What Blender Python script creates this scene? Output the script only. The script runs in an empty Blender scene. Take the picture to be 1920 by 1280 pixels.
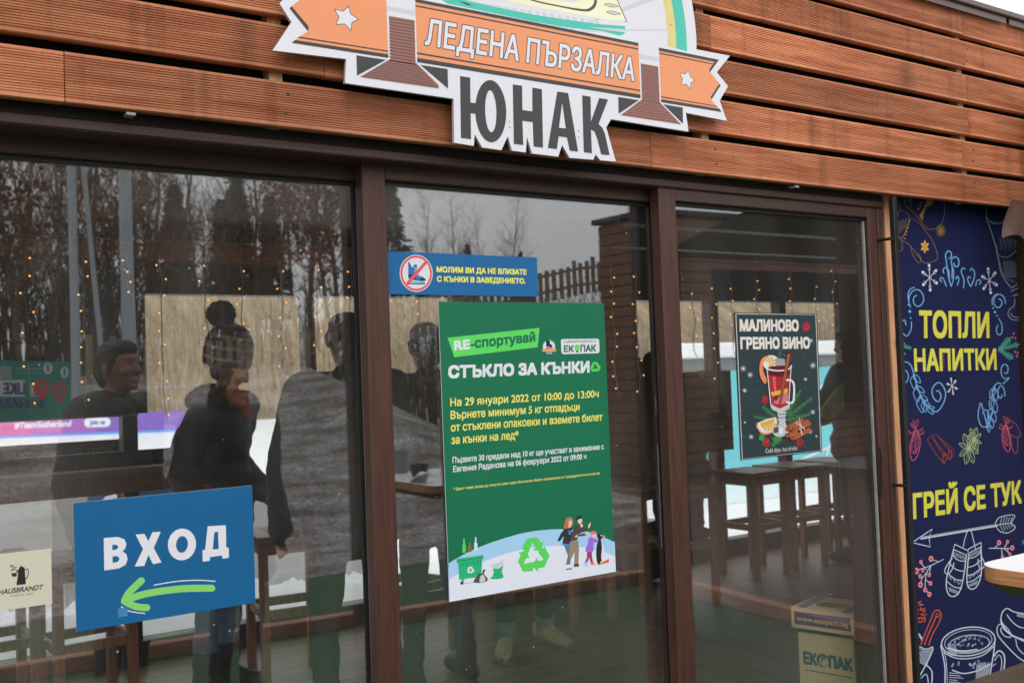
import bpy, math, random
import numpy as np
from mathutils import Vector, Matrix, noise as mnoise
from mathutils.geometry import tessellate_polygon, delaunay_2d_cdt
rad = math.radians
random.seed(7)
SC = bpy.context.scene
COL = SC.collection

# ------------------------------------------------------------------ camera, sky, sun, exposure
F_PX, YAW, PITCH, ROLL = 1888.0, rad(33.81), rad(1.891), rad(-2.1625)
EYE = Vector((0.0, -2.473, 1.5))
_fwd = Vector((math.sin(YAW)*math.cos(PITCH), math.cos(YAW)*math.cos(PITCH), math.sin(PITCH)))
_r0 = Vector((math.cos(YAW), -math.sin(YAW), 0))
_u0 = _r0.cross(_fwd)
AXR = _r0*math.cos(ROLL) + _u0*math.sin(ROLL)
AXU = -_r0*math.sin(ROLL) + _u0*math.cos(ROLL)
cam_data = bpy.data.cameras.new('camera')
cam = bpy.data.objects.new('camera', cam_data)
COL.objects.link(cam)
cam.matrix_world = Matrix(((AXR.x, AXU.x, -_fwd.x, EYE.x), (AXR.y, AXU.y, -_fwd.y, EYE.y), (AXR.z, AXU.z, -_fwd.z, EYE.z), (0, 0, 0, 1)))
cam_data.sensor_width = 36.0
cam_data.lens = F_PX/1920*36.0
cam_data.clip_start = 0.05
cam_data.clip_end = 2000
cam_data.dof.use_dof = True
cam_data.dof.focus_distance = 2.95
cam_data.dof.aperture_fstop = 4.8
SC.camera = cam

SUN_EL, SUN_AZ = rad(48), rad(200)      # azimuth measured from +Y towards +X
world = bpy.data.worlds.new('World')
SC.world = world
world.use_nodes = True
wn = world.node_tree
wn.nodes.clear()
w_out = wn.nodes.new('ShaderNodeOutputWorld')
w_bg = wn.nodes.new('ShaderNodeBackground')
w_sky = wn.nodes.new('ShaderNodeTexSky')
w_sky.sky_type = 'NISHITA'
w_sky.sun_disc = False
w_sky.sun_elevation = SUN_EL
w_sky.sun_rotation = SUN_AZ
w_sky.air_density = 1.0
w_sky.dust_density = 6.0
w_sky.ozone_density = 1.0
w_hsv = wn.nodes.new('ShaderNodeHueSaturation')
w_hsv.inputs['Saturation'].default_value = 0.10
wn.links.new(w_sky.outputs[0], w_hsv.inputs['Color'])
w_gam = wn.nodes.new('ShaderNodeGamma')      # cloud cover: evens the sky out
w_gam.inputs[1].default_value = 0.30
wn.links.new(w_hsv.outputs[0], w_gam.inputs[0])
w_mul = wn.nodes.new('ShaderNodeVectorMath')
w_mul.operation = 'SCALE'
w_mul.inputs['Scale'].default_value = 9.0
wn.links.new(w_gam.outputs[0], w_mul.inputs[0])
wn.links.new(w_mul.outputs[0], w_bg.inputs[0])
w_bg.inputs[1].default_value = 0.12
wn.links.new(w_bg.outputs[0], w_out.inputs[0])
sun_data = bpy.data.lights.new('sun', 'SUN')
sun_data.energy = 0.6
sun_data.angle = rad(25)
sun_data.color = (1.0, 0.97, 0.93)
sun = bpy.data.objects.new('sun', sun_data)
COL.objects.link(sun)
_sd = Vector((math.sin(SUN_AZ)*math.cos(SUN_EL), math.cos(SUN_AZ)*math.cos(SUN_EL), math.sin(SUN_EL)))
sun.rotation_euler = _sd.to_track_quat('Z', 'Y').to_euler()
sun.location = (0, -6, 12)
SC.view_settings.view_transform = 'Standard'
SC.view_settings.look = 'None'
SC.view_settings.exposure = -0.02
SC.view_settings.gamma = 1.0
SC.render.engine = 'CYCLES'
SC.cycles.use_denoising = True
SC.cycles.transparent_max_bounces = 24
SC.cycles.max_bounces = 10
SC.cycles.glossy_bounces = 5
SC.cycles.sample_clamp_indirect = 6.0
SC.cycles.caustics_reflective = False
SC.cycles.caustics_refractive = False


# ------------------------------------------------------------------ turning photo pixels into points on real planes
def ray(x, y):
    return _fwd + AXR*((x-960)/F_PX) + AXU*((640-y)/F_PX)

def P(x, y, Y=0.0):
    d = ray(x, y)
    return EYE + d*((Y-EYE.y)/d.y)

def G(x, y, z=0.0):
    d = ray(x, y)
    return EYE + d*((z-EYE.z)/d.z)

def MIR(x, y, dist):
    p = P(x, y, dist)
    return Vector((p.x, -dist, p.z))


# ------------------------------------------------------------------ materials
def S(r, g, b, k=1.0):
    def f(c):
        c = c/255.0
        return c/12.92 if c <= 0.04045 else ((c+0.055)/1.055)**2.4
    return tuple(min(0.86, f(c)*k) for c in (r, g, b)) + (1.0,)

MATS = {}
def mat(name, col, rough=0.6, var=0.0, scale=8.0, bump=0.0, bscale=60.0, metal=0.0, spec=0.5, stretch=(1, 1, 1), col2=None, detail=4.0):
    """Principled with procedural noise in the base colour (towards col2 or a darker/lighter col) and an optional bump."""
    if name in MATS:
        return MATS[name]
    m = bpy.data.materials.new(name)
    m.use_nodes = True
    nt = m.node_tree
    b = nt.nodes['Principled BSDF']
    b.inputs['Roughness'].default_value = rough
    b.inputs['Metallic'].default_value = metal
    b.inputs['Specular IOR Level'].default_value = spec
    b.inputs['Base Color'].default_value = col
    if var > 0 or col2 or bump > 0:
        tc = nt.nodes.new('ShaderNodeTexCoord')
        mp = nt.nodes.new('ShaderNodeMapping')
        mp.inputs['Scale'].default_value = stretch
        nt.links.new(tc.outputs['Object'], mp.inputs[0])
        n = nt.nodes.new('ShaderNodeTexNoise')
        n.inputs['Scale'].default_value = scale
        n.inputs['Detail'].default_value = detail
        nt.links.new(mp.outputs[0], n.inputs['Vector'])
        rp = nt.nodes.new('ShaderNodeValToRGB')
        rp.color_ramp.elements[0].position = 0.3
        rp.color_ramp.elements[1].position = 0.72
        c2 = col2 or tuple(min(0.9, c*(1+var)) for c in col[:3]) + (1,)
        c1 = col if col2 else tuple(c*(1-var) for c in col[:3]) + (1,)
        rp.color_ramp.elements[0].color = c1
        rp.color_ramp.elements[1].color = c2
        nt.links.new(n.outputs['Fac'], rp.inputs[0])
        nt.links.new(rp.outputs[0], b.inputs['Base Color'])
        if bump > 0:
            n2 = nt.nodes.new('ShaderNodeTexNoise')
            n2.inputs['Scale'].default_value = bscale
            n2.inputs['Detail'].default_value = 5
            nt.links.new(mp.outputs[0], n2.inputs['Vector'])
            bp = nt.nodes.new('ShaderNodeBump')
            bp.inputs['Strength'].default_value = bump
            bp.inputs['Distance'].default_value = 0.02
            nt.links.new(n2.outputs['Fac'], bp.inputs['Height'])
            nt.links.new(bp.outputs[0], b.inputs['Normal'])
    MATS[name] = m
    return m

def emit(name, col, strength):
    m = bpy.data.materials.new(name)
    m.use_nodes = True
    b = m.node_tree.nodes['Principled BSDF']
    b.inputs['Base Color'].default_value = col
    b.inputs['Emission Color'].default_value = col
    b.inputs['Emission Strength'].default_value = strength
    m.cycles.emission_sampling = 'NONE'
    MATS[name] = m
    return m

def glass_mat(name, refl, tint, rough=0.0, dirt=0.0):
    m = bpy.data.materials.new(name)
    m.use_nodes = True
    nt = m.node_tree
    nt.nodes.clear()
    out = nt.nodes.new('ShaderNodeOutputMaterial')
    mix = nt.nodes.new('ShaderNodeMixShader')
    tr = nt.nodes.new('ShaderNodeBsdfTransparent')
    gl = nt.nodes.new('ShaderNodeBsdfGlossy')
    geo = nt.nodes.new('ShaderNodeNewGeometry')
    def mth(op, a, b=None):
        x = nt.nodes.new('ShaderNodeMath'); x.operation = op
        for i, q in enumerate((a, b)):
            if q is None: continue
            if isinstance(q, (int, float)): x.inputs[i].default_value = q
            else: nt.links.new(q, x.inputs[i])
        return x.outputs[0]
    dt = nt.nodes.new('ShaderNodeVectorMath'); dt.operation = 'DOT_PRODUCT'
    nt.links.new(geo.outputs['Normal'], dt.inputs[0]); nt.links.new(geo.outputs['Incoming'], dt.inputs[1])
    cosv = mth('ABSOLUTE', dt.outputs['Value'])
    ad = mth('ADD', mth('MULTIPLY', mth('POWER', mth('SUBTRACT', 1.0, cosv), 5.0), 1.0-refl), refl)
    tr.inputs[0].default_value = tint
    gl.inputs[0].default_value = (0.95, 0.97, 1.0, 1)
    gl.inputs['Roughness'].default_value = rough
    # faint unevenness of the pane
    tc = nt.nodes.new('ShaderNodeTexCoord')
    n = nt.nodes.new('ShaderNodeTexNoise')
    n.inputs['Scale'].default_value = 1.6
    n.inputs['Detail'].default_value = 1
    bp = nt.nodes.new('ShaderNodeBump')
    bp.inputs['Strength'].default_value = 0.012
    bp.inputs['Distance'].default_value = 0.05
    nt.links.new(tc.outputs['Object'], n.inputs['Vector'])
    nt.links.new(n.outputs['Fac'], bp.inputs['Height'])
    nt.links.new(bp.outputs[0], gl.inputs['Normal'])
    nt.links.new(ad, mix.inputs[0])
    nt.links.new(tr.outputs[0], mix.inputs[1])
    nt.links.new(gl.outputs[0], mix.inputs[2])
    if dirt > 0:
        # dust specks and a faint wiped film on the pane
        vo = nt.nodes.new('ShaderNodeTexVoronoi'); vo.inputs['Scale'].default_value = 26
        nt.links.new(tc.outputs['Object'], vo.inputs['Vector'])
        sz = nt.nodes.new('ShaderNodeSeparateColor'); nt.links.new(vo.outputs['Color'], sz.inputs[0])
        thr = mth('MULTIPLY', mth('POWER', sz.outputs[0], 7.0), 0.085)
        spk = mth('MULTIPLY', mth('LESS_THAN', vo.outputs['Distance'], thr), 0.45)
        n3 = nt.nodes.new('ShaderNodeTexNoise'); n3.inputs['Scale'].default_value = 2.2; n3.inputs['Detail'].default_value = 6
        mp3 = nt.nodes.new('ShaderNodeMapping'); mp3.inputs['Scale'].default_value = (1.6, 1, 0.5); mp3.inputs['Rotation'].default_value = (0, 0.5, 0)
        nt.links.new(tc.outputs['Object'], mp3.inputs[0]); nt.links.new(mp3.outputs[0], n3.inputs['Vector'])
        film = mth('MULTIPLY', mth('POWER', n3.outputs['Fac'], 3.0), dirt)
        df = nt.nodes.new('ShaderNodeBsdfDiffuse'); df.inputs[0].default_value = (0.55, 0.53, 0.50, 1)
        mx2 = nt.nodes.new('ShaderNodeMixShader')
        nt.links.new(mth('ADD', spk, film), mx2.inputs[0]); nt.links.new(mix.outputs[0], mx2.inputs[1]); nt.links.new(df.outputs[0], mx2.inputs[2])
        mix = mx2
    nt.links.new(mix.outputs[0], out.inputs[0])
    MATS[name] = m
    return m

def cladding_mat():
    m = bpy.data.materials.new('larch_cladding')
    m.use_nodes = True
    nt = m.node_tree
    b = nt.nodes['Principled BSDF']
    b.inputs['Roughness'].default_value = 0.62
    b.inputs['Specular IOR Level'].default_value = 0.3
    L = nt.links.new
    tc = nt.nodes.new('ShaderNodeTexCoord')
    geo = nt.nodes.new('ShaderNodeNewGeometry')
    def noise(scale, st, detail=4, dist=0.0):
        mp = nt.nodes.new('ShaderNodeMapping')
        mp.inputs['Scale'].default_value = st
        cmb = nt.nodes.new('ShaderNodeVectorMath')
        cmb.operation = 'ADD'
        sc = nt.nodes.new('ShaderNodeVectorMath')
        sc.operation = 'SCALE'
        sc.inputs['Scale'].default_value = 37.0
        L(geo.outputs['Random Per Island'], sc.inputs[0])
        L(tc.outputs['Object'], cmb.inputs[0])
        L(sc.outputs[0], cmb.inputs[1])
        L(cmb.outputs[0], mp.inputs[0])
        n = nt.nodes.new('ShaderNodeTexNoise')
        n.inputs['Scale'].default_value = scale
        n.inputs['Detail'].default_value = detail
        n.inputs['Distortion'].default_value = dist
        L(mp.outputs[0], n.inputs['Vector'])
        return n.outputs['Fac']
    def ramp(src, p0, c0, p1, c1):
        r = nt.nodes.new('ShaderNodeValToRGB')
        r.color_ramp.elements[0].position = p0
        r.color_ramp.elements[0].color = c0
        r.color_ramp.elements[1].position = p1
        r.color_ramp.elements[1].color = c1
        L(src, r.inputs[0])
        return r.outputs[0]
    def mix(mode, fac, a, bb):
        x = nt.nodes.new('ShaderNodeMix')
        x.data_type = 'RGBA'
        x.blend_type = mode
        if isinstance(fac, float):
            x.inputs[0].default_value = fac
        else:
            L(fac, x.inputs[0])
        L(a, x.inputs[6])
        L(bb, x.inputs[7])
        return x.outputs[2]
    grain = ramp(noise(9, (0.35, 6, 6), 6, 0.6), 0.3, S(176, 106, 72), 0.72, S(222, 156, 116))
    broad = ramp(noise(1.1, (1, 1, 2), 3), 0.35, (0.80, 0.76, 0.74, 1), 0.7, (1.08, 1.05, 1.02, 1))
    c = mix('MULTIPLY', 1.0, grain, broad)
    isl = ramp(geo.outputs['Random Per Island'], 0.0, (0.78, 0.74, 0.72, 1), 1.0, (1.10, 1.08, 1.06, 1))
    c = mix('MULTIPLY', 1.0, c, isl)
    # grey weather streaks running down the boards and dark knots
    streak = ramp(noise(2.6, (3.2, 1, 0.12), 3), 0.56, (1, 1, 1, 1), 0.72, (0.40, 0.38, 0.34, 1))
    c = mix('MULTIPLY', 0.6, c, streak)
    streak2 = ramp(noise(6.5, (3.4, 1, 0.10), 2), 0.60, (1, 1, 1, 1), 0.70, (0.55, 0.50, 0.44, 1))
    c = mix('MULTIPLY', 0.38, c, streak2)
    pale = ramp(noise(24, (0.25, 5, 5), 2), 0.70, (0, 0, 0, 1), 0.78, (1, 1, 1, 1))
    rgb = nt.nodes.new('ShaderNodeRGB')
    rgb.outputs[0].default_value = S(228, 180, 140)
    bw = nt.nodes.new('ShaderNodeMath')
    bw.operation = 'MULTIPLY'
    bw.inputs[1].default_value = 0.35
    L(pale, bw.inputs[0])
    c = mix('MIX', bw.outputs[0], c, rgb.outputs[0])
    vor = nt.nodes.new('ShaderNodeTexVoronoi')
    vor.inputs['Scale'].default_value = 2.9
    mpv = nt.nodes.new('ShaderNodeMapping')
    mpv.inputs['Scale'].default_value = (1.0, 0.1, 1.6)
    L(tc.outputs['Object'], mpv.inputs[0])
    L(mpv.outputs[0], vor.inputs['Vector'])
    knot = ramp(vor.outputs['Distance'], 0.03, (0.36, 0.24, 0.22, 1), 0.085, (1, 1, 1, 1))
    c = mix('MULTIPLY', 0.8, c, knot)
    L(c, b.inputs['Base Color'])
    MATS['larch_cladding'] = m
    return m

CLAD = cladding_mat()
FRAME_V = mat('brown_frame_upright', S(72, 42, 32), 0.5, 0.34, 9, 0.10, 40, stretch=(9, 9, 0.5))
FRAME_H = mat('brown_frame_rail', S(66, 42, 34), 0.5, 0.30, 9, 0.10, 40, stretch=(0.5, 9, 9))
FRAME_D = mat('dark_frame_track', S(34, 26, 24), 0.5, 0.2)
RUBBER = mat('black_gasket', S(22, 22, 22), 0.6)
GASKET = mat('grey_gasket', S(150, 150, 148), 0.5, 0.15, 60)
MEMBRANE = mat('black_membrane', S(20, 20, 21), 0.85, 0.3)
PALEWOOD = mat('pale_batten', S(190, 150, 118), 0.7, 0.25, 14, stretch=(6, 6, 0.8))
POSTWOOD = mat('door_post_wood', S(206, 140, 98), 0.6, 0.22, 10, stretch=(8, 8, 0.7), col2=S(228, 176, 136))
COPING = mat('brown_coping', S(92, 74, 72), 0.35, 0.1, 4, metal=0.3)
GLASS = glass_mat('door_glass', 0.125, (0.96, 0.97, 0.965, 1), dirt=0.12)
BGLASS = glass_mat('back_glass', 0.03, (0.97, 0.98, 0.98, 1))
CEIL = mat('grey_ceiling', S(148, 142, 138), 0.7, 0.12, 2.5, stretch=(1, 6, 1))
DARKWOOD = mat('dark_brown_timber', S(58, 40, 30), 0.55, 0.3, 10, stretch=(1, 6, 6))
STOOLWOOD = mat('stool_timber', S(146, 96, 64), 0.5, 0.35, 10, 0.1, stretch=(8, 8, 0.8))
STOOLTOP = mat('stool_seat_timber', S(150, 118, 96), 0.45, 0.3, 10, stretch=(1, 8, 8))
BEAMWOOD = mat('glulam_beam', S(176, 106, 56), 0.55, 0.25, 10, stretch=(0.7, 8, 8))
WHITEPLASTIC = mat('white_laminate', (0.8, 0.8, 0.8, 1), 0.4, 0.03)
PLYEDGE = mat('plywood_edge', S(186, 128, 84), 0.6, 0.3, 30, stretch=(0.4, 0.4, 10))
OLIVE = mat('olive_underside', S(74, 78, 40), 0.7, 0.1)
STEEL = mat('brushed_steel_leg', S(150, 152, 154), 0.35, 0.05, metal=0.7)
BLACKMETAL = mat('black_metal', S(26, 26, 28), 0.45, 0.1)
CARD = mat('cardboard', S(196, 170, 128), 0.8, 0.08, 6)


# ------------------------------------------------------------------ mesh helpers
class MB:
    """collects shapes and links them as ONE mesh object"""
    def __init__(self):
        self.v, self.f, self.mi, self.mats = [], [], [], []
    def m(self, material):
        if material not in self.mats:
            self.mats.append(material)
        return self.mats.index(material)
    def add(self, vs, fs, material):
        o = len(self.v)
        k = self.m(material)
        self.v += [tuple(q) for q in vs]
        for f in fs:
            self.f.append(tuple(i+o for i in f))
            self.mi.append(k)
    def box(self, lo, hi, material, bev=0.0):
        x0, y0, z0 = lo
        x1, y1, z1 = hi
        if x1 < x0: x0, x1 = x1, x0
        if y1 < y0: y0, y1 = y1, y0
        if z1 < z0: z0, z1 = z1, z0
        b = min(bev, (x1-x0)*.4, (y1-y0)*.4, (z1-z0)*.4)
        if b <= 0:
            self.add([(x0, y0, z0), (x1, y0, z0), (x1, y1, z0), (x0, y1, z0), (x0, y0, z1), (x1, y0, z1), (x1, y1, z1), (x0, y1, z1)],
                     [(0, 3, 2, 1), (4, 5, 6, 7), (0, 1, 5, 4), (1, 2, 6, 5), (2, 3, 7, 6), (3, 0, 4, 7)], material)
            return
        vs, fs = [], []
        for sx in (0, 1):
            for sy in (0, 1):
                for sz in (0, 1):
                    X = x1 if sx else x0; Y = y1 if sy else y0; Z = z1 if sz else z0
                    ix = X-b if sx else X+b; iy = Y-b if sy else Y+b; iz = Z-b if sz else Z+b
                    vs += [(X, iy, iz), (ix, Y, iz), (ix, iy, Z)]
        def vid(sx, sy, sz, a): return ((sx*2+sy)*2+sz)*3+a
        for a in range(3):
            o1, o2 = [(1, 2), (2, 0), (0, 1)][a]
            for s in (0, 1):
                q = []
                for (p, r) in ((0, 0), (1, 0), (1, 1), (0, 1)):
                    c = [0, 0, 0]; c[a] = s; c[o1] = p; c[o2] = r
                    q.append(vid(*c, a))
                fs.append(tuple(q if s else q[::-1]))
        for a in range(3):
            o1, o2 = [(1, 2), (2, 0), (0, 1)][a]
            for p in (0, 1):
                for r in (0, 1):
                    c0 = [0, 0, 0]; c1 = [0, 0, 0]
                    c0[a] = 0; c1[a] = 1
                    for c in (c0, c1): c[o1] = p; c[o2] = r
                    q = [vid(*c0, o1), vid(*c1, o1), vid(*c1, o2), vid(*c0, o2)]
                    fs.append(tuple(q if (p == r) == False else q[::-1]))
        for sx in (0, 1):
            for sy in (0, 1):
                for sz in (0, 1):
                    q = (vid(sx, sy, sz, 0), vid(sx, sy, sz, 1), vid(sx, sy, sz, 2))
                    fs.append(q)
        self.add(vs, fs, material)
    def tube(self, pts, r, material, n=8, r2=None, cap=True):
        pts = [Vector(p) for p in pts]
        rings = []
        up = None
        for i, p in enumerate(pts):
            d = (pts[min(i+1, len(pts)-1)]-pts[max(i-1, 0)])
            if d.length < 1e-9: d = Vector((0, 0, 1))
            d.normalize()
            if up is None:
                up = Vector((0, 0, 1)) if abs(d.z) < .9 else Vector((1, 0, 0))
            a = d.cross(up)
            if a.length < 1e-4:
                a = d.cross(Vector((0.3, 1, 0.2)))
            a.normalize()
            b = d.cross(a)
            rr = r if r2 is None else r+(r2-r)*i/max(1, len(pts)-1)
            rings.append([p+a*(math.cos(t)*rr)+b*(math.sin(t)*rr) for t in [2*math.pi*k/n for k in range(n)]])
        vs = [q for R in rings for q in R]
        fs = []
        for i in range(len(rings)-1):
            for k in range(n):
                fs.append((i*n+k, i*n+(k+1) % n, (i+1)*n+(k+1) % n, (i+1)*n+k))
        if cap:
            fs.append(tuple(range(n))[::-1])
            fs.append(tuple((len(rings)-1)*n+k for k in range(n)))
        self.add(vs, fs, material)
    def lathe(self, prof, material, origin=(0, 0, 0), n=24):
        ox, oy, oz = origin
        vs, fs = [], []
        for (r, z) in prof:
            for k in range(n):
                t = 2*math.pi*k/n
                vs.append((ox+math.cos(t)*r, oy+math.sin(t)*r, oz+z))
        for i in range(len(prof)-1):
            for k in range(n):
                fs.append((i*n+k, i*n+(k+1) % n, (i+1)*n+(k+1) % n, (i+1)*n+k))
        self.add(vs, fs, material)
    def ball(self, c, r, material, n=10, sc=(1, 1, 1)):
        prof = [(max(1e-5, math.sin(math.pi*i/n)), -math.cos(math.pi*i/n)) for i in range(n+1)]
        vs, fs = [], []
        m_ = n*2
        for (a, z) in prof:
            for k in range(m_):
                t = 2*math.pi*k/m_
                vs.append((c[0]+math.cos(t)*a*r*sc[0], c[1]+math.sin(t)*a*r*sc[1], c[2]+z*r*sc[2]))
        for i in range(n):
            for k in range(m_):
                fs.append((i*m_+k, i*m_+(k+1) % m_, (i+1)*m_+(k+1) % m_, (i+1)*m_+k))
        self.add(vs, fs, material)
    def mesh(self, name, smooth=False):
        me = bpy.data.meshes.new(name)
        me.from_pydata(self.v, [], self.f)
        for m_ in self.mats:
            me.materials.append(m_)
        me.polygons.foreach_set('material_index', self.mi)
        if smooth:
            me.polygons.foreach_set('use_smooth', [True]*len(me.polygons))
        me.update()
        return me
    def build(self, name, parent=None, smooth=False, loc=None):
        o = bpy.data.objects.new(name, self.mesh(name, smooth))
        COL.objects.link(o)
        if parent: o.parent = parent
        if loc: o.location = loc
        return o

def tag(o, label=None, cat=None, group=None, kind=None):
    if label: o['label'] = label
    if cat: o['category'] = cat
    if group: o['group'] = group
    if kind: o['kind'] = kind
    return o

def thing(name, label, cat, loc=(0, 0, 0), rz=0.0, group=None):
    o = bpy.data.objects.new(name, None)
    o.empty_display_size = 0.1
    COL.objects.link(o)
    o.location = loc
    o.rotation_euler = (0, 0, rz)
    return tag(o, label, cat, group)

def copy_tree(o, parent=None):
    c = o.copy()
    COL.objects.link(c)
    if parent is not None: c.parent = parent
    for ch in list(o.children):
        copy_tree(ch, c)
    return c


# ------------------------------------------------------------------ flat print: polygons, strokes and lettering on a real plane
FONTS = {}
def glyphs(text):
    """outlines of the built-in font, filled by a constrained triangulation and the non-zero rule"""
    if text in FONTS: return FONTS[text]
    cu = bpy.data.curves.new('lettering', 'FONT')
    cu.body = text
    o = bpy.data.objects.new('lettering', cu)
    COL.objects.link(o)
    dg = bpy.context.evaluated_depsgraph_get()
    dg.update()
    oc = o.evaluated_get(dg).to_curve(dg)
    loops = []
    for sp in oc.splines:
        pts = []
        if sp.type == 'BEZIER':
            bp = sp.bezier_points
            n = len(bp)
            for i in range(n):
                p0, p3 = bp[i].co, bp[(i+1) % n].co
                p1, p2 = bp[i].handle_right, bp[(i+1) % n].handle_left
                straight = (p1-p0).length < 1e-6 and (p2-p3).length < 1e-6 or abs((p3-p0).cross(p1-p0).length)+abs((p3-p0).cross(p2-p0).length) < 1e-5
                k = 1 if straight else 4
                for j in range(k):
                    t = j/k
                    q = p0*(1-t)**3+3*p1*t*(1-t)**2+3*p2*t*t*(1-t)+p3*t**3
                    pts.append((q.x, q.y))
        else:
            pts = [(p.co.x, p.co.y) for p in sp.points]
        if len(pts) > 2: loops.append(pts)
    o.evaluated_get(dg).to_curve_clear()
    bpy.data.objects.remove(o)
    bpy.data.curves.remove(cu)
    boxes = [(min(p[0] for p in l), max(p[0] for p in l)) for l in loops]
    order = sorted(range(len(loops)), key=lambda i: boxes[i][0])
    clusters = []
    for i in order:
        if clusters and boxes[i][0] < clusters[-1][1]+1e-4:
            clusters[-1][0].append(i); clusters[-1][1] = max(clusters[-1][1], boxes[i][1])
        else:
            clusters.append([[i], boxes[i][1]])
    vs, fs = [], []
    for ids, _ in clusters:
        V_, E_ = [], []
        for i in ids:
            b0 = len(V_); n = len(loops[i])
            V_ += [Vector(p) for p in loops[i]]
            E_ += [(b0+k, b0+(k+1) % n) for k in range(n)]
        r = delaunay_2d_cdt(V_, E_, [], 0, 1e-6)
        base = len(vs)
        vs += [(v.x, v.y) for v in r[0]]
        for f in r[2]:
            cx = sum(r[0][k].x for k in f)/len(f); cy = sum(r[0][k].y for k in f)/len(f)
            wnd = 0
            for i in ids:
                L = loops[i]
                for k in range(len(L)):
                    (xa, ya), (xb, yb) = L[k], L[(k+1) % len(L)]
                    if (ya <= cy) != (yb <= cy):
                        if xa+(cy-ya)/(yb-ya)*(xb-xa) > cx:
                            wnd += 1 if yb > ya else -1
            if wnd != 0: fs.append(tuple(base+k for k in f))
    FONTS[text] = (vs, fs)
    return FONTS[text]
CAP = 0.727

class Art:
    """print on the plane Y: coordinates are those of an enlarged crop (origin ox, oy and scale s) of the picture plane"""
    def __init__(self, Y, ox=0, oy=0, s=1.0):
        self.Y, self.ox, self.oy, self.s = Y, ox, oy, s
        self.mb = MB()
        self.k = 0
        self.cyc = 0
    def crop(self, ox, oy, s):
        self.ox, self.oy, self.s = ox, oy, s
    def px(self, p):
        return (self.ox+p[0]/self.s, self.oy+p[1]/self.s)
    def w(self, p, layer):
        q = P(*self.px(p), self.Y)
        return (q.x, self.Y-layer*0.000008, q.z)
    def nxt(self):
        self.k += 1
        return self.k if not self.cyc else 1+self.k % self.cyc
    def poly(self, pts, material, holes=(), layer=None):
        layer = layer or self.nxt()
        loops = [[Vector((a, b, 0)) for a, b in pts]] + [[Vector((a, b, 0)) for a, b in h] for h in holes]
        flat = [v for l in loops for v in l]
        tris = tessellate_polygon(loops)
        self.mb.add([self.w((v.x, v.y), layer) for v in flat], tris, material)
    def ell(self, cx, cy, rx, ry, material, rot=0.0, hole=None, n=28, a0=0, a1=360, layer=None):
        def ring(rx, ry):
            o = []
            for i in range(n):
                t = rad(a0+(a1-a0)*i/(n if a1-a0 == 360 else n-1))
                x, y = rx*math.cos(t), ry*math.sin(t)
                o.append((cx+x*math.cos(rot)-y*math.sin(rot), cy+x*math.sin(rot)+y*math.cos(rot)))
            return o
        self.poly(ring(rx, ry), material, [ring(*hole)] if hole else (), layer)
    def stroke(self, pts, width, material, closed=False, cap=True, smooth=0, taper=False, layer=None):
        pts = [Vector(p) for p in pts]
        if smooth:
            pts = crv(pts, smooth, closed)
        layer = layer or self.nxt()
        n = len(pts)
        L, R = [], []
        for i in range(n):
            a = pts[i-1] if (i > 0 or closed) else pts[i]
            b = pts[(i+1) % n] if (i < n-1 or closed) else pts[i]
            d = b-a
            if d.length < 1e-9: d = Vector((1, 0))
            d.normalize()
            nn = Vector((-d.y, d.x))
            w_ = width/2
            if taper: w_ *= 0.25+0.75*math.sin(math.pi*(0.12+0.76*i/(n-1)))
            L.append(pts[i]+nn*w_); R.append(pts[i]-nn*w_)
        vs = [self.w(p, layer) for p in L+R]
        fs = [(i, i+1, n+i+1, n+i) for i in range(n-1)]
        if closed: fs.append((n-1, 0, n, 2*n-1))
        self.mb.add(vs, fs, material)
        if cap and not closed and width > 3:
            for p in (pts[0], pts[-1]):
                self.ell(p.x, p.y, width/2, width/2, material, n=12, layer=layer+0.4)
    def text(self, s, bl, br, tl, material, bold=0.0, outline=None, omat=None, capheight=CAP):
        vs, fs = glyphs(s)
        x0, x1 = min(v[0] for v in vs), max(v[0] for v in vs)
        BL, BR, TL = (Vector(P(*self.px(p), self.Y)) for p in (bl, br, tl))
        ex, ey = BR-BL, TL-BL
        kx, ky = ex.length/(x1-x0), ey.length/capheight
        def lay(r, material, layer, copies):
            for j in range(copies):
                t = 2*math.pi*j/copies
                ct, st = math.cos(t), math.sin(t)
                sq_ = 0.93/max(abs(ct), abs(st))          # square brush: crisp corners
                dx, dy = (r*ct*sq_, r*st*sq_) if r > 0 else (0, 0)
                out = []
                for (a, b) in vs:
                    u = (a-x0)/(x1-x0); v = b/capheight
                    q = BL+ex*(u+dx*ky/ex.length*1.0)+ey*(v+dy/capheight)
                    out.append((q.x, self.Y-(layer+j*0.25)*0.000008, q.z))
                self.mb.add(out, fs, material)
        if outline:
            lay(bold+outline, omat, self.nxt(), 12)
            self.k += 3
        lay(bold, material, self.nxt(), 8 if bold > 0 else 1)
        self.k += 2
    def board(self, quad, thick, face, edge, Ymax=None):
        """the panel itself: quad of crop corners, front on the plane Y"""
        pts = [self.w(p, 0) for p in quad]
        n = len(pts)
        back = [(x, self.Y+thick, z) for x, y, z in pts]
        tris = tessellate_polygon([[Vector((a, b, 0)) for a, b in quad]])
        self.mb.add(pts, tris, face)
        self.mb.add(back, tris, edge)
        self.mb.add(pts+back, [(i, (i+1) % n, n+(i+1) % n, n+i) for i in range(n)], edge)
    def build(self, name, label, cat, group=None):
        xs = [v[0] for v in self.mb.v]; zs = [v[2] for v in self.mb.v]
        c = Vector(((min(xs)+max(xs))/2, self.Y, min(zs)))
        self.mb.v = [(x-c.x, y-c.y, z-c.z) for x, y, z in self.mb.v]
        o = self.mb.build(name, loc=c)
        return tag(o, label, cat, group)

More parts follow.
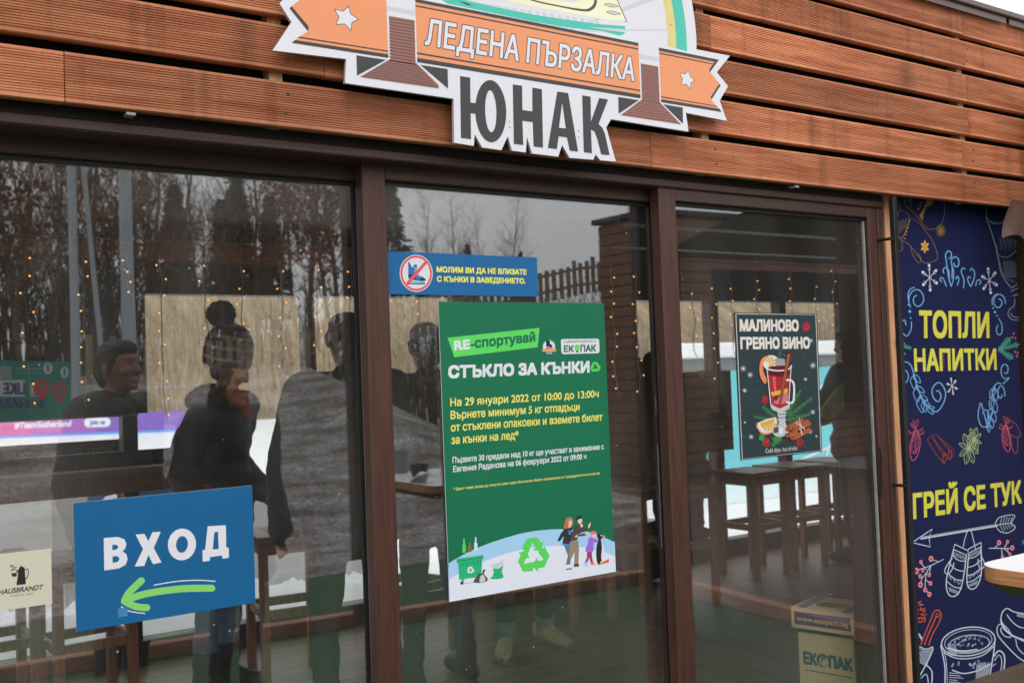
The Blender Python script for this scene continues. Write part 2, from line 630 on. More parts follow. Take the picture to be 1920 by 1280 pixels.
def crv(pts, k=4, closed=False):
    """Catmull-Rom through the points"""
    n = len(pts)
    out = []
    rng = range(n) if closed else range(n-1)
    for i in rng:
        p0 = pts[(i-1) % n] if (closed or i > 0) else pts[i]
        p1 = pts[i]; p2 = pts[(i+1) % n]
        p3 = pts[(i+2) % n] if (closed or i+2 < n) else p2
        for j in range(k):
            t = j/k
            out.append(0.5*((2*p1)+(p2-p0)*t+(2*p0-5*p1+4*p2-p3)*t*t+(3*p1-p0-3*p2+p3)*t**3))
    if not closed: out.append(pts[-1])
    return out
def C(pts, k=4, closed=True):
    return [(v.x, v.y) for v in crv([Vector(p) for p in pts], k, closed)]
def pm(name, r, g, b, k=1.08, rough=0.42):
    return mat('print_'+name, S(r, g, b, k), rough, 0.03, 3.0, spec=0.25)
WHITE = pm('white', 222, 222, 230, 0.96)
BLACK = pm('black', 40, 40, 42)
#@@SECTIONS

# ================================================================== the pavilion
cafe = thing('cafe_pavilion', 'single storey pavilion clad in reddish grooved boards above dark brown sliding glass doors', 'building', (0, 0, 0))
CL_Y = -0.13
XR_CLAD = 5.6
# --- cladding boards: grooved profile run along X, every board its own island
def board_profile(h):
    pr = [(0.012, 0.0), (0.004, 0.0), (0.0, 0.003)]
    n = 16
    z = 0.0085
    pitch = (h-0.017)/n
    for i in range(n):
        pr += [(0.0, z), (0.0, z+pitch*0.42), (0.0023, z+pitch*0.57), (0.0023, z+pitch*0.86)]
        z += pitch
    pr += [(0.0, h-0.0085), (0.0, h-0.003), (0.004, h), (0.024, h), (0.024, 0.0)]
    return pr
clad = MB()
rows = [(0.666, 0.786), (0.811, 0.932), (0.958, 1.077), (1.102, 1.222), (1.250, 1.368), (1.393, 1.509)]
kk = (CL_Y-EYE.y)/(-EYE.y)
joints = [[P(122, 195, CL_Y).x, P(1221, 292, CL_Y).x], [P(608, 120, CL_Y).x, P(1805, 290, CL_Y).x], [0.62, 3.86], [2.4, 3.86], [0.91, 3.86], [2.38, 3.85]]
for (z0, z1), js in zip(rows, joints):
    xs = [-1.6] + [j for j in js] + [XR_CLAD]
    for a, b in zip(xs[:-1], xs[1:]):
        dz, dy = random.uniform(-.0015, .0015), random.uniform(-.0012, .0012)
        pr = board_profile((z1-z0)*kk)
        zb = EYE.z+z0*kk+dz
        n = len(pr)
        vs, nseg = [], 12
        ph = random.uniform(0, 6)
        for s in range(nseg+1):
            x = a+0.0012+(b-a-0.0024)*s/nseg
            wob = 0.0012*math.sin(ph+x*1.7)
            vs += [(x, CL_Y+dy+py, zb+pz+wob) for py, pz in pr]
        fs = []
        for s in range(nseg):
            for i in range(n):
                fs.append((s*n+i, s*n+(i+1) % n, (s+1)*n+(i+1) % n, (s+1)*n+i))
        fs += [tuple(range(n)), tuple(nseg*n+i for i in range(n))[::-1]]
        clad.add(vs, fs, CLAD)
o = clad.build('cladding', cafe)
o['label'] = 'horizontal grooved reddish boards with dark gaps between them'
scr_me = None
for (z0, z1) in rows:
    for bx in (-0.56, 0.91, 2.38, 3.85, 5.3):
        for t in (0.3, 0.72):
            zz = EYE.z+(z0+(z1-z0)*t)*kk
            xx = bx+random.uniform(-.006, .006)+(0.03 if bx == 3.85 else 0.02)
            if bx < 0 or bx > 5: continue
            if scr_me is None:
                scr = MB(); scr.tube([(0, 0.004, 0), (0, -0.0006, 0)], 0.0036, BLACKMETAL, 8)
                scr_me = scr.mesh('screw')
            o = bpy.data.objects.new('screw', scr_me); COL.objects.link(o); o.parent = cafe; o.location = (xx, CL_Y, zz)
for bx in (-0.56, 0.91, 2.38, 3.85, 5.3):
    b = MB()
    b.box((bx-0.016, CL_Y+0.026, 2.135), (bx+0.018, -0.062, 2.945), PALEWOOD)
    b.build('batten', cafe)
b = MB(); b.box((-1.6, -0.058, 2.155), (XR_CLAD, -0.05, 2.95), MEMBRANE); b.build('membrane', cafe)
zc = EYE.z+1.518*kk
for xa, xb in ((-1.6, 1.2), (1.203, 4.155), (4.158, XR_CLAD+0.05)):
    b = MB()
    b.box((xa, -0.165, zc), (xb, 0.4, zc+0.024), COPING, 0.003)
    b.box((xa+0.01, -0.150, zc-0.028), (xb-0.01, -0.146, zc-0.001), COPING)
    b.build('coping', cafe)
b = MB(); b.box((-1.6, 0.41, 2.6), (7.9, 3.9, 2.96), MEMBRANE); b.box((-1.6, -0.049, 2.45), (7.9, 0.40, 2.9), MEMBRANE); b.build('roof', cafe)

# --- door frame
def X(px, py, Y): return P(px, py, Y).x
ZPT, ZHEAD = 2.043, 2.083
XF_R = X(1668, 655, -0.08)
b = MB()
b.box((-1.6, -0.085, ZHEAD), (XF_R, 0.12, 2.110), FRAME_H, 0.004)
b.box((-1.6, -0.070, 2.1105), (XF_R, 0.12, 2.140), FRAME_D, 0.003)
b.box((-1.6, -0.045, 2.1405), (XF_R, 0.12, 2.30), RUBBER)  # black fill stands for the shadowed gap under the boards
b.build('head_frame', cafe)
b = MB()
b.box((-1.6, -0.09, 0.0), (XF_R, 0.12, 0.035), FRAME_D, 0.003)
b.build('threshold', cafe)
xs3r = X(1640, 655, -0.075)
xj0 = X(1658, 655, -0.078)
b = MB()
b.box((xj0, -0.078, 0.036), (XF_R, 0.12, ZHEAD-0.001), FRAME_V, 0.003)
b.box((XF_R, -0.055, 0.036), (XF_R+0.03, 0.12, 2.14), FRAME_D)
b.build('jamb', cafe)

def sliding_door(xl0, xl1, xr0, xr1, Yf, label, left_stile=True, right_stile=True, gask=()):
    """xl0..xl1 left stile, xr0..xr1 right stile, glass front on Yf; frame front 25 mm proud"""
    d = bpy.data.objects.new('sliding_door', None)
    COL.objects.link(d); d.parent = cafe
    d['label'] = label
    f = MB()
    yf, yb = Yf-0.025, Yf+0.022
    if left_stile: f.box((xl0, yf, 0.04), (xl1, yb, ZHEAD+0.012), FRAME_V, 0.0035)
    if right_stile: f.box((xr0, yf, 0.04), (xr1, yb, ZHEAD+0.012), FRAME_V, 0.0035)
    xa, xb = (xl1+.0004 if left_stile else xl0), (xr0-.0004 if right_stile else xr1)
    f.box((xa, yf+0.001, ZPT), (xb, yb, ZHEAD+0.011), FRAME_H, 0.0035)
    f.box((xa, yf+0.001, 0.04), (xb, yb, 0.115), FRAME_H, 0.0035)
    # glazing beads
    f.box((xa, Yf-0.008, ZPT-0.011), (xb, Yf-0.0015, ZPT-0.0003), RUBBER)
    f.box((xa, Yf-0.008, 0.1153), (xb, Yf-0.0015, 0.124), RUBBER)
    f.box((xa, Yf-0.008, 0.1245), (xa+0.005, Yf-0.0015, ZPT-0.0115), RUBBER)
    # mitred corners of the frame
    for (xi, xo) in (((xl1, xl0),) if left_stile else ())+(((xr0, xr1),) if right_stile else ()):
        h_ = abs(xo-xi)
        zt_ = min(ZPT+h_, ZHEAD)
        xt = xi+(xo-xi)*(zt_-ZPT)/h_
        f.add([(xi, yf-.0004, ZPT), (xi+.0011, yf-.0004, ZPT), (xt+.0011, yf-.0004, zt_), (xt, yf-.0004, zt_)], [(0, 1, 2, 3)], FRAME_D)
    f.build('frame', d)
    g = MB()
    g.box((xa, Yf, 0.1), (xb, Yf+0.006, ZPT+0.004), GLASS)
    g.build('pane', d)
    return d
Y1, Y2, Y3 = 0.05, 0.0, -0.05
x2l0, x2l1 = X(691.7, 700, Y2-.025), X(731.3, 700, Y2-.012)
x3l0, x3l1 = X(1249.8, 700, Y3-.025), X(1276.5, 700, Y3-.012)
x3r0, x3r1 = X(1640, 655, Y3-.025), xj0-0.0015
d1 = sliding_door(-1.55, -1.45, x2l0+0.02, x2l1, Y1, 'leftmost sliding glass door, with the entrance arrow sign on it')
d2 = sliding_door(x2l0, x2l1, x3l0+0.02, x3l1, Y2, 'middle sliding glass door, with the green poster on it')
d3 = sliding_door(x3l0, x3l1, x3r0, x3r1, Y3, 'right sliding glass door, with the mulled wine poster on it')
# brush seals standing where two doors overlap, and the grey glazing strip
for (d, px0, py0, Yb) in ((d1, 667.5, 345, Y1), (d2, 1224.5, 420, Y2)):
    x = X(px0, py0, Yb-0.006)
    s = MB(); s.box((x-0.003, Yb-0.010, 0.125), (x+0.003, Yb-0.0012, ZPT-0.012), GASKET)
    s.box((x-0.016, Yb-0.0085, 0.125), (x-0.0035, Yb-0.0012, ZPT-0.012), RUBBER)
    s.box((x+0.0035, Yb-0.0085, 0.125), (x+0.022, Yb-0.0012, ZPT-0.012), RUBBER)
    s.build('seal', d)
x = X(1631, 700, Y3-0.005)
s = MB(); s.box((x-0.0035, Y3-0.010, 0.125), (x+0.0035, Y3-0.0012, ZPT-0.012), GASKET)
s.box((x+0.004, Y3-0.0085, 0.125), (x3r0-0.0006, Y3-0.0012, ZPT-0.012), RUBBER)
s.build('seal', d3)
pa, pb = P(1648, 838, Y3-.027), P(1657, 930, Y3-.027)
s = MB()
s.box((pa.x, Y3-0.0285, pb.z), (pb.x-0.006, Y3-0.0252, pa.z), BLACKMETAL, 0.001)
s.box((pa.x+0.004, Y3-0.031, pb.z+0.035), (pb.x-0.010, Y3-0.0287, pa.z-0.075), RUBBER, 0.001)
s.box((pa.x+0.003, Y3-0.0335, pa.z-0.07), (pb.x-0.009, Y3-0.0287, pa.z-0.012), BLACKMETAL, 0.001)
s.build('handle', d3)
# two small grey fixing clips under the boards
for (px, py) in ((241, 218), (1484, 352)):
    q = P(px, py, -0.10)
    s = MB(); s.box((q.x-0.010, -0.125, q.z-0.003), (q.x+0.010, -0.095, q.z+0.003), GASKET); s.build('clip', cafe)
# wooden post and wall to the right of the doors
xw0, xw1 = X(1669, 655, -0.03), X(1682.5, 655, -0.03)
b = MB(); b.box((xw0, -0.035, 0.0), (xw1, 0.1, 2.3), POSTWOOD, 0.002); b.build('door_post', cafe)
b = MB(); b.box((xw1+0.001, 0.0, 0.0), (4.35, 0.1, 2.3), MEMBRANE); b.box((4.351, -0.06, 0.0), (5.6, 0.1, 2.3), DARKWOOD); b.build('wall', cafe)
b = MB(); b.box((xw1+0.001, -0.10, 0.0), (5.6, -0.002, P(1883, 1267, -0.10).z), mat('plinth_timber', S(96, 80, 66), 0.7, 0.25, 8, stretch=(0.6, 5, 5))); b.build('plinth', cafe)

# --- inside of the room
XL, XRR, YB = -1.6, 7.9, 3.35
def deck_mat(name, st):
    m = mat(name, S(122, 96, 74), 0.5, 0.28, 6, 0.08, 30, stretch=st)
    nt = m.node_tree
    tc = [n for n in nt.nodes if n.type == 'TEX_COORD'][0]
    b = nt.nodes['Principled BSDF']
    src = b.inputs['Base Color'].links[0].from_socket
    sep = nt.nodes.new('ShaderNodeSeparateXYZ')
    nt.links.new(tc.outputs['Object'], sep.inputs[0])
    fr = nt.nodes.new('ShaderNodeMath'); fr.operation = 'MULTIPLY'; fr.inputs[1].default_value = 1/0.12
    nt.links.new(sep.outputs['Y' if st[0] < st[1] else 'X'], fr.inputs[0])
    f2 = nt.nodes.new('ShaderNodeMath'); f2.operation = 'FRACT'
    nt.links.new(fr.outputs[0], f2.inputs[0])
    cmp_ = nt.nodes.new('ShaderNodeMath'); cmp_.operation = 'LESS_THAN'; cmp_.inputs[1].default_value = 0.05
    nt.links.new(f2.outputs[0], cmp_.inputs[0])
    fl = nt.nodes.new('ShaderNodeMath'); fl.operation = 'FLOOR'
    nt.links.new(fr.outputs[0], fl.inputs[0])
    wn_ = nt.nodes.new('ShaderNodeTexWhiteNoise'); wn_.noise_dimensions = '1D'
    nt.links.new(fl.outputs[0], wn_.inputs['W'])
    mr = nt.nodes.new('ShaderNodeMapRange'); mr.inputs[3].default_value = 0.78; mr.inputs[4].default_value = 1.12
    nt.links.new(wn_.outputs['Value'], mr.inputs[0])
    v = nt.nodes.new('ShaderNodeMix'); v.data_type = 'RGBA'; v.blend_type = 'MULTIPLY'; v.inputs[0].default_value = 1
    cmb = nt.nodes.new('ShaderNodeCombineColor')
    for i in range(3): nt.links.new(mr.outputs[0], cmb.inputs[i])
    nt.links.new(src, v.inputs[6]); nt.links.new(cmb.outputs[0], v.inputs[7])
    w = nt.nodes.new('ShaderNodeMix'); w.data_type = 'RGBA'
    nt.links.new(cmp_.outputs[0], w.inputs[0]); nt.links.new(v.outputs[2], w.inputs[6])
    w.inputs[7].default_value = S(38, 30, 26)
    nt.links.new(w.outputs[2], b.inputs['Base Color'])
    return m
XD = G(1110, 1190).x
b = MB()
b.box((XL, 0.121, -0.05), (XD, 3.7, 0.0), deck_mat('deck_along', (0.7, 5, 5)))
b.box((XD+0.004, 0.121, -0.05), (XRR, 3.7, 0.0), deck_mat('deck_across', (5, 0.7, 5)))
b.build('floor_deck', cafe)
b = MB(); b.box((XL, 0.121, 2.42), (XRR, 3.8, 2.5), CEIL); b.build('ceiling', cafe)
for yj in (0.9, 1.7, 2.5):
    b = MB(); b.box((3.6, yj, 2.30), (XRR, yj+0.09, 2.4195), DARKWOOD); b.build('ceiling_joist', cafe)
# back wall: header, beam, posts, floor rail, panes
b = MB(); b.box((XL, YB-0.02, 2.03), (XRR, YB+0.10, 2.4195), DARKWOOD); b.build('back_header', cafe)
b = MB(); b.box((XL, YB-0.14, 2.205), (X(690, 480, 3.4), YB-0.021, 2.305), BEAMWOOD, 0.004)
b.box((XL, YB-0.15, 2.3055), (X(690, 480, 3.4), YB-0.021, 2.318), GASKET)
b.build('beam', cafe)
b = MB(); b.box((XL, YB-0.04, 0.0), (XRR, YB+0.08, 0.12), DARKWOOD); b.build('back_rail', cafe)
pxs = [(230, 258, 810), (570, 590, 600), (853, 1193, 620), (1332, 1347, 620), (1463, 1475, 640), (1580, 1660, 620)]
posts = [(X(a, y, YB-0.02), X(c, y, YB-0.02)) for a, c, y in pxs]
posts[-1] = (posts[-1][0], XRR)
edges = [XL]
for a, c in posts:
    b = MB()
    b.box((a, YB-0.03, 0.121), (c, YB+0.07, 2.0295), DARKWOOD, 0.003)
    b.build('back_post', cafe)
    edges += [a, c]
for i in range(0, len(edges)-1, 2):
    b = MB(); b.box((edges[i]+0.001, YB+0.02, 0.121), (edges[i+1]-0.001, YB+0.026, 2.0295), BGLASS); b.build('back_pane', cafe)
for xa in (XRR, XL-0.1):
    b = MB(); b.box((xa, 0.121, 0.0), (xa+0.1, 3.7, 2.5), DARKWOOD); b.build('end_wall', cafe)

# ================================================================== signs and posters
# --- emblem board over the doors
A = Art(-0.172)
ORANGE = pm('orange', 230, 150, 106, 1.0); DGREY = pm('dark_grey', 68, 68, 69, 1.0); TEAL = pm('teal', 74, 184, 168); SAND = pm('sand', 212, 196, 132)
CREAM = pm('cream', 226, 226, 192); MAROON = pm('maroon', 150, 98, 88); LGREY = pm('light_grey', 192, 196, 200); INK = pm('ink', 78, 78, 78)
EDGE = mat('panel_edge', S(170, 170, 172), 0.6, 0.1)
# circle of the emblem, fitted to the visible right rim
cz, cx_ = P(1306, 93, A.Y).z+0.02, P(985, 60, A.Y).x
RIM = P(1306, 75, A.Y).x-cx_
def to_px(x, z):
    v = Vector((x, A.Y, z))-EYE
    d = v.dot(_fwd)
    return (960+F_PX*v.dot(AXR)/d, 640-F_PX*v.dot(AXU)/d)
def circ(r, a0, a1, n=40):
    return [to_px(cx_+r*math.cos(rad(a0+(a1-a0)*i/n)), cz+r*math.sin(rad(a0+(a1-a0)*i/n))) for i in range(n+1)]
arc = circ(RIM, 2, 164)
outline = [(524, 7), (546.7, 42), (511.5, 95), (649, 111), (647, 156), (820, 181), (850.5, 185.5), (851.5, 268), (888.5, 273.7), (890, 251.7), (904, 276.7),
           (940, 281.7), (952, 255.8), (960, 282.5), (986, 286), (988, 257), (997.5, 288), (1046.7, 294), (1054, 272), (1068, 296), (1112.5, 299.7), (1116.7, 289.7),
           (1126, 300.8), (1154.7, 303), (1136.7, 239), (1146, 223.7), (1291, 247), (1286, 211.7), (1363, 227), (1349.5, 189), (1365, 161.7), (1344, 136), (1368.7, 105), (1306, 93)]
outline += arc + [(640, -45), (536, -62), (558, -28)]
A.board(outline, 0.010, WHITE, EDGE)
# rays, coloured rim
def ring(r0, r1, a0, a1, material):
    A.poly(circ(r1, a0, a1)+circ(r0, a0, a1)[::-1], material)
for (p, q, wa, wb) in (((1060, 60), (1300, -32), 4, 12), ((1090, 57), (1255, 57), 7, 2), ((724, 16), (782, 26), 9, 10), ((1195, 105), (1238, 113), 9, 7), ((960, 20), (700, -30), 4, 14)):
    d = Vector((q[0]-p[0], q[1]-p[1])).normalized(); nn = Vector((-d.y, d.x))
    A.poly([(p[0]+nn.x*wa/2, p[1]+nn.y*wa/2), (q[0]+nn.x*wb/2, q[1]+nn.y*wb/2), (q[0]-nn.x*wb/2, q[1]-nn.y*wb/2), (p[0]-nn.x*wa/2, p[1]-nn.y*wa/2)], LGREY)
for i in range(16):
    x0 = 905+i*14
    A.poly([(x0, 6+i*2.2), (x0+7, 7+i*2.2), (x0+13, 30+i*1.6), (x0+5, 29+i*1.6)], LGREY)
k_ = RIM
rt = (P(1287, 60, A.Y).x-cx_)
rs = (P(1267, 60, A.Y).x-cx_)
ri = (P(1251, 60, A.Y).x-cx_)
ring(rs, rt, -3, 166, TEAL); ring(ri, rs, -3, 168, SAND)
# skate blade: cream holder, cut-outs, teal runner
A.crop(1060, 0, 6)
A.crop(480, 0, 2)
A.poly([(905, -6), (1392, 83), (1386, 84), (1355, 0), (1345, -40), (905, -60)], INK)
A.poly([(915, -4), (1000, 18), (1150, 46), (1300, 73), (1388, 81), (1352, 0), (1340, -40), (905, -60)], CREAM)
A.poly(C([(985, -20), (1040, 6), (1130, 26), (1225, 44), (1258, 40), (1276, 20), (1278, -10), (1270, -40), (1010, -40)], 3), INK)
A.poly(C([(985, -24), (1040, 0), (1130, 20), (1222, 35), (1250, 31), (1266, 14), (1268, -12), (1262, -40), (1010, -40)], 3), CREAM)
A.poly(C([(1080, -20), (1130, 2), (1180, 10), (1205, 8), (1214, -12)], 3), WHITE)
for (x, y) in ((1334, 20), (1342, 48)):
    A.poly(C([(x-29, y-2), (x-12, y-7), (x+6, y-3), (x+27, y+5), (x+8, y+9), (x-12, y+6)], 3), INK)
    A.poly(C([(x-25, y-1), (x-11, y-5), (x+6, y-1), (x+23, y+5), (x+8, y+7), (x-11, y+4)], 3), LGREY)
A.poly([(690, -4), (716, 14), (760, 23), (900, 52), (1040, 82), (1160, 103), (1290, 116), (1362, 134), (1378, 130), (1384, 122), (1330, 116), (1250, 103), (1384, 110), (1384, 99), (1290, 92), (1160, 74), (1040, 56), (900, 28), (800, 6), (770, -4)], TEAL)
A.poly([(758, 4), (790, 12), (816, 23), (790, 20)], DGREY)
# boot above the blade (over the top edge of the picture)
A.crop(0, 0, 1)
BOOTP = [(900, -72), (1150, -28), (1148, -62), (1120, -92), (1060, -118), (1030, -148), (1030, -270), (940, -282), (925, -200), (905, -140)]
A.poly([(x+(x-1020)*.05, y-4 if y > -100 else y-8) for x, y in BOOTP], INK)
A.poly(BOOTP, pm('boot_leather', 120, 70, 48))
for i in range(5): A.stroke([(1000, -110-i*26), (1034, -104-i*26)], 5, CREAM)
# ribbon: centre panel, two ends, two folds
A.crop(760, 0, 6)
def seg(a, b, t): return (a[0]+(b[0]-a[0])*t, a[1]+(b[1]-a[1])*t)
def ribbon(tl, tr, br, bl, bands=((0, .055), (.10, .125), (.845, .873), (.93, 1.0))):
    A.poly([tl, tr, br, bl], ORANGE)
    L = A.nxt()
    for a, c in bands:
        A.poly([seg(tl, bl, a), seg(tr, br, a), seg(tr, br, c), seg(tl, bl, c)], DGREY, layer=L)
A.crop(0, 0, 1)
ribbon((778.3, -2), (1196.8, 81), (1201, 185), (782.3, 117))
A.crop(500, 0, 6)
A.poly([(385, -8), (1345, -120), (1345, 0), (1368, 655), (1040, 606), (285, 485), (360, 420), (465, 355), (470, 320), (280, 75)], ORANGE)
A.poly([(255, 97), (280, 72), (462, 290), (473, 318), (465, 357)], DGREY)
A.poly([(318, 452), (1368, 614), (1368, 655), (283, 486)], DGREY)
A.poly([(357, 420), (372, 415), (1366, 573), (1366, 588), (352, 430)], DGREY)
A.crop(1100, 80, 6)
A.poly([(812, 60), (1487, 197), (1383, 330), (1505, 475), (1400, 640), (1515, 780), (838, 672)], ORANGE)
A.poly([(810, 58), (1487, 195), (1440, 220), (813, 95)], DGREY)
A.poly([(815, 113), (1422, 237), (1412, 247), (815, 128)], DGREY)
A.poly([(1440, 215), (1487, 195), (1384, 338), (1378, 305)], DGREY)
A.poly([(1490, 468), (1506, 483), (1404, 642), (1395, 612)], DGREY)
A.poly([(836, 604), (1462, 712), (1475, 725), (836, 618)], DGREY)
A.poly([(836, 638), (1497, 746), (1515, 782), (838, 672)], DGREY)
# folds
def fold(pts, rows_, material=MAROON):
    A.poly(pts, material)
A.crop(500, 0, 6)
A.poly([(1375, 182), (1662, 232), (1675, 705), (1935, 960), (1935, 998), (1048, 870), (1392, 665)], MAROON)
L = A.nxt()
for i in range(14):
    y = 205+i*36
    A.poly([(1378, y), (1664, y+48), (1664, y+60), (1378, y+12)], INK, layer=L)
for i in range(9):
    t = (i+.4)/9
    a = seg((1392, 668), (1052, 862), t); c = seg((1676, 712), (1935, 985), t)
    A.poly([a, c, (c[0], c[1]+12), (a[0], a[1]+12)], INK, layer=L)
A.poly([(1008, 625), (1342, 676), (1015, 855)], DGREY)
A.poly([(1728, 733), (2035, 780), (2040, 1000)], DGREY)
A.crop(1100, 80, 6)
A.poly([(608, 235), (803, 272), (822, 672), (1062, 922), (380, 818), (622, 640)], MAROON)
L = A.nxt()
for i in range(16):
    y = 254+i*25.5
    A.poly([(610+i*.9, y), (805+i*.9, y+36), (805+i*.9, y+45), (610+i*.9, y+9)], INK, layer=L)
for i in range(7):
    t = (i+.4)/7
    a = seg((622, 645), (385, 814), t); c = seg((822, 678), (1055, 915), t)
    A.poly([a, c, (c[0], c[1]+9), (a[0], a[1]+9)], INK, layer=L)
A.poly([(355, 612), (585, 650), (357, 803)], DGREY)
A.poly([(860, 695), (1080, 732), (1083, 915)], DGREY)
def star(cx, cy, pts):
    A.poly([(cx+(x-cx)*1.10, cy+(y-cy)*1.10) for x, y in pts], INK)
    A.poly([(cx+(x-cx)*0.98, cy+(y-cy)*0.98) for x, y in pts], WHITE)
A.crop(500, 0, 6)
star(890, 205, [(918, 80), (945, 168), (1028, 218), (955, 258), (946, 342), (878, 270), (784, 275), (815, 197), (768, 112), (860, 133)])
A.crop(1100, 80, 6)
star(1130, 415, [(1142, 318), (1160, 385), (1213, 427), (1168, 455), (1165, 520), (1120, 468), (1063, 473), (1080, 415), (1050, 347), (1110, 360)])
A.crop(0, 0, 1)
A.text('ЛЕДЕНА ПЪРЗАЛКА', (797, 84), (1188.5, 152), (801, 35.5), WHITE, 0.016, 0.030, INK)
# big lettering
A.crop(840, 120, 6)
A.poly([(135, 138), (248, 155), (252, 435), (312, 443), (312, 562), (254, 555), (258, 847), (145, 833)], DGREY)
A.ell(480, 533, 174, 350, DGREY, -0.035, (63, 236), 44)
A.poly([(727, 232), (832, 247), (836, 520), (948, 535), (948, 268), (1055, 285), (1068, 943), (962, 930), (952, 655), (836, 640), (846, 913), (740, 900)], DGREY)
A.poly([(1228, 312), (1350, 330), (1463, 987), (1368, 975), (1337, 828), (1243, 815), (1224, 960), (1122, 945)], DGREY, [[(1283, 435), (1325, 728), (1248, 718)]])
A.poly([(1508, 355), (1603, 370), (1607, 650), (1700, 385), (1800, 402), (1692, 678), (1738, 722), (1768, 800), (1817, 1027), (1722, 1018), (1680, 850), (1650, 765), (1607, 738), (1618, 1005), (1527, 993)], DGREY)
for (x, y) in ((688, 650), (692, 714), (1470, 755), (1470, 828)):
    A.ell(x, y, 9, 10, EDGE); A.ell(x+1, y+1, 4, 5, BLACK)
A.crop(1060, 0, 6)
A.ell(1182, 285, 8, 9, INK)
A.crop(500, 0, 6)
A.ell(455, 22, 10, 10, SAND); A.ell(455, 22, 4, 4, BLACK)
A.build('emblem_sign', 'large cut-out ribbon emblem board above the doors reading ЛЕДЕНА ПЪРЗАЛКА ЮНАК', 'sign')

# --- ENTRANCE sign
Bp = Art(Y1-0.006, 130, 900, 4.267)
BLUE = mat('print_blue', S(26, 94, 144, 1.0), 0.42, 0.05, 2.0, spec=.25)
GREENL = pm('leaf_green', 128, 198, 104)
Bp.board([(30, 182), (1463, 42), (1490, 978), (58, 1211)], 0.005, BLUE, EDGE)
Bp.poly(C([(275, 461), (390, 452), (440, 470), (458, 510), (443, 550), (425, 567), (455, 588), (467, 630), (450, 675), (400, 702), (280, 720), (278, 600)], 1), WHITE,
        [[(343, 516), (375, 513), (395, 532), (376, 553), (344, 557)], [(345, 608), (385, 604), (403, 628), (386, 652), (347, 659)]])
Bp.poly([(530, 433), (600, 427), (632, 485), (665, 415), (732, 410), (675, 540), (737, 655), (670, 670), (632, 595), (600, 683), (523, 688), (590, 550)], WHITE)
Bp.ell(901, 512, 112, 127, WHITE, 0.12, (47, 67), 40)
Bp.poly([(1107, 367), (1252, 358), (1255, 537), (1275, 537), (1277, 617), (1227, 627), (1222, 600), (1127, 612), (1123, 642), (1067, 650), (1065, 560), (1087, 552)], WHITE,
        [[(1160, 415), (1190, 410), (1195, 548), (1147, 552)]])
Bp.stroke([(1140, 862), (1010, 862), (880, 868), (700, 890), (560, 920), (445, 962)], 56, GREENL, smooth=4)
Bp.stroke([(577, 802), (515, 858), (468, 910), (440, 966)], 56, GREENL, smooth=4)
Bp.stroke([(440, 966), (490, 992), (550, 1012), (620, 1017)], 56, GREENL, smooth=4)
Bp.stroke([(678, 837), (850, 808), (1020, 798), (1168, 806)], 8, WHITE, smooth=5)
Bp.stroke([(415, 1010), (470, 1040), (530, 1055), (605, 1063)], 8, WHITE, smooth=5)
Bp.poly([(388, 1027), (465, 1015), (468, 1082), (393, 1097)], mat('print_tape', S(70, 128, 172), 0.25))
Bp.build('entrance_sign', 'blue sign reading ВХОД with a green arrow on the left door', 'sign')

# --- coffee sign
Cf = Art(Y1-0.006, 0, 900, 3.369)
IVORY = pm('ivory', 206, 202, 182, 0.95)
Cf.board([(-260, 492), (323, 430), (329, 777), (-255, 862)], 0.005, IVORY, EDGE)
Cf.poly([(103, 662), (118, 560), (126, 545), (132, 535), (140, 545), (155, 548), (164, 655)], BLACK)
Cf.poly([(120, 560), (104, 575), (112, 582), (118, 580)], BLACK)
Cf.stroke([(158, 565), (175, 560), (180, 580), (172, 610), (163, 622)], 6, BLACK, smooth=4)
Cf.poly([(70, 588), (108, 582), (104, 604), (90, 610), (76, 603)], BLACK)
Cf.stroke([(105, 545), (85, 552), (66, 540), (72, 536), (90, 538)], 5, BLACK, smooth=4)
Cf.stroke([(108, 580), (98, 560), (70, 570), (84, 560)], 5, BLACK, smooth=4)
Cf.text('HAUSBRANDT', (-10, 722), (268, 688), (-3, 688), BLACK, 0.020)
Cf.text('TRIESTE 1892', (60, 737), (210, 718), (60, 727), INK, 0.01)
Cf.build('coffee_sign', 'small cream sign with a black coffee pot at the left edge of the glass', 'sign')

# --- no-skates notice
N = Art(Y2-0.004, 720, 460, 6.4)
BLUE2 = mat('print_notice_blue', S(30, 102, 158, 1.0), 0.40, 0.05, 2.5, spec=.25)
YEL = pm('yellow', 226, 220, 84); RED = pm('red', 216, 84, 88); NAVY = pm('navy', 36, 58, 98); SKBL = pm('skate_blue', 52, 104, 178); AQUA = pm('aqua', 110, 190, 190)
N.board([(35, 68), (1835, 146), (1852, 615), (52, 583)], 0.003, BLUE2, EDGE)
N.ell(387, 334, 199, 223, WHITE, -0.06); N.ell(387, 334, 190, 214, RED, -0.06); N.ell(387, 334, 166, 187, WHITE, -0.06)
N.poly(C([(290, 195), (322, 232), (335, 262), (352, 258), (360, 232), (392, 230), (398, 260), (400, 330), (450, 372), (495, 400), (498, 425), (430, 428), (330, 410), (292, 390), (292, 300)], 2), SKBL)
N.poly([(292, 345), (350, 350), (390, 415), (330, 412), (292, 392)], NAVY)
N.poly([(450, 372), (497, 402), (498, 425), (425, 428)], NAVY)
N.poly([(318, 420), (492, 436), (492, 452), (318, 446)], AQUA); N.poly([(300, 452), (492, 452), (488, 468), (300, 466)], NAVY)
for i in range(3): N.stroke([(364, 272+i*20), (398, 270+i*20)], 6, YEL)
for i in range(4): N.stroke([(408+i*14, 345+i*7), (402+i*14, 362+i*7)], 5, WHITE)
N.poly([(262, 452), (490, 190), (518, 212), (290, 478)], RED)
N.text('МОЛИМ ВИ ДА НЕ ВЛИЗАТЕ', (634, 318), (1708, 350), (634, 255), YEL, 0.05)
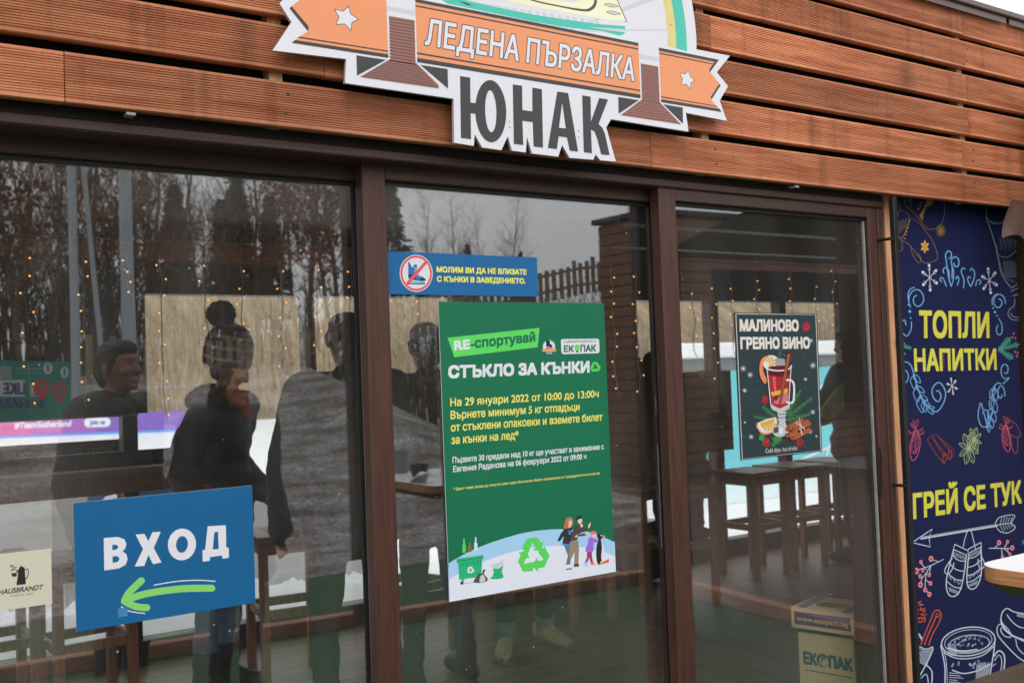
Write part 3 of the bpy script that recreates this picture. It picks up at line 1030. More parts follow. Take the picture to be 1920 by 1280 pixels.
N.text('С КЪНКИ В ЗАВЕДЕНИЕТО.', (638, 432), (1694, 456), (638, 370), YEL, 0.05)
N.poly([(1510, 250), (1545, 170), (1575, 140), (1560, 250)], mat('print_crease', S(30, 92, 144), 0.3))
N.build('notice_sticker', 'blue strip notice with a crossed-out ice skate, above the green poster', 'notice')

# --- green poster
G1 = Art(Y2-0.007, 820, 560, 3.765)
GREEN = mat('print_green', S(24, 110, 78, 1.0), 0.44, 0.03, 2.0, spec=.25)
LIME = pm('lime', 88, 204, 92); YTXT = pm('pale_yellow', 222, 214, 110); DGREEN = pm('deep_green', 30, 104, 78)
G1.board([(8, 20), (1176, 32), (1253, 1928), (88, 2136)], 0.004, GREEN, WHITE)
G1.poly([(72, 275), (722, 205), (708, 342), (120, 412)], LIME)
G1.text('RE', (122, 362), (228, 350), (120, 296), WHITE, 0.05)
G1.text('-спортувай', (238, 348), (690, 299), (236, 282), DGREEN, 0.045)
G1.poly(C([(872, 292), (885, 284), (1130, 281), (1142, 290), (1145, 372), (1134, 384), (888, 391), (876, 380)], 1), WHITE)
G1.text('СЪБИРАЙ РАЗДЕЛНО С', (893, 312), (1118, 306), (893, 295), DGREEN, 0.02)
G1.text('ЕК', (895, 374), (962, 373), (895, 330), DGREEN, 0.05)
G1.text('ПАК', (1012, 373), (1118, 370), (1012, 328), DGREEN, 0.05)
G1.ell(987, 346, 20, 23, LIME); G1.ell(992, 352, 13, 14, GREENL); G1.poly([(975, 378), (984, 364), (992, 364), (1000, 377)], DGREEN)
G1.ell(788, 335, 46, 46, TEAL); G1.ell(788, 337, 40, 40, WHITE)
G1.poly([(768, 290), (792, 294), (796, 318), (812, 328), (810, 340), (768, 338)], BLACK); G1.poly([(764, 345), (815, 340), (812, 348), (766, 352)], INK)
G1.poly([(740, 354), (838, 350), (838, 372), (742, 374)], ORANGE); G1.poly([(760, 376), (822, 374), (820, 394), (760, 396)], NAVY)
G1.text('ЮНАК', (770, 391), (812, 389), (770, 380), WHITE, 0.03)
G1.text('СТЪКЛО ЗА КЪНКИ', (82, 556), (1070, 516), (82, 476), WHITE, 0.060)
def recycle(A_, cx, cy, r, material, sq=1.0, sh=0.0):
    for k in range(3):
        t0 = rad(120*k-90)
        def q(u, v):
            x, y = u*math.cos(t0+math.pi/2)-v*math.sin(t0+math.pi/2), u*math.sin(t0+math.pi/2)+v*math.cos(t0+math.pi/2)
            return (cx+x*r*sq, cy+y*r+sh*x*r)
        A_.poly([q(-0.72, -0.42), q(-0.40, -0.95), q(0.28, -0.95), q(0.48, -0.62), q(0.66, -0.72), q(0.50, -0.16), q(-0.02, -0.28), q(0.14, -0.40), q(-0.06, -0.72), q(-0.28, -0.18)], material)
recycle(G1, 1115, 482, 38, LIME)
lines = [('На 29 януари 2022 от 10:00 до 13:00ч', (92, 758), (1138, 693), 56, YTXT), ('Върнете минимум 5 кг отпадъци', (95, 848), (1003, 785), 57, YTXT),
         ('от стъклени опаковки и вземете билет', (97, 935), (1165, 858), 58, YTXT), ('за кънки на лед*', (100, 1024), (572, 986), 58, YTXT),
         ('Първите 30 предали над 10 кг ще участват в занимание с', (108, 1158), (1175, 1060), 42, WHITE), ('Евгения Раданова на 06 февруари 2022 от 09:00 ч', (112, 1222), (1050, 1128), 42, WHITE)]
for s_, bl, br, h_, m_ in lines:
    G1.text(s_, bl, br, (bl[0], bl[1]-h_), m_, 0.022)
G1.crop(820, 880, 4.922)
G1.text('* Един човек може да получи само един безплатен билет независимо от предаденото количество', (148, 192), (1500, 42), (148, 166), YTXT, 0.014)
PBLUE = pm('pale_blue', 158, 198, 232); ICEW = pm('ice_white', 214, 218, 232)
G1.poly([(104, 862)]+C([(104, 862), (250, 778), (420, 700), (640, 625), (850, 572), (1080, 550), (1270, 556), (1450, 590), (1637, 668)], 4, False)+[(1647, 940), (108, 1215)], PBLUE)
G1.poly([(110, 1010)]+C([(110, 1010), (250, 925), (430, 845), (640, 772), (850, 725), (1080, 702), (1270, 708), (1450, 735), (1641, 796)], 4, False)+[(1647, 938), (113, 1219)], ICEW)
recycle(G1, 884, 790, 172, LIME, 0.86, -0.10)
# bottles
for (x, y, h_, w_, m_) in ((246, 768, 135, 32, LIME), (299, 760, 88, 32, pm('brown', 142, 100, 58)), (354, 752, 132, 32, pm('clear', 190, 216, 220))):
    G1.poly([(x-w_/2, y), (x+w_/2, y-3), (x+w_/2, y-h_*.5), (x+w_*.2, y-h_*.66), (x+w_*.2, y-h_), (x-w_*.25, y-h_+2), (x-w_*.25, y-h_*.66), (x-w_/2, y-h_*.5)], m_)
BIN = pm('bin_green', 40, 172, 116)
G1.poly([(176, 822), (424, 786), (424, 822), (412, 828), (408, 985), (200, 1014), (192, 862), (178, 858)], BIN)
G1.stroke([(178, 845), (424, 808)], 5, DGREEN, cap=False)
for i in range(7): G1.stroke([(205+i*32, 862-i*5), (209+i*32, 892-i*5)], 5, DGREEN, cap=False)
recycle(G1, 306, 925, 34, ICEW)
G1.poly([(215, 1015), (252, 1008), (240, 1035)], BIN); G1.ell(226, 1044, 15, 16, NAVY); G1.stroke([(205, 1056), (345, 1036)], 3, INK, cap=False)
G1.poly(C([(336, 1040), (345, 1005), (372, 970), (378, 940), (392, 962), (412, 955), (420, 925), (446, 920), (428, 958), (450, 985), (466, 1018), (420, 1040)], 2), INK)
G1.poly(C([(390, 1036), (395, 985), (420, 968), (440, 1000), (436, 1030)], 2), LGREY)
G1.poly(C([(482, 1004), (505, 985), (520, 945), (512, 908), (560, 912), (606, 880), (616, 848), (604, 900), (594, 945), (612, 990), (560, 1008)], 2), BIN)
G1.poly(C([(498, 880), (520, 866), (560, 862), (590, 850), (604, 825), (600, 872), (560, 902), (515, 904)], 2), LGREY)
# skating family
SKIN = pm('skin', 236, 188, 170); GINGER = pm('ginger', 186, 108, 70); JACKET = pm('dark_jacket', 48, 50, 56); DENIM = pm('denim', 96, 116, 128); TAUPE = pm('taupe', 142, 130, 112)
COAT = pm('brown_coat', 78, 66, 70); LILAC = pm('lilac', 154, 106, 208); PLUM = pm('plum', 150, 58, 112); CORAL = pm('coral', 232, 104, 116); BLU = pm('shirt_blue', 60, 140, 214)
G1.poly(C([(1188, 450), (1222, 436), (1248, 455), (1252, 490), (1236, 530), (1190, 548), (1166, 530), (1176, 485)], 3), GINGER)
G1.poly(C([(1212, 470), (1238, 466), (1238, 505), (1226, 530), (1224, 560), (1208, 560), (1212, 520)], 3), SKIN); G1.poly([(1208, 462), (1238, 456), (1240, 468), (1210, 474)], BLU)
G1.poly([(1170, 548), (1240, 530), (1240, 600), (1220, 690), (1152, 690), (1166, 610), (1128, 662), (1106, 655), (1140, 585)], JACKET)
G1.poly([(1212, 560), (1230, 560), (1228, 600), (1212, 600)], BLU); G1.poly([(1150, 682), (1218, 684), (1216, 696), (1150, 692)], BLU); G1.poly([(1100, 672), (1120, 675), (1116, 712), (1104, 705)], SKIN)
G1.poly([(1166, 695), (1232, 690), (1232, 770), (1226, 880), (1184, 880), (1204, 790)], DENIM)
G1.poly(C([(1183, 880), (1226, 872), (1244, 895), (1240, 908), (1188, 910)], 2), ICEW); G1.stroke([(1186, 918), (1242, 912)], 10, INK, cap=False)
G1.poly(C([(1286, 435), (1322, 424), (1334, 432), (1330, 450), (1290, 464)], 2), BLACK); G1.poly(C([(1296, 462), (1332, 450), (1334, 485), (1316, 502), (1298, 490)], 2), SKIN)
G1.poly([(1262, 530), (1300, 500), (1330, 545), (1380, 535), (1392, 560), (1330, 580), (1300, 600), (1290, 650), (1226, 660), (1238, 590)], COAT); G1.poly([(1300, 600), (1376, 580), (1372, 606), (1300, 615)], COAT)
G1.poly(C([(1388, 530), (1398, 500), (1414, 488), (1412, 512), (1400, 538)], 2), SKIN); G1.poly(C([(1360, 590), (1392, 565), (1390, 588), (1368, 600)], 2), SKIN); G1.ell(1330, 515, 12, 16, SKIN)
G1.poly([(1264, 622), (1290, 590), (1292, 626)], SAND)
G1.poly([(1226, 660), (1300, 655), (1306, 740), (1300, 868), (1262, 868), (1266, 760), (1222, 845), (1216, 800)], TAUPE); G1.poly([(1258, 868), (1304, 866), (1308, 892), (1260, 896)], INK)
G1.poly(C([(1416, 570), (1446, 564), (1468, 580), (1462, 598), (1420, 605)], 2), CORAL); G1.poly(C([(1428, 600), (1458, 592), (1456, 625), (1432, 630)], 2), SKIN)
G1.poly(C([(1390, 635), (1420, 620), (1440, 632), (1500, 650), (1502, 668), (1442, 672), (1440, 730), (1424, 762), (1366, 752), (1378, 700), (1392, 668)], 2), LILAC)
G1.poly([(1380, 755), (1424, 762), (1426, 800), (1436, 855), (1412, 858), (1402, 805), (1384, 850), (1358, 862), (1380, 805)], PLUM)
G1.poly([(1352, 855), (1384, 858), (1386, 890), (1345, 870)], PBLUE); G1.poly([(1412, 850), (1436, 846), (1454, 872), (1416, 880)], CORAL)
G1.poly(C([(1470, 610), (1490, 592), (1520, 598), (1524, 625), (1510, 645), (1528, 720), (1530, 800), (1510, 865), (1478, 868), (1464, 780), (1472, 690), (1486, 645)], 3), BLACK)
G1.poly(C([(1512, 660), (1532, 700), (1538, 790), (1520, 840), (1510, 800), (1518, 720)], 2), ICEW); G1.poly([(1520, 600), (1552, 612), (1528, 626)], ORANGE); G1.ell(1510, 606, 7, 6, WHITE)
G1.poly(C([(1500, 860), (1520, 835), (1550, 840), (1560, 858)], 2), YTXT); G1.poly([(1476, 870), (1540, 845), (1584, 820), (1580, 852), (1530, 866)], RED); G1.poly([(1500, 645), (1516, 650), (1510, 662), (1500, 660)], RED)
G1.build('recycling_poster', 'tall green poster about glass recycling and skating on the middle door', 'poster')

# --- mulled wine poster
W = Art(Y3-0.005, 1360, 570, 4.265)
SLATE = mat('print_slate', S(36, 54, 60, 1.1), 0.38, 0.06, 3); OFFW = pm('off_white', 214, 208, 202); WINE = pm('wine', 160, 40, 46); CINN = pm('cinnamon', 166, 92, 56); CINND = pm('cinnamon_dark', 88, 44, 30)
OR2 = pm('orange_rind', 222, 130, 84); PULP = pm('pulp', 206, 164, 64); FIR = pm('fir', 58, 128, 66); FIRD = pm('fir_dark', 36, 92, 58); RASP = pm('raspberry', 152, 40, 52); SILV = pm('silver', 184, 186, 190)
W.board([(72, 68), (733, 75), (775, 1178), (127, 1247)], 0.004, SLATE, SLATE)
W.stroke([(84, 78), (723, 84), (765, 1170), (136, 1238), (84, 78)], 5, OFFW, cap=False)
W.stroke([(430, 420), (445, 360), (470, 310), (440, 250), (390, 240)], 40, mat('print_steam', S(50, 74, 82), 0.4), smooth=5, taper=True)
W.text('МАЛИНОВО', (120, 212), (584, 212), (118, 126), OFFW, 0.055)
W.text('ГРЕЯНО ВИНО', (126, 355), (674, 350), (123, 268), OFFW, 0.055)
rr = random.Random(3)
def raspberry(A_, cx, cy, r):
    A_.ell(cx, cy, r, r*1.25, RASP, n=14)
    L = A_.nxt()
    for _ in range(9):
        A_.ell(cx+rr.uniform(-.55, .55)*r, cy+rr.uniform(-.7, .7)*r, r*.22, r*.22, pm('raspberry_light', 190, 62, 70), n=8, layer=L)
def flake(A_, cx, cy, r, material, w=3):
    for k in range(4):
        t = math.pi*k/4+0.2
        A_.stroke([(cx-r*math.cos(t), cy-r*math.sin(t)), (cx+r*math.cos(t), cy+r*math.sin(t))], w, material, cap=False)
    A_.ell(cx, cy, r*.3, r*.3, material, n=8)
for (x, y, r) in ((648, 180, 32), (316, 765, 26), (328, 1105, 30), (597, 1105, 28)): raspberry(W, x, y, r)
for (x, y, r) in ((143, 515, 26), (198, 565, 24), (154, 690, 18), (699, 490, 26), (641, 600, 14), (699, 862, 20), (678, 1020, 18), (206, 1060, 20), (683, 292, 18), (155, 945, 8), (727, 1055, 8)): flake(W, x, y, r, OFFW, 3)
for _ in range(26):
    W.ell(rr.uniform(120, 700), rr.uniform(380, 1150), 2.2, 2.2, OFFW, n=6)
def fir(A_, p, q, ln, n, mats, w=3):
    p, q = Vector(p), Vector(q)
    d = (q-p).normalized(); nn = Vector((-d.y, d.x))
    A_.stroke([p, q], w+1, mats[1], cap=False)
    for i in range(n):
        t = (i+.5)/n
        c = p+(q-p)*t
        l_ = ln*(1-.55*t)*rr.uniform(.75, 1.1)
        for s_ in (1, -1):
            e = c+(d*0.8+nn*s_)*l_*.75
            A_.stroke([c, e], w, mats[i % 2], cap=False, taper=False)
for (p, q) in (((480, 900), (600, 690)), ((500, 900), (690, 750)), ((480, 930), (670, 880)), ((430, 930), (300, 820)), ((420, 940), (230, 900)), ((380, 960), (240, 960)), ((300, 1030), (280, 1085)), ((450, 1060), (370, 1130)), ((440, 1050), (380, 1085))):
    fir(W, p, q, 42, 12, (FIR, pm('fir_light', 84, 164, 84)))
# orange slices
W.ell(362, 470, 66, 62, WHITE, n=26); W.poly(C([(300, 425), (272, 470), (270, 560), (296, 620), (318, 634), (325, 600), (300, 540), (300, 470), (330, 420)], 3), OR2)
for k in range(7):
    t = -2.6+k*.62
    W.poly([(345, 470), (345+56*math.cos(t), 472+56*math.sin(t)), (345+56*math.cos(t+.45), 472+56*math.sin(t+.45))], PULP)
W.poly(C([(250, 950), (400, 902), (402, 990), (360, 1035), (300, 1042), (260, 1010)], 2), OR2); W.poly(C([(258, 950), (398, 904), (398, 985), (355, 1022), (300, 1028), (268, 1000)], 2), WHITE)
for k in range(6):
    t = 0.15+k*.44
    W.poly([(345, 945), (345+70*math.cos(t), 945+70*math.sin(t)), (345+70*math.cos(t+.34), 945+70*math.sin(t+.34))], PULP)
W.poly([(272, 952), (388, 912), (385, 945), (290, 985)], PULP)
# glass
W.poly([(395, 432), (470, 438), (478, 500), (400, 500)], mat('print_glass_grey', S(150, 158, 162), 0.4))
W.poly([(328, 505), (524, 498), (505, 790), (468, 835), (408, 835), (356, 790)], WINE)
W.poly(C([(330, 508), (420, 492), (522, 500), (515, 560), (430, 582), (338, 560)], 2), pm('wine_dark', 92, 24, 30))
W.stroke([(326, 500), (344, 522), (420, 532), (500, 520), (524, 492)], 11, WHITE, smooth=4)
W.stroke([(328, 510), (358, 800)], 7, WHITE); W.stroke([(521, 505), (503, 790)], 6, WHITE)
W.poly([(372, 580), (396, 578), (404, 720), (388, 722)], RED)
W.poly([(358, 705), (490, 672), (496, 706), (372, 736)], PULP); W.poly(C([(380, 790), (420, 745), (490, 705), (492, 770), (450, 800)], 2), pm('rose', 196, 112, 120)); W.poly(C([(386, 740), (410, 730), (414, 760), (392, 770)], 2), CINND)
W.poly([(490, 385), (524, 392), (440, 808), (420, 804)], CINND); W.poly([(496, 388), (518, 392), (436, 802), (424, 800)], CINN); W.stroke([(508, 396), (431, 796)], 3, CINND, cap=False); W.ell(508, 388, 18, 12, CINND, 0.3)
W.stroke([(488, 606), (530, 615), (545, 660), (540, 770), (515, 790), (488, 782)], 16, WHITE, smooth=4)
W.poly(C([(356, 795), (430, 835), (508, 795), (500, 840), (432, 860), (372, 845)], 2), SILV)
W.poly([(408, 858), (482, 856), (474, 905), (480, 930), (412, 930), (420, 905)], SILV); W.stroke([(420, 880), (474, 878)], 6, INK, cap=False); W.stroke([(416, 908), (476, 906)], 6, INK, cap=False)
W.poly(C([(425, 930), (470, 930), (480, 960), (500, 1000), (490, 1040), (430, 1062), (380, 1040), (376, 1000), (420, 965)], 2), SILV); W.poly(C([(382, 990), (415, 980), (420, 1020), (385, 1030)], 2), INK); W.ell(440, 1010, 18, 30, WHITE)
for (a, b_, w_) in (((490, 1000), (650, 940), 34), ((540, 1005), (665, 955), 34), ((530, 1075), (665, 1005), 36), ((495, 975), (610, 920), 22), ((490, 1050), (560, 1030), 40)):
    W.stroke([a, b_], w_, CINN); W.stroke([(a[0], a[1]-w_*.2), (b_[0], b_[1]-w_*.2)], 3, CINND, cap=False); W.ell(a[0], a[1], w_*.45, w_*.5, CINND); W.ell(a[0], a[1], w_*.26, w_*.3, CINN)
for (p, q) in (((585, 905), (610, 1040)), ((560, 930), (635, 1005)), ((550, 950), (630, 990)), ((588, 985), (606, 1045))): W.stroke([p, q], 4, OFFW, cap=False)
W.text('Cold days, hot drinks', (316, 1190), (570, 1165), (316, 1152), OFFW, 0.0)
W.build('mulled_wine_poster', 'dark slate poster of a glass of red mulled wine on the right door', 'poster')

# --- hot drinks banner with its black tube frame
BY = -0.045
bn = thing('drinks_banner', 'tall navy banner with yellow lettering and chalk drawings to the right of the doors', 'banner', (P(1800, 800, BY).x, BY, 0.4))
H = Art(BY, 1620, 340, 4)
H.cyc = 64
NAVYB = mat('print_banner_navy', S(22, 29, 72, 1.0), 0.65, 0.06, 2.5, spec=.2)
YB_ = pm('banner_yellow', 214, 208, 72); LB = pm('chalk_blue', 108, 164, 214); CHALK = pm('chalk', 196, 208, 222); GOLD = pm('gold', 148, 118, 56); GOLD2 = pm('gold_bright', 210, 160, 60); CGREY = pm('chalk_grey', 120, 138, 140)
PINK = pm('chalk_pink', 196, 84, 100); PINKL = pm('berry_pink', 224, 140, 156); BRK = pm('chalk_rust', 142, 56, 44); ORG = pm('chalk_orange', 206, 88, 48); SAGE = pm('sage', 164, 182, 132); TFIR = pm('teal_fir', 52, 140, 118)
xl, xr = xw1+0.004, P(1909, 640, BY).x
zt, zb_ = 2.42, P(1883, 1264, BY).z
H.mb.box((xl, BY, zb_), (xr, BY+0.004, zt), NAVYB)
# mittens and hat top left
def gl(pts, w=3.2, m_=GOLD, sm=4): H.stroke(pts, w, m_, smooth=sm, cap=False)
gl([(268, 210), (330, 245), (335, 300), (310, 390), (270, 425), (245, 380), (245, 290), (268, 210)])
gl([(350, 275), (420, 320), (510, 440), (545, 530), (548, 585), (480, 610), (440, 600), (345, 480), (290, 445), (300, 400), (350, 275)])
gl([(350, 490), (370, 560), (415, 612), (425, 570), (400, 540)]); gl([(250, 400), (280, 450), (288, 510), (262, 520), (250, 470)])
gl([(225, 110), (260, 160), (268, 210)]); gl([(300, 120), (320, 190), (380, 240), (440, 320), (490, 360), (545, 350)])
gl([(600, 150), (605, 230), (585, 310), (545, 352)]); gl([(355, 120), (350, 200)], 2.5); gl([(330, 130), (345, 150), (352, 120)], 2.5)
for i in range(9): gl([(258+i*8, 300-i*3), (262+i*7, 395-i*7)], 1.8, sm=0)
for i in range(6): H.ell(342-i*7, 298+i*26, 4, 5, GOLD2, n=8)
for i in range(7): H.ell(432-i*4, 160+i*8, 5, 6, GOLD2, n=8) if i % 3 == 0 else None
H.poly([(520, 120), (470, 140), (440, 220), (412, 255), (440, 300), (445, 250), (470, 190), (500, 185), (522, 150)], GOLD)
for k in range(6):
    t = rad(60*k+30)
    c_ = (456+18*math.cos(t), 490+26*math.sin(t))
    H.poly([(456, 490), (456+22*math.cos(t-.42), 490+34*math.sin(t-.42)), (456+36*math.cos(t), 490+52*math.sin(t)), (456+22*math.cos(t+.42), 490+34*math.sin(t+.42))], GOLD2)
for k in range(16):
    t = rad(22.5*k); H.stroke([(575, 370), (575+38*math.cos(t), 370+46*math.sin(t))], 4, GOLD, cap=False)
# glass top right
for pts, w in (([(920, 190), (918, 280), (945, 350), (985, 480), (1010, 600), (1030, 690), (1080, 770), (1105, 800)], 7), ([(935, 300), (1010, 320), (1080, 270), (1130, 210)], 6), ([(925, 280), (960, 305), (1030, 310)], 4),
               ([(1010, 555), (1070, 570), (1145, 520)], 5), ([(990, 470), (1020, 620), (1060, 720), (1150, 760)], 3), ([(1105, 800), (1150, 770)], 6), ([(1100, 825), (1155, 800)], 7), ([(1115, 860), (1155, 845)], 7),
               ([(1130, 880), (1125, 930), (1090, 960), (1080, 1000), (1110, 1035), (1160, 1040)], 6), ([(1095, 985), (1120, 1015), (1160, 1020)], 5)):
    H.stroke(pts, w, CGREY, smooth=4, cap=False)
for i in range(15): H.stroke([(1015+i*9, 420+(i % 3)*12), (1030+i*8, 520-(i % 4)*20)], 1.8, CGREY, cap=False)
for i in range(12): H.stroke([(1045+i*8, 600), (1062+i*7.5, 720)], 2, CGREY, cap=False)
# flakes
def sflake(cx, cy, r, rot=0.1):
    for k in range(6):
        t = rad(60*k)+rot
        e = (cx+r*.62*math.cos(t), cy+r*math.sin(t))
        H.stroke([(cx, cy), e], 4.5, CHALK, cap=False)
        H.ell(e[0], e[1], 8*r/90+2, 10*r/90+2, CHALK, n=10); 
        m1 = (cx+(e[0]-cx)*.55, cy+(e[1]-cy)*.55)
        for s_ in (.6, -.6): H.stroke([m1, (m1[0]+r*.2*math.cos(t+s_), m1[1]+r*.3*math.sin(t+s_))], 3.5, CHALK, cap=False)
sflake(492, 722, 92, 0.45); sflake(940, 745, 90, 0.35)
# steam curls
def bl(pts, w=8): H.stroke(pts, w, LB, smooth=5, cap=False)
bl([(655, 790), (635, 720), (618, 600), (612, 550), (632, 522), (655, 540), (650, 575), (635, 575)], 9); bl([(660, 730), (662, 650), (655, 590), (685, 565), (710, 590), (705, 635), (680, 635), (675, 610)], 9)
bl([(640, 720), (635, 670), (612, 645), (592, 668), (602, 692)]); bl([(618, 790), (600, 740), (580, 720), (570, 740), (585, 755)]); bl([(700, 780), (712, 730), (698, 712), (690, 735)])
bl([(745, 800), (750, 740), (730, 680), (740, 650), (758, 660)]); bl([(800, 790), (825, 730), (828, 680), (808, 652), (795, 672)]); bl([(800, 790), (778, 740), (785, 715), (800, 725)]); bl([(838, 785), (845, 750), (868, 738), (875, 760), (862, 772)])
bl([(655, 785), (672, 720), (670, 650)], 7)
def spiral(cx, cy, r0, r1, a0, turns, tail=(), sq=.75, w=8):
    pts = []
    for i in range(22):
        t = a0+turns*2*math.pi*i/21; r = r0+(r1-r0)*i/21
        pts.append((cx+r*math.cos(t)*sq, cy+r*math.sin(t)))
    H.stroke(pts+list(tail), w, LB, smooth=2, cap=False)
spiral(400, 885, 30, 90, 4.6, -1.35); bl([(335, 900), (330, 850), (345, 810), (380, 793)]); bl([(355, 1050), (352, 1110), (320, 1160), (285, 1120), (282, 1060), (305, 1040), (315, 1080)])
for (x, y, r) in ((332, 925, 6), (343, 975, 10), (350, 1025, 6), (968, 950, 6), (982, 980, 9), (997, 1008, 6)): H.ell(x, y, r, r*1.2, LB, n=12)
spiral(1010, 905, 22, 68, 4.6, 1.3); bl([(962, 930), (962, 880), (985, 850), (1010, 845)], 7); bl([(1010, 1025), (1035, 1080), (1030, 1140), (1005, 1148), (992, 1110), (1005, 1075)], 7)
H.text('ТОПЛИ', (420, 1166), (936, 1166), (418, 975), YB_, 0.036)
for (x, y0) in ((460, 1035), (708, 1018), (922, 1035)):
    for i in range(5): H.stroke([(x, y0+i*26), (x, y0+i*26+14)], 5, ORG, cap=False)
# second crop
H.crop(1620, 640, 4)
for (p, q) in (((250, 20), (350, 50)), ((262, 60), (300, 100)), ((240, -10), (300, 20))): fir(H, p, q, 34, 10, (TFIR, pm('teal_fir_light', 74, 170, 140)), 4)
for (p, q) in (((1165, 20), (1010, 60)), ((1100, -30), (1020, 50)), ((1120, 130), (1010, 60))): fir(H, p, q, 34, 12, (TFIR, pm('teal_fir_light', 74, 170, 140)), 4)
for (x, y) in ((1132, 78), (1152, 85), (1145, 110), (1122, -60), (1112, -30), (1135, -25)): H.ell(x, y, 6, 10, PINK, n=10)
H.text('НАПИТКИ', (383, 218), (992, 206), (378, 60), YB_, 0.036)
for (x, y0) in ((392, 95), (598, 100), (852, 90), (980, 75)):
    for i in range(4): H.stroke([(x, y0+i*28), (x, y0+i*28+15)], 5, ORG, cap=False)
spiral(300, 252, 20, 70, 3.0, 0.9, sq=.65); bl([(280, 148), (340, 165), (370, 230), (400, 340), (450, 450), (520, 520), (560, 515), (600, 450), (612, 380), (580, 318), (545, 312), (510, 360), (520, 420), (555, 450), (578, 410), (560, 372), (540, 372)], 9)
def leaf(x, y, dx, dy, m_=LB, w=6): H.stroke([(x, y), (x+dx*.4-dy*.25, y+dy*.4+dx*.25), (x+dx, y+dy), (x+dx*.5+dy*.18, y+dy*.5-dx*.18), (x, y)], w, m_, smooth=4, cap=False)
for (x, y, dx, dy) in ((372, 240, 50, 70), (372, 250, 5, 105), (395, 330, 58, 55), (395, 340, 8, 115), (418, 400, 60, 40), (418, 410, 18, 125), (440, 440, 55, 40), (440, 450, 22, 80), (480, 490, 50, 8), (478, 490, 40, 55)): leaf(x, y, dx, dy)
spiral(1060, 215, 20, 68, 2.2, -1.2, [(1085, 280), (1040, 318)], sq=.6); spiral(1025, 390, 25, 70, 0.3, 1.0, sq=.45); bl([(1030, 320), (1000, 312), (970, 350), (958, 420)]); spiral(905, 560, 35, 110, 3.6, 1.1, [(930, 660)], sq=.5)
for (x, y, dx, dy) in ((985, 345, -40, 80), (985, 350, 5, 95), (968, 420, -18, 90), (970, 430, 20, 105), (962, 500, -30, 80), (965, 520, 18, 85), (950, 560, -25, 60), (955, 580, 8, 70), (935, 620, -15, 30), (940, 625, -5, 55)): leaf(x, y, dx, dy)
sflake(660, 335, 58, 0.3)
def pod(cx, cy, s=1, fl=1):
    H.stroke([(cx+fl*a*s, cy+b_*s) for a, b_ in ((-8, -110), (-38, -20), (-45, 50), (-30, 120), (0, 105), (25, 40), (30, -40), (10, -100), (-8, -110))], 6, PINK, smooth=3, cap=False)
    H.stroke([(cx+fl*a*s, cy+b_*s) for a, b_ in ((-8, -95), (-28, -20), (-32, 45), (-10, 70), (12, 30), (16, -40), (2, -90))], 4, PINK, smooth=3, cap=False)
    L = H.nxt()
    for i in range(7): H.ell(cx+fl*(-10+(i % 2)*9)*s, cy+(-70+i*21)*s, 9*s, 11*s, PINK, hole=(6*s, 8*s), n=10, layer=L)
    for (dx, dy) in ((-40, -120), (-20, -140), (15, -150), (50, -80), (60, -50), (-60, -60)):
        H.stroke([(cx-fl*4*s, cy-112*s), (cx+fl*(dx*.6+8)*s, cy+(dy-30)*s*.9), (cx+fl*dx*s, cy+(dy-60)*s*.9), (cx+fl*(dx*.5-10)*s, cy+(dy-20)*s*.95), (cx-fl*4*s, cy-112*s)], 3, PINK, smooth=3, cap=False)
pod(390, 770, 1.0); pod(1062, 720, .85, -1)
H.stroke([(1085, 590), (1140, 620), (1172, 690), (1160, 715), (1100, 700), (1055, 620)], 3, PINK, smooth=4, cap=False); H.stroke([(1150, 720), (1152, 800), (1140, 840), (1115, 810), (1100, 740)], 3, PINK, smooth=4, cap=False)
for off in (0, 38):
    H.stroke([(475+off, 735-off*.5), (530+off, 830-off*.5), (590+off, 905-off*.6)], 5, BRK, smooth=3, cap=False); H.stroke([(515+off, 715-off*.3), (570+off, 790-off*.3), (620+off, 850-off*.5)], 5, BRK, smooth=3, cap=False)
    H.ell(602+off*1.1, 875-off*.7, 16, 40, BRK, 0.1, hole=(9, 26))
H.stroke([(470, 740), (500, 712), (540, 700), (600, 750), (675, 820), (655, 880)], 4, BRK, smooth=3, cap=False)
def anise(cx, cy, r, n=8):
    for k in range(n):
        t = 2*math.pi*k/n+.3
        d = Vector((math.cos(t)*.62, math.sin(t))); nn = Vector((-d.y, d.x))*.24
        a = Vector((cx, cy)); e = a+d*r; m1 = a+d*r*.5
        H.stroke([a, m1+nn*r*.8, e, m1-nn*r*.8, a], 4, SAGE, smooth=3, cap=False); H.stroke([a, e], 2.5, SAGE, cap=False)
anise(785, 800, 125); anise(825, 735, 95)
H.text('ГРЕЙ СЕ ТУК', (375, 1322), (1180, 1205), (370, 1145), YB_, 0.036)
H.poly([(655, 1062), (672, 1050), (682, 1060), (694, 1046), (702, 1062), (680, 1090)], YB_)
H.poly([(340, 1290), (352, 1275), (356, 1320), (340, 1330)], YB_)
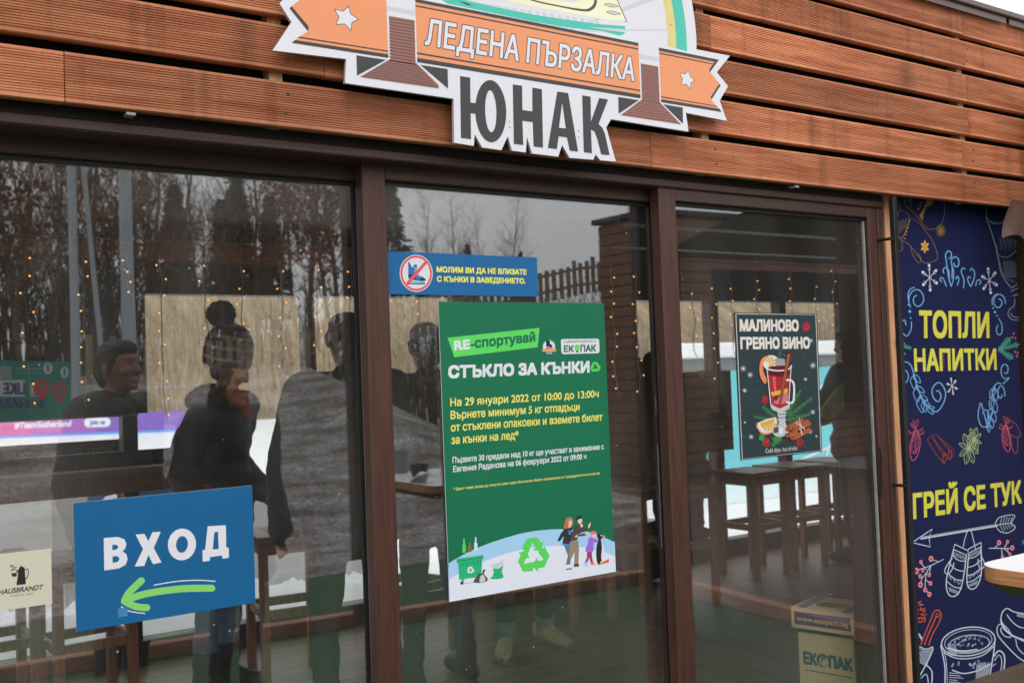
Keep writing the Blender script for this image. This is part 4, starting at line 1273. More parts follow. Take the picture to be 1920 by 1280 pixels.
# third crop
H.crop(1620, 940, 3.763)
def ck(pts, w=7, m_=CHALK, sm=4): H.stroke(pts, w, m_, smooth=sm, cap=False)
ck([(400, 262), (700, 210), (940, 170)], 10); ck([(405, 250), (700, 200), (935, 160)], 4)
ck([(340, 288), (482, 192), (458, 250), (468, 318), (340, 288)], 6, sm=0)
ck([(925, 155), (960, 108), (1062, 95), (1040, 150), (1068, 180), (1020, 218), (960, 210), (925, 160)], 5); ck([(935, 165), (1045, 148)], 6)
for i in range(5): ck([(960+i*18, 155-i*3), (975+i*18, 105+i*1)], 3, sm=0); ck([(960+i*18, 170-i*3), (985+i*16, 210-i*8)], 3, sm=0)
def mitt(T):
    def q(pts): return [T(*p) for p in pts]
    ck(q([(640, 300), (735, 345), (725, 378), (630, 335), (640, 300)]), 6, sm=0)
    ck(q([(632, 338), (605, 440), (580, 560), (590, 640), (625, 668), (670, 640), (700, 540), (722, 380)]), 7); ck(q([(622, 400), (590, 440), (568, 490), (590, 510), (620, 480), (635, 430)]), 6)
    for (a, b_) in (((622, 375), (715, 420)), ((608, 440), (705, 490)), ((598, 510), (698, 555)), ((585, 560), (690, 610))): ck(q([a, ((a[0]+b_[0])/2-4, (a[1]+b_[1])/2+14), b_]), 6)
    ck(q([(600, 520), (615, 550), (628, 530), (642, 568), (655, 548), (668, 585), (682, 560)]), 4, sm=0)
    for i in range(9): ck(q([(632+i*10, 352+i*4), (628+i*10, 378+i*4)]), 3, sm=0)
    for i in range(8): ck(q([(598+i*9, 600+i*4), (604+i*8, 632+i*3)]), 3, sm=0)
mitt(lambda x, y: (x, y)); mitt(lambda x, y: (1452-(x*.86+y*.20+.0)-16+0, y*.90+16-(x-640)*-.08))
ck([(700, 318), (712, 262), (735, 195), (755, 205), (775, 280), (788, 340)], 5)
def sprig(pts, berries):
    for p in pts: ck(p, 5)
    for (x, y, r) in berries:
        H.ell(x, y, r, r*1.25, PINKL, n=14); H.ell(x, y, r*.5, r*.62, pm('berry_red', 190, 56, 72), n=10)
sprig([[(562, 405), (470, 450), (380, 480)], [(470, 450), (440, 510), (432, 600), (460, 650)], [(440, 500), (410, 540), (400, 580)], [(436, 550), (465, 575)], [(440, 480), (400, 430)], [(470, 450), (462, 510)], [(470, 405), (520, 420)]],
      [(473, 402, 17), (402, 425, 12), (368, 488, 19), (414, 485, 11), (396, 525, 13), (460, 516, 12), (398, 585, 17), (468, 575, 13), (431, 622, 14), (461, 652, 15)])
sprig([[(880, 328), (970, 328), (1040, 330)], [(970, 328), (975, 380)], [(985, 330), (1020, 360), (1028, 372)], [(990, 325), (1010, 290)], [(920, 325), (950, 300)]], [(953, 288, 15), (1012, 282, 11), (1046, 325, 15), (1010, 342, 9), (1029, 370, 10), (976, 388, 11)])
# raspberry, cinnamon, cups, skate
for _ in range(46):
    t = rr.uniform(0, 6.28); u = math.sqrt(rr.random())
    H.ell(402+40*u*math.cos(t), 782+82*u*math.sin(t), 6, 5, ORG, n=7)
ck([(400, 1010), (430, 930), (475, 820), (495, 775), (525, 765), (545, 800), (525, 860), (485, 930), (455, 1010)], 7, ORG); ck([(425, 1010), (460, 920), (500, 830), (512, 800)], 8, ORG); ck([(505, 790), (530, 790), (528, 812), (512, 810)], 5, ORG)
for dx, w in ((0, 8), (14, 4)):
    ck([(330, 900+dx), (380, 925+dx), (410, 965+dx)], w); ck([(390, 1020+dx), (440, 1040+dx), (485, 1025+dx), (470, 1080), (430, 1160), (395, 1225)], w)
ck([(440, 1150), (478, 1195), (478, 1280)], 8); ck([(395, 1250), (440, 1215), (455, 1290)], 6)
for i in range(12): ck([(395+i*7, 1050), (385+i*5, 1130+i*3)], 2.5, sm=0)
H.ell(735, 985, 194, 104, CHALK, -0.13, hole=(186, 96), n=50); H.ell(735, 985, 170, 84, CHALK, -0.13, hole=(166, 80), n=50)
H.ell(742, 1000, 146, 62, CHALK, -0.10, hole=(141, 57), n=46)
ck([(585, 1030), (690, 1052), (800, 1040)], 9)
for _ in range(40):
    t = rr.uniform(0, 6.28); u = math.sqrt(rr.random()); r = rr.uniform(3, 8)
    H.ell(742+120*u*math.cos(t), 985+42*u*math.sin(t), r*.8, r, CHALK, hole=(r*.45, r*.6), n=9)
ck([(540, 1010), (560, 1100), (572, 1180), (570, 1290)], 8); ck([(560, 1040), (580, 1130), (588, 1290)], 4); ck([(925, 960), (915, 1060), (895, 1180), (880, 1290)], 8); ck([(620, 1185), (700, 1210), (800, 1190), (895, 1140)], 8); ck([(560, 1060), (640, 1100), (740, 1105), (840, 1080), (915, 1020)], 7)
for i in range(7): ck([(600, 1205+i*16), (660+(i % 3)*20, 1212+i*16)], 4, sm=0)
for i in range(22): ck([(795+i*4.5, 1150-(i % 3)*10), (788+i*4.2, 1262)], 2, sm=0)
for i in range(10): ck([(592+i*6, 1000), (600+i*6, 1085)], 2.2, sm=0)
for _ in range(16): H.ell(rr.uniform(620, 860), rr.uniform(1120, 1170), 6, 8, CHALK, hole=(3.5, 5), n=9)
ck([(915, 1090), (950, 1050), (985, 1075), (992, 1140), (968, 1250)], 9); ck([(920, 1120), (950, 1080), (970, 1110), (965, 1180), (935, 1250)], 5); ck([(905, 1160), (930, 1140)], 4)
ck([(965, 830), (975, 780), (1010, 752), (1055, 775), (1130, 790)], 7); ck([(965, 830), (985, 890), (1050, 945), (1130, 975)], 11); ck([(975, 850), (1010, 910), (1080, 960), (1130, 985)], 5); ck([(1008, 795), (1040, 840), (1090, 880), (1130, 890)], 6)
ck([(938, 885), (960, 862), (1000, 880), (1035, 930), (1030, 955), (990, 945), (965, 910), (970, 885)], 6); ck([(938, 885), (945, 940), (1010, 1020), (1080, 1090), (1130, 1125)], 7); ck([(1070, 965), (1080, 1020), (1110, 1060), (1130, 1075)], 6)
for i in range(4): H.ell(1085+i*14, 795+i*3, 6, 16, CHALK, hole=(3, 11), n=12)
ck([(1118, 270), (1130, 290)], 5, LB, 0); ck([(1115, 300), (1130, 285)], 5, LB, 0)
xs = [v[0] for v in H.mb.v]
H.mb.v = [(x-bn.location.x, y-BY, z-0.4) for x, y, z in H.mb.v]
cl = H.mb.build('cloth', bn)
# black tube frame standing off the wall on pins
fb = MB()
def barx(px, py): return P(px, py, -0.12).x-bn.location.x
x0 = (barx(1675.5, 500)+barx(1709, 1060))/2
for xq in (x0, xr-bn.location.x+0.19):
    fb = MB(); fb.box((xq-0.011, -0.09, -0.38), (xq+0.011, -0.068, 1.72), BLACKMETAL, 0.002); fb.build('frame_bar', bn)
pass
for (px, py) in ((1665, 450), (1692, 908)):
    q = P(px, py, -0.10)
    s = MB(); s.tube([(q.x-bn.location.x-0.03, -0.085, q.z-0.4), (x0, -0.079, q.z-0.4)], 0.006, BLACKMETAL, 8)
    s.tube([(q.x-bn.location.x-0.028, -0.085, q.z-0.4), (q.x-bn.location.x-0.028, 0.05, q.z-0.4)], 0.006, BLACKMETAL, 8)
    s.build('wall_pin', bn)

# ================================================================== furniture and small things inside
def make_stool():
    root = thing('bar_stool', 'x', 'bar stool', (0, 0, 0), 0, 'dark timber bar stools inside the pavilion')
    w = 0.185
    s = MB()
    for i in range(4):
        s.box((-w-0.01+i*0.0955, -w-0.012, 0.722), (-w-0.01+i*0.0955+0.091, w+0.012, 0.75), STOOLTOP, 0.004)
    s.box((-w+.01, -w+.01, 0.712), (w-.01, w-.01, 0.7215), STOOLTOP)
    s.build('seat', root)
    me = None
    for sx in (-1, 1):
        for sy in (-1, 1):
            l = MB(); l.box((-0.021, -0.021, 0), (0.021, 0.021, 0.7115), STOOLWOOD, 0.003)
            o = l.build('leg', root); o.location = (sx*(w-0.026), sy*(w-0.026), 0)
    for ax in (0, 1):
        for s_ in (-1, 1):
            for z, h in ((0.655, 0.05), (0.34, 0.045)):
                r = MB()
                if ax == 0: r.box((-w+0.051, s_*(w-0.026)-0.012, z), (w-0.051, s_*(w-0.026)+0.012, z+h), STOOLWOOD, 0.002)
                else: r.box((s_*(w-0.026)-0.012, -w+0.051, z), (s_*(w-0.026)+0.012, w-0.051, z+h), STOOLWOOD, 0.002)
                r.build('apron' if z > .5 else 'foot_rail', root)
    return root
stool0 = make_stool()
def at_floor(px, py): return G(px, py, 0.0)
stool_spots = [
    (Vector((5.47, 2.66, 0)), 0.02, 'empty dark stool in the right door, nearest below the wine poster'),
    (Vector((5.93, 2.70, 0)), -0.03, 'empty dark stool in the right door, middle of the row of three'),
    (Vector((6.42, 2.72, 0)), 0.05, 'empty dark stool in the right door, last of the row beside the lime jacket'),
    (Vector((4.55, 2.45, 0)), 0.04, 'dark stool under the person in the dark green coat'),
    (at_floor(1190, 1120), 0.35, 'dark stool under the seated person right of the green poster'),
    (Vector((3.72, 2.50, 0)), 0.1, 'dark stool whose legs show just below the green poster'),
    (at_floor(165, 1345), 0.08, 'brown stool behind the blue entrance sign'),
    (at_floor(545, 1268), -0.12, 'brown stool between the jeans and the teal trousers'),
    (at_floor(-15, 1350), 0.05, 'brown stool behind the small cream coffee sign'),
    (at_floor(775, 1215), 0.3, 'brown stool at the left edge of the middle door'),
]
for i, (p, rz, lab) in enumerate(stool_spots):
    o = stool0 if i == 0 else copy_tree(stool0)
    o.location = p; o.rotation_euler = (0, 0, rz); o['label'] = lab

# --- bar counter under the left back windows
bc = thing('bar_counter', 'long dark timber bar counter along the back windows on the left', 'counter', (-0.2, 3.2, 0))
xe = X(345, 890, 3.1)+0.2
b = MB(); b.box((-1.38, -0.12, 1.050), (xe, 0.12, 1.085), mat('counter_top_lit', S(150, 128, 108), 0.45, 0.2, 8, stretch=(.6, 6, 6)), 0.004); b.build('top', bc)  # top coloured paler than the beam, for the light it catches
b = MB(); b.box((-1.38, -0.10, 0.955), (xe-.01, -0.06, 1.0495), STOOLWOOD, 0.003); b.build('front_beam', bc)
b = MB(); b.box((-1.38, 0.08, 1.0855), (xe, 0.115, 1.165), DARKWOOD, 0.003); b.build('back_rail', bc)
# --- big dark panel hung in front of the left back windows, with its pale bottom bar
pnl = thing('hanging_panel', 'large blank black panel hung above the bar counter at the far left', 'panel', (-0.3, 3.16, 0))
zl = P(120, 786, 3.16).z
xr_ = X(273, 680, 3.16)+0.3
b = MB(); b.box((-1.2, -0.02, zl+0.012), (xr_, 0.02, 2.2), mat('black_panel', S(26, 26, 27), 0.6, 0.15), 0.003); b.build('board', pnl)
b = MB(); b.box((-1.2, -0.022, zl), (xr_-0.05, 0.022, zl+0.0115), GASKET, 0.002); b.build('bottom_bar', pnl)
# --- little plate hung on chains
cs = thing('chain_sign', 'small pale plate hanging on two chains in front of the black panel', 'hanging sign', P(50, 660, 2.95))
def chain(pts, name):
    m = MB()
    pts = [Vector(p) for p in pts]
    L = sum((pts[i+1]-pts[i]).length for i in range(len(pts)-1))
    n = int(L/0.026)
    for i in range(n):
        t = i*L/n
        k = 0
        while k < len(pts)-2 and t > (pts[k+1]-pts[k]).length:
            t -= (pts[k+1]-pts[k]).length; k += 1
        d = (pts[k+1]-pts[k]).normalized()
        c = pts[k]+d*t
        a = d.cross(Vector((0, 1, 0))).normalized() if i % 2 else d.cross(Vector((1, 0.2, 0.3))).normalized()
        ringp = [c+d*(0.016*math.cos(q))+a*(0.008*math.sin(q)) for q in [2*math.pi*j/8 for j in range(9)]]
        m.tube(ringp, 0.0026, STEEL, 5, cap=False)
    m.build(name, cs)
o_ = cs.location
pA, pB, pC, pD = P(2, 500, 2.95)-o_, P(11, 632, 2.95)-o_, P(96, 632, 2.95)-o_, P(86, 500, 2.95)-o_
chain([pA, pB], 'chain'); chain([pB+Vector((0.01, 0, -.012)), (pB+pC)/2+Vector((0, 0, -0.02)), pC+Vector((-.01, 0, -.012))], 'chain'); chain([pC, pD], 'chain')
a, c = P(31, 645, 2.95)-o_, P(82, 668, 2.95)-o_
b = MB(); b.box((a.x, -0.002, c.z), (c.x, 0.002, a.z), mat('pale_plate', S(150, 140, 132), 0.5)); b.build('plate', cs)

# --- bar table inside: white top on a grey post, with cups
def rounded(w, d, r, n=6):
    o = []
    for (sx, sy, a0) in ((1, 1, 0), (-1, 1, 90), (-1, -1, 180), (1, -1, 270)):
        for i in range(n+1):
            t = rad(a0+90*i/n)
            o.append((sx*(w/2-r)+r*math.cos(t), sy*(d/2-r)+r*math.sin(t)))
    return o
def slab(m, outline, z0, z1, top, side, bottom=None):
    n = len(outline)
    m.add([(x, y, z1) for x, y in outline], [tuple(range(n))], top)
    m.add([(x, y, z0) for x, y in outline], [tuple(range(n))[::-1]], bottom or side)
    m.add([(x, y, z0) for x, y in outline]+[(x, y, z1) for x, y in outline], [(i, (i+1) % n, n+(i+1) % n, n+i) for i in range(n)], side)
def cup(px, py, r, h, material, name, label, cat):
    q = G(px, py, 1.0505); q.y = -q.y
    root = thing(name, label, cat, q)
    m = MB(); m.lathe([(0.001, 0), (r*.76, 0), (r, h), (r*1.04, h), (r*1.04, h+.004), (r*.9, h+.004), (r*.70, 0.01), (0.001, 0.01)], material, n=20)
    m.build('cup', root, smooth=False)
    return root
cup(752, 886, 0.042, 0.10, mat('cup_grey_white', S(150, 150, 152), .4), 'paper_cup', 'pale paper cup on the outdoor white table, mirrored left of the green poster', 'cup')
cup(787, 892, 0.045, 0.05, BLACKMETAL, 'ashtray', 'low black ashtray on the outdoor white table', 'ashtray')
q = G(768, 905, 1.0505); q.y = -q.y
m = MB()
m.add([(0, 0, 0), (0.07, 0.02, 0), (0.06, 0.08, 0.045), (0.0, 0.06, 0.03), (0.035, 0.04, 0.05)], [(0, 1, 4), (1, 2, 4), (2, 3, 4), (3, 0, 4)], WHITEPLASTIC)
o = m.build('napkin'); o.location = q; tag(o, 'crumpled white paper napkin standing on the outdoor white table', 'napkin')

# --- collection box of cardboard
bx = G(1560, 1345, 0.0)
BOXBLUE = pm('box_blue', 28, 74, 124); BOXTEAL = pm('box_teal', 26, 112, 120); KRAFT = mat('print_kraft', S(226, 206, 158, 1.1), 0.8, 0.06, 5)
cb = thing('collection_box', 'cardboard recycling box with a blue lid band reading www.ecopack.bg inside the right door', 'box')
# corners of the lid front face read from the photograph give its place and heading
zt_ = 0.47
lf, rf = G(1483, 1137, zt_), G(1600, 1152, zt_)
wv = (rf-lf); wd = wv.length; ang = math.atan2(wv.y, wv.x)
cb.location = (lf.x, lf.y, 0.0); cb.rotation_euler = (0, 0, ang)
dp = wd*0.92
lh = (P(1484, 1175, lf.y).z-zt_)
m = MB()
ho = [(wd*.26, dp*.30), (wd*.74, dp*.30), (wd*.74, dp*.72), (wd*.26, dp*.72)]
hz = C([(x, y) for x, y in rounded(wd*.5, dp*.42, 0.03, 3)], 1)
hz = [(wd/2+x, dp/2+y) for x, y in rounded(wd*.5, dp*.42, 0.03, 3)]
loops = [[Vector((0, 0, 0)), Vector((wd, 0, 0)), Vector((wd, dp, 0)), Vector((0, dp, 0))], [Vector((x, y, 0)) for x, y in hz][::-1]]
fl_ = [v for l in loops for v in l]
m.add([(v.x, v.y, zt_) for v in fl_], tessellate_polygon(loops), KRAFT)
m.add([(v.x, v.y, zt_-.004) for v in fl_], tessellate_polygon(loops), KRAFT)
n_ = len(hz)
m.add([(x, y, zt_) for x, y in hz]+[(x, y, zt_-.004) for x, y in hz], [(i, (i+1) % n_, n_+(i+1) % n_, n_+i) for i in range(n_)], KRAFT)
for (a, c) in (((0, 0), (wd, 0)), ((wd, 0), (wd, dp)), ((wd, dp), (0, dp)), ((0, dp), (0, 0))):
    m.add([(a[0], a[1], zt_-lh*-1 if False else zt_+lh), (c[0], c[1], zt_+lh), (c[0], c[1], zt_), (a[0], a[1], zt_)], [(0, 1, 2, 3)], KRAFT)
def facetext(m, s, x0, x1, z, h, material, y=-0.0006, bold=0.03):
    vs, fs = glyphs(s)
    a0, a1 = min(v[0] for v in vs), max(v[0] for v in vs)
    k = (x1-x0)/(a1-a0); kh = h/CAP
    for j in range(5):
        t = 2*math.pi*j/5
        m.add([(x0+(a-a0)*k+bold*kh*math.cos(t), y-j*0.00002, z+b_*kh+bold*kh*math.sin(t)) for a, b_ in vs], fs, material)
m.add([(wd*.05, -.0004, zt_+lh*.82), (wd*.95, -.0004, zt_+lh*.82), (wd*.95, -.0004, zt_+lh*.18), (wd*.05, -.0004, zt_+lh*.18)], [(0, 1, 2, 3)], BOXBLUE)
facetext(m, 'www.ecopack.bg', wd*.09, wd*.91, zt_+lh*.62, abs(lh)*.24, KRAFT)
for x0 in (wd*.06, wd*.78):
    m.add([(x0, dp*.05, zt_+.0005), (x0+wd*.15, dp*.05, zt_+.0005), (x0+wd*.15, dp*.95, zt_+.0005), (x0, dp*.95, zt_+.0005)], [(0, 1, 2, 3)], BOXBLUE)
m.build('lid', cb)
m = MB()
ib = 0.008*4
m.box((ib*.6, ib*.5, 0.0), (wd-ib*.3, dp-ib, zt_+lh*.5), KRAFT)
m.add([(ib*.6, ib*.5-.0005, zt_+lh*1.0), (wd-ib*.3, ib*.5-.0005, zt_+lh*1.0), (wd-ib*.3, ib*.5-.0005, zt_+lh*1.22), (ib*.6, ib*.5-.0005, zt_+lh*1.22)], [(0, 1, 2, 3)], BOXTEAL)
facetext(m, 'ЕК', wd*.15, wd*.36, zt_+lh*2.75, abs(lh)*.56, BOXTEAL, ib*.5-.0007, 0.06)
facetext(m, 'ПАК', wd*.56, wd*.92, zt_+lh*2.75, abs(lh)*.56, BOXTEAL, ib*.5-.0007, 0.06)
cxr, czr, rr_ = wd*.46, zt_+lh*2.47, abs(lh)*.33
ringv = []
for i in range(24):
    t = 2*math.pi*i/24
    ringv.append((cxr+rr_*math.cos(t), ib*.5-.0007, czr+rr_*math.sin(t)))
for i in range(24):
    t = 2*math.pi*i/24
    ringv.append((cxr+rr_*.72*math.cos(t)+.004, ib*.5-.0007, czr+rr_*.72*math.sin(t)-.004))
m.add(ringv, [(i, (i+1) % 24, 24+(i+1) % 24, 24+i) for i in range(24)], BOXTEAL)
m.add([(cxr-rr_*.35, ib*.5-.0008, czr+rr_*.1), (cxr+rr_*.3, ib*.5-.0008, czr+rr_*.75), (cxr+rr_*.45, ib*.5-.0008, czr+rr_*.1), (cxr+rr_*.1, ib*.5-.0008, czr+rr_*.25), (cxr-rr_*.3, ib*.5-.0008, czr-rr_*.5)], [(0, 1, 2, 3), (0, 3, 4)], BOXTEAL)
m.add([(wd*.15, ib*.5-.0007, zt_+lh*3.05), (wd*.92, ib*.5-.0007, zt_+lh*3.05), (wd*.92, ib*.5-.0007, zt_+lh*3.1), (wd*.15, ib*.5-.0007, zt_+lh*3.1)], [(0, 1, 2, 3)], BOXTEAL)
m.build('body', cb)

# --- dark cabinet, paper bag, dark heater with a yellow plate
cab = thing('wall_cabinet', 'dark brown timber cabinet standing behind the person in the dark coat', 'cabinet', (0, 0, 0))
xa, xb_ = X(1206, 750, 3.1), X(1371, 750, 3.1)
zt2 = P(1300, 697, 3.1).z
cab.location = ((xa+xb_)/2, 3.15, 0)
hw = (xb_-xa)/2
m = MB(); m.box((-hw, -0.06, 0.86), (hw, 0.08, zt2), DARKWOOD, 0.004); m.build('carcass', cab)
m = MB(); m.box((-hw*.95, -0.075, 0.89), (-0.005, -0.061, zt2-.04), STOOLWOOD, 0.003); m.build('door', cab)
m = MB(); m.box((0.005, -0.075, 0.89), (hw*.95, -0.061, zt2-.04), STOOLWOOD, 0.003); m.build('door', cab)
pb0, pb1 = P(1322, 694, 2.95), P(1360, 742, 2.95)
bag = thing('paper_bag', 'tan paper carrier bag hanging behind the shoulder of the dark coat', 'bag', (pb0.x, 2.95, pb1.z))
w_, h_ = pb1.x-pb0.x, pb0.z-pb1.z
m = MB(); m.add([(0, 0, 0), (w_, 0, -.02), (w_*.97, 0.10, 0), (0.01, .10, 0.02), (0.004, 0.02, h_), (w_, 0.015, h_), (w_*.98, .085, h_), (0.02, .09, h_), (w_*.5, -.008, h_*.45)],
           [(0, 1, 8), (1, 5, 8), (5, 4, 8), (4, 0, 8), (1, 2, 6, 5), (2, 3, 7, 6), (3, 0, 4, 7), (0, 3, 2, 1)], mat('tan_paper', S(196, 168, 122), .75, .08, 12)); m.build('sack', bag)
m = MB(); m.tube([(w_*.25, 0.03, h_), (w_*.3, 0.03, h_+.10), (w_*.5, 0.03, h_+.14), (w_*.7, 0.03, h_+.10), (w_*.75, 0.03, h_)], .004, BLACKMETAL, 6); m.build('handle', bag)
hp = G(1188, 1092, 0.0)
ht = thing('heater_box', 'dark heater box with an ochre plate standing right of the green poster', 'heater', hp, 0.3)
m = MB(); m.box((-0.17, -0.14, 0.02), (0.17, 0.14, 0.42), BLACKMETAL, 0.01); m.build('housing', ht)
m = MB(); m.box((-0.14, -0.146, 0.26), (0.13, -0.1405, 0.38), mat('ochre_plate', S(168, 120, 40), .5), 0.002); m.build('plate', ht)
m = MB(); m.box((-0.172, -0.142, 0.421), (0.172, 0.142, 0.435), STEEL, 0.003); m.build('lid', ht)

# --- fairy lights: every string hangs from the beam, every bulb a part
BULB = emit('warm_bulb', (1.0, 0.42, 0.08, 1), 2.4)
WIRE = mat('clear_wire', S(206, 200, 192), .5)
bulb_me = None
def light_string(px, y0, y1, Y, label, n=None, wob=1.0, seed=0):
    global bulb_me
    r = random.Random(seed)
    top, bot = P(px, y0, Y), P(px+(y1-y0)*0.03, y1, Y)
    root = thing('light_string', label, 'fairy lights', top, 0, 'fairy light strings hanging inside the glass doors')
    L = top.z-bot.z
    n = n or max(4, int(L/0.085))
    pts = [Vector((0, 0, 0.02))]
    bl_ = []
    for i in range(n):
        z = -L*(i+.5)/n
        x = r.uniform(-.010, .010)*wob
        pts.append(Vector((x, r.uniform(-.006, .006), z)))
        bl_.append(Vector((x+r.choice((-1, 1))*r.uniform(.012, .028)*wob, -.004, z+r.uniform(-.012, .012))))
    pts.append(Vector((r.uniform(.0, .03), 0, -L)))
    w = MB()
    w.tube(crv(pts, 4), .0028, WIRE, 5)
    for p, q in zip(pts[1:], bl_): w.tube([p, q], .0016, WIRE, 4)
    w.build('wire', root)
    if bulb_me is None:
        b = MB(); b.ball((0, 0, 0), (.0050), BULB, 5); bulb_me = b.mesh('bulb', True)
    for q in bl_:
        o = bpy.data.objects.new('bulb', bulb_me); COL.objects.link(o); o.parent = root; o.location = q
    return root
L3 = 3.1
spec = [(48, 470, 770, L3, 'fairy lights furthest left, crossing the chain-hung plate'), (155, 470, 765, L3, 'fairy lights against the black panel beside the reflected pole'), (240, 480, 560, L3, 'short end of fairy lights at the right edge of the black panel'),
        (301, 480, 790, L3, 'fairy lights at the left edge of the first pale window, beside the small white label'), (384, 488, 690, L3, 'fairy lights running down behind the striped bobble hat on its left'), (452, 488, 620, L3, 'fairy lights ending behind the crown of the bobble hat'),
        (525, 496, 700, L3, 'fairy lights in the pale window right of the bobble hat'), (594, 496, 660, L3, 'fairy lights on the back post left of the dark head'), (656, 496, 600, L3, 'fairy lights beside the middle door frame, left of it'),
        (783, 556, 640, L3, 'fairy lights between the notice and the hooded head'), (1147, 505, 745, 2.2, 'fairy lights just right of the green poster'), (1190, 505, 745, 2.4, 'fairy lights right of the poster, second from it'), (1222, 520, 700, 2.6, 'fairy lights at the right edge of the middle glass'),
        (1298, 535, 670, 2.5, 'fairy lights at the left edge of the right door'), (1337, 530, 720, 2.3, 'fairy lights hanging over the paper bag'), (1371, 530, 670, 2.7, 'fairy lights touching the left corner of the wine poster'), (1416, 515, 590, 2.9, 'fairy lights above the middle of the wine poster'),
        (1482, 515, 590, 2.6, 'fairy lights above the right half of the wine poster'), (1528, 530, 690, 3.0, 'fairy lights right of the wine poster in the last window'), (1560, 500, 640, 3.1, 'fairy lights in the dark corner above the last window'), (1594, 510, 680, 2.7, 'fairy lights nearest the right door frame')]
for i, (px, y0, y1, Y, lab) in enumerate(spec): light_string(px, y0, y1, Y, lab, seed=i+11)

# ================================================================== people: one continuous skin grown over posed limbs
def grow(prims, name, parent, voxel=0.009, smooth=5):
    """prims: ('c', a, b, ra, rb, material) tapered limbs and ('e', centre, radii, material) masses, melted into ONE surface"""
    m = MB()
    for p in prims:
        if p[0] == 'c':
            a, b, ra, rb = Vector(p[1]), Vector(p[2]), p[3], p[4]
            d = (b-a); L = max(d.length, 1e-4); d = d/L
            pts, rs = [], []
            for k in range(5):
                t = math.pi/2*(1-k/4.0); pts.append(a-d*ra*math.sin(t)); rs.append(max(ra*math.cos(t), 1e-4))
            for k in range(5):
                t = math.pi/2*k/4.0; pts.append(b+d*rb*math.sin(t)); rs.append(max(rb*math.cos(t), 1e-4))
            u = d.orthogonal().normalized(); v = d.cross(u)
            n = 14
            vs = [pts[i]+u*(math.cos(2*math.pi*j/n)*rs[i])+v*(math.sin(2*math.pi*j/n)*rs[i]) for i in range(10) for j in range(n)]
            fs = [(i*n+j, i*n+(j+1) % n, (i+1)*n+(j+1) % n, (i+1)*n+j) for i in range(9) for j in range(n)]
            fs += [tuple(range(n))[::-1], tuple(9*n+j for j in range(n))]
            m.add(vs, fs, WHITE)
        else:
            c, r = p[1], p[2]
            m.ball(c, 1.0, WHITE, 9, sc=r)
    src = bpy.data.objects.new(name, m.mesh(name))
    COL.objects.link(src)
    md = src.modifiers.new('melt', 'REMESH'); md.mode = 'VOXEL'; md.voxel_size = voxel
    ms = src.modifiers.new('soft', 'SMOOTH'); ms.iterations = smooth; ms.factor = 0.5
    dg = bpy.context.evaluated_depsgraph_get()
    me = bpy.data.meshes.new_from_object(src.evaluated_get(dg))
    bpy.data.objects.remove(src)
    n = len(me.polygons)
    cen = np.empty(n*3); me.polygons.foreach_get('center', cen); cen = cen.reshape(-1, 3)
    mats, best, idx = [], np.full(n, 1e9), np.zeros(n, int)
    for p in prims:
        mt = p[-1]
        if mt not in mats: mats.append(mt)
        if p[0] == 'c':
            a, b = np.array(p[1]), np.array(p[2]); d = b-a
            t = np.clip((cen-a)@d/max(d@d, 1e-9), 0, 1)
            dist = np.linalg.norm(cen-(a+t[:, None]*d), axis=1)-(p[3]+(p[4]-p[3])*t)
        else:
            r = np.array(p[2]); q = (cen-np.array(p[1]))
            k = np.linalg.norm(q/r, axis=1)
            dist = (k-1)*r.min()
        w = dist < best
        best[w] = dist[w]; idx[w] = mats.index(mt)
    me.materials.clear()
    for mt in mats: me.materials.append(mt)
    me.polygons.foreach_set('material_index', idx.astype(int))
    me.polygons.foreach_set('use_smooth', [True]*n)
    # soft creases in the cloth
    co = np.empty(len(me.vertices)*3); me.vertices.foreach_get('co', co); co = co.reshape(-1, 3)
    no = np.empty(len(me.vertices)*3); me.vertices.foreach_get('normal', no); no = no.reshape(-1, 3)
    vz = np.array([mnoise.noise((c[0]*9, c[1]*9, c[2]*16)) for c in co])
    head_z = max(p[1][2] if p[0] == 'e' else p[1][2] for p in prims)
    fade = np.clip((head_z-0.22-co[:, 2])/0.1, 0, 1)
    co += no*(vz*0.010*fade)[:, None]
    me.vertices.foreach_set('co', co.ravel())
    me.update()
    me.name = name
    o = bpy.data.objects.new(name, me)
    COL.objects.link(o)
    if parent: o.parent = parent
    return o

JBLACK = mat('cloth_black', S(40, 40, 42), .75, .2, 14, .15, 60)
JGREY = mat('cloth_charcoal', S(66, 66, 68), .8, .2, 14, .15, 60)
JGREEN = mat('cloth_dark_green', S(52, 62, 60), .75, .25, 10, .15, 60)
JLIME = mat('cloth_lime', S(172, 196, 58), .75, .15, 10, .1)
JNAVY = mat('cloth_navy', S(34, 42, 62), .75, .2, 10, .1)
OLIVECLOTH = mat('cloth_olive', S(84, 74, 42), .8, .25, 12, .1)
RUST = mat('cloth_orange', S(196, 82, 42), .8, .2, 12, .1)
REDCLOTH = mat('cloth_red', S(170, 44, 48), .7, .15)
BURG = mat('cloth_burgundy', S(122, 44, 66), .8, .2, 14, .1)
JEANS = mat('denim_blue', S(120, 142, 168), .85, .28, 12, .1, 90)
JEANSD = mat('denim_dark', S(44, 58, 62), .85, .25, 12, .1, 90)
CUFF = mat('denim_cuff', S(118, 134, 140), .85, .2, 30)
TROUS = mat('trousers_dark', S(46, 50, 50), .85, .2)
TAN = mat('suede_tan', S(176, 158, 122), .8, .15, 20)
BOOT = mat('boot_black', S(28, 28, 28), .6, .1)
FACE = mat('skin_tone', S(198, 146, 118), .55, .06, 20)
LIP = mat('lip_tone', S(160, 92, 84), .5)
HAIRD = mat('hair_dark', S(36, 30, 27), .6, .3, 60)
EYEW = mat('eye_white', S(150, 138, 128), .35)
EYED = mat('eye_iris', S(40, 28, 22), .2)
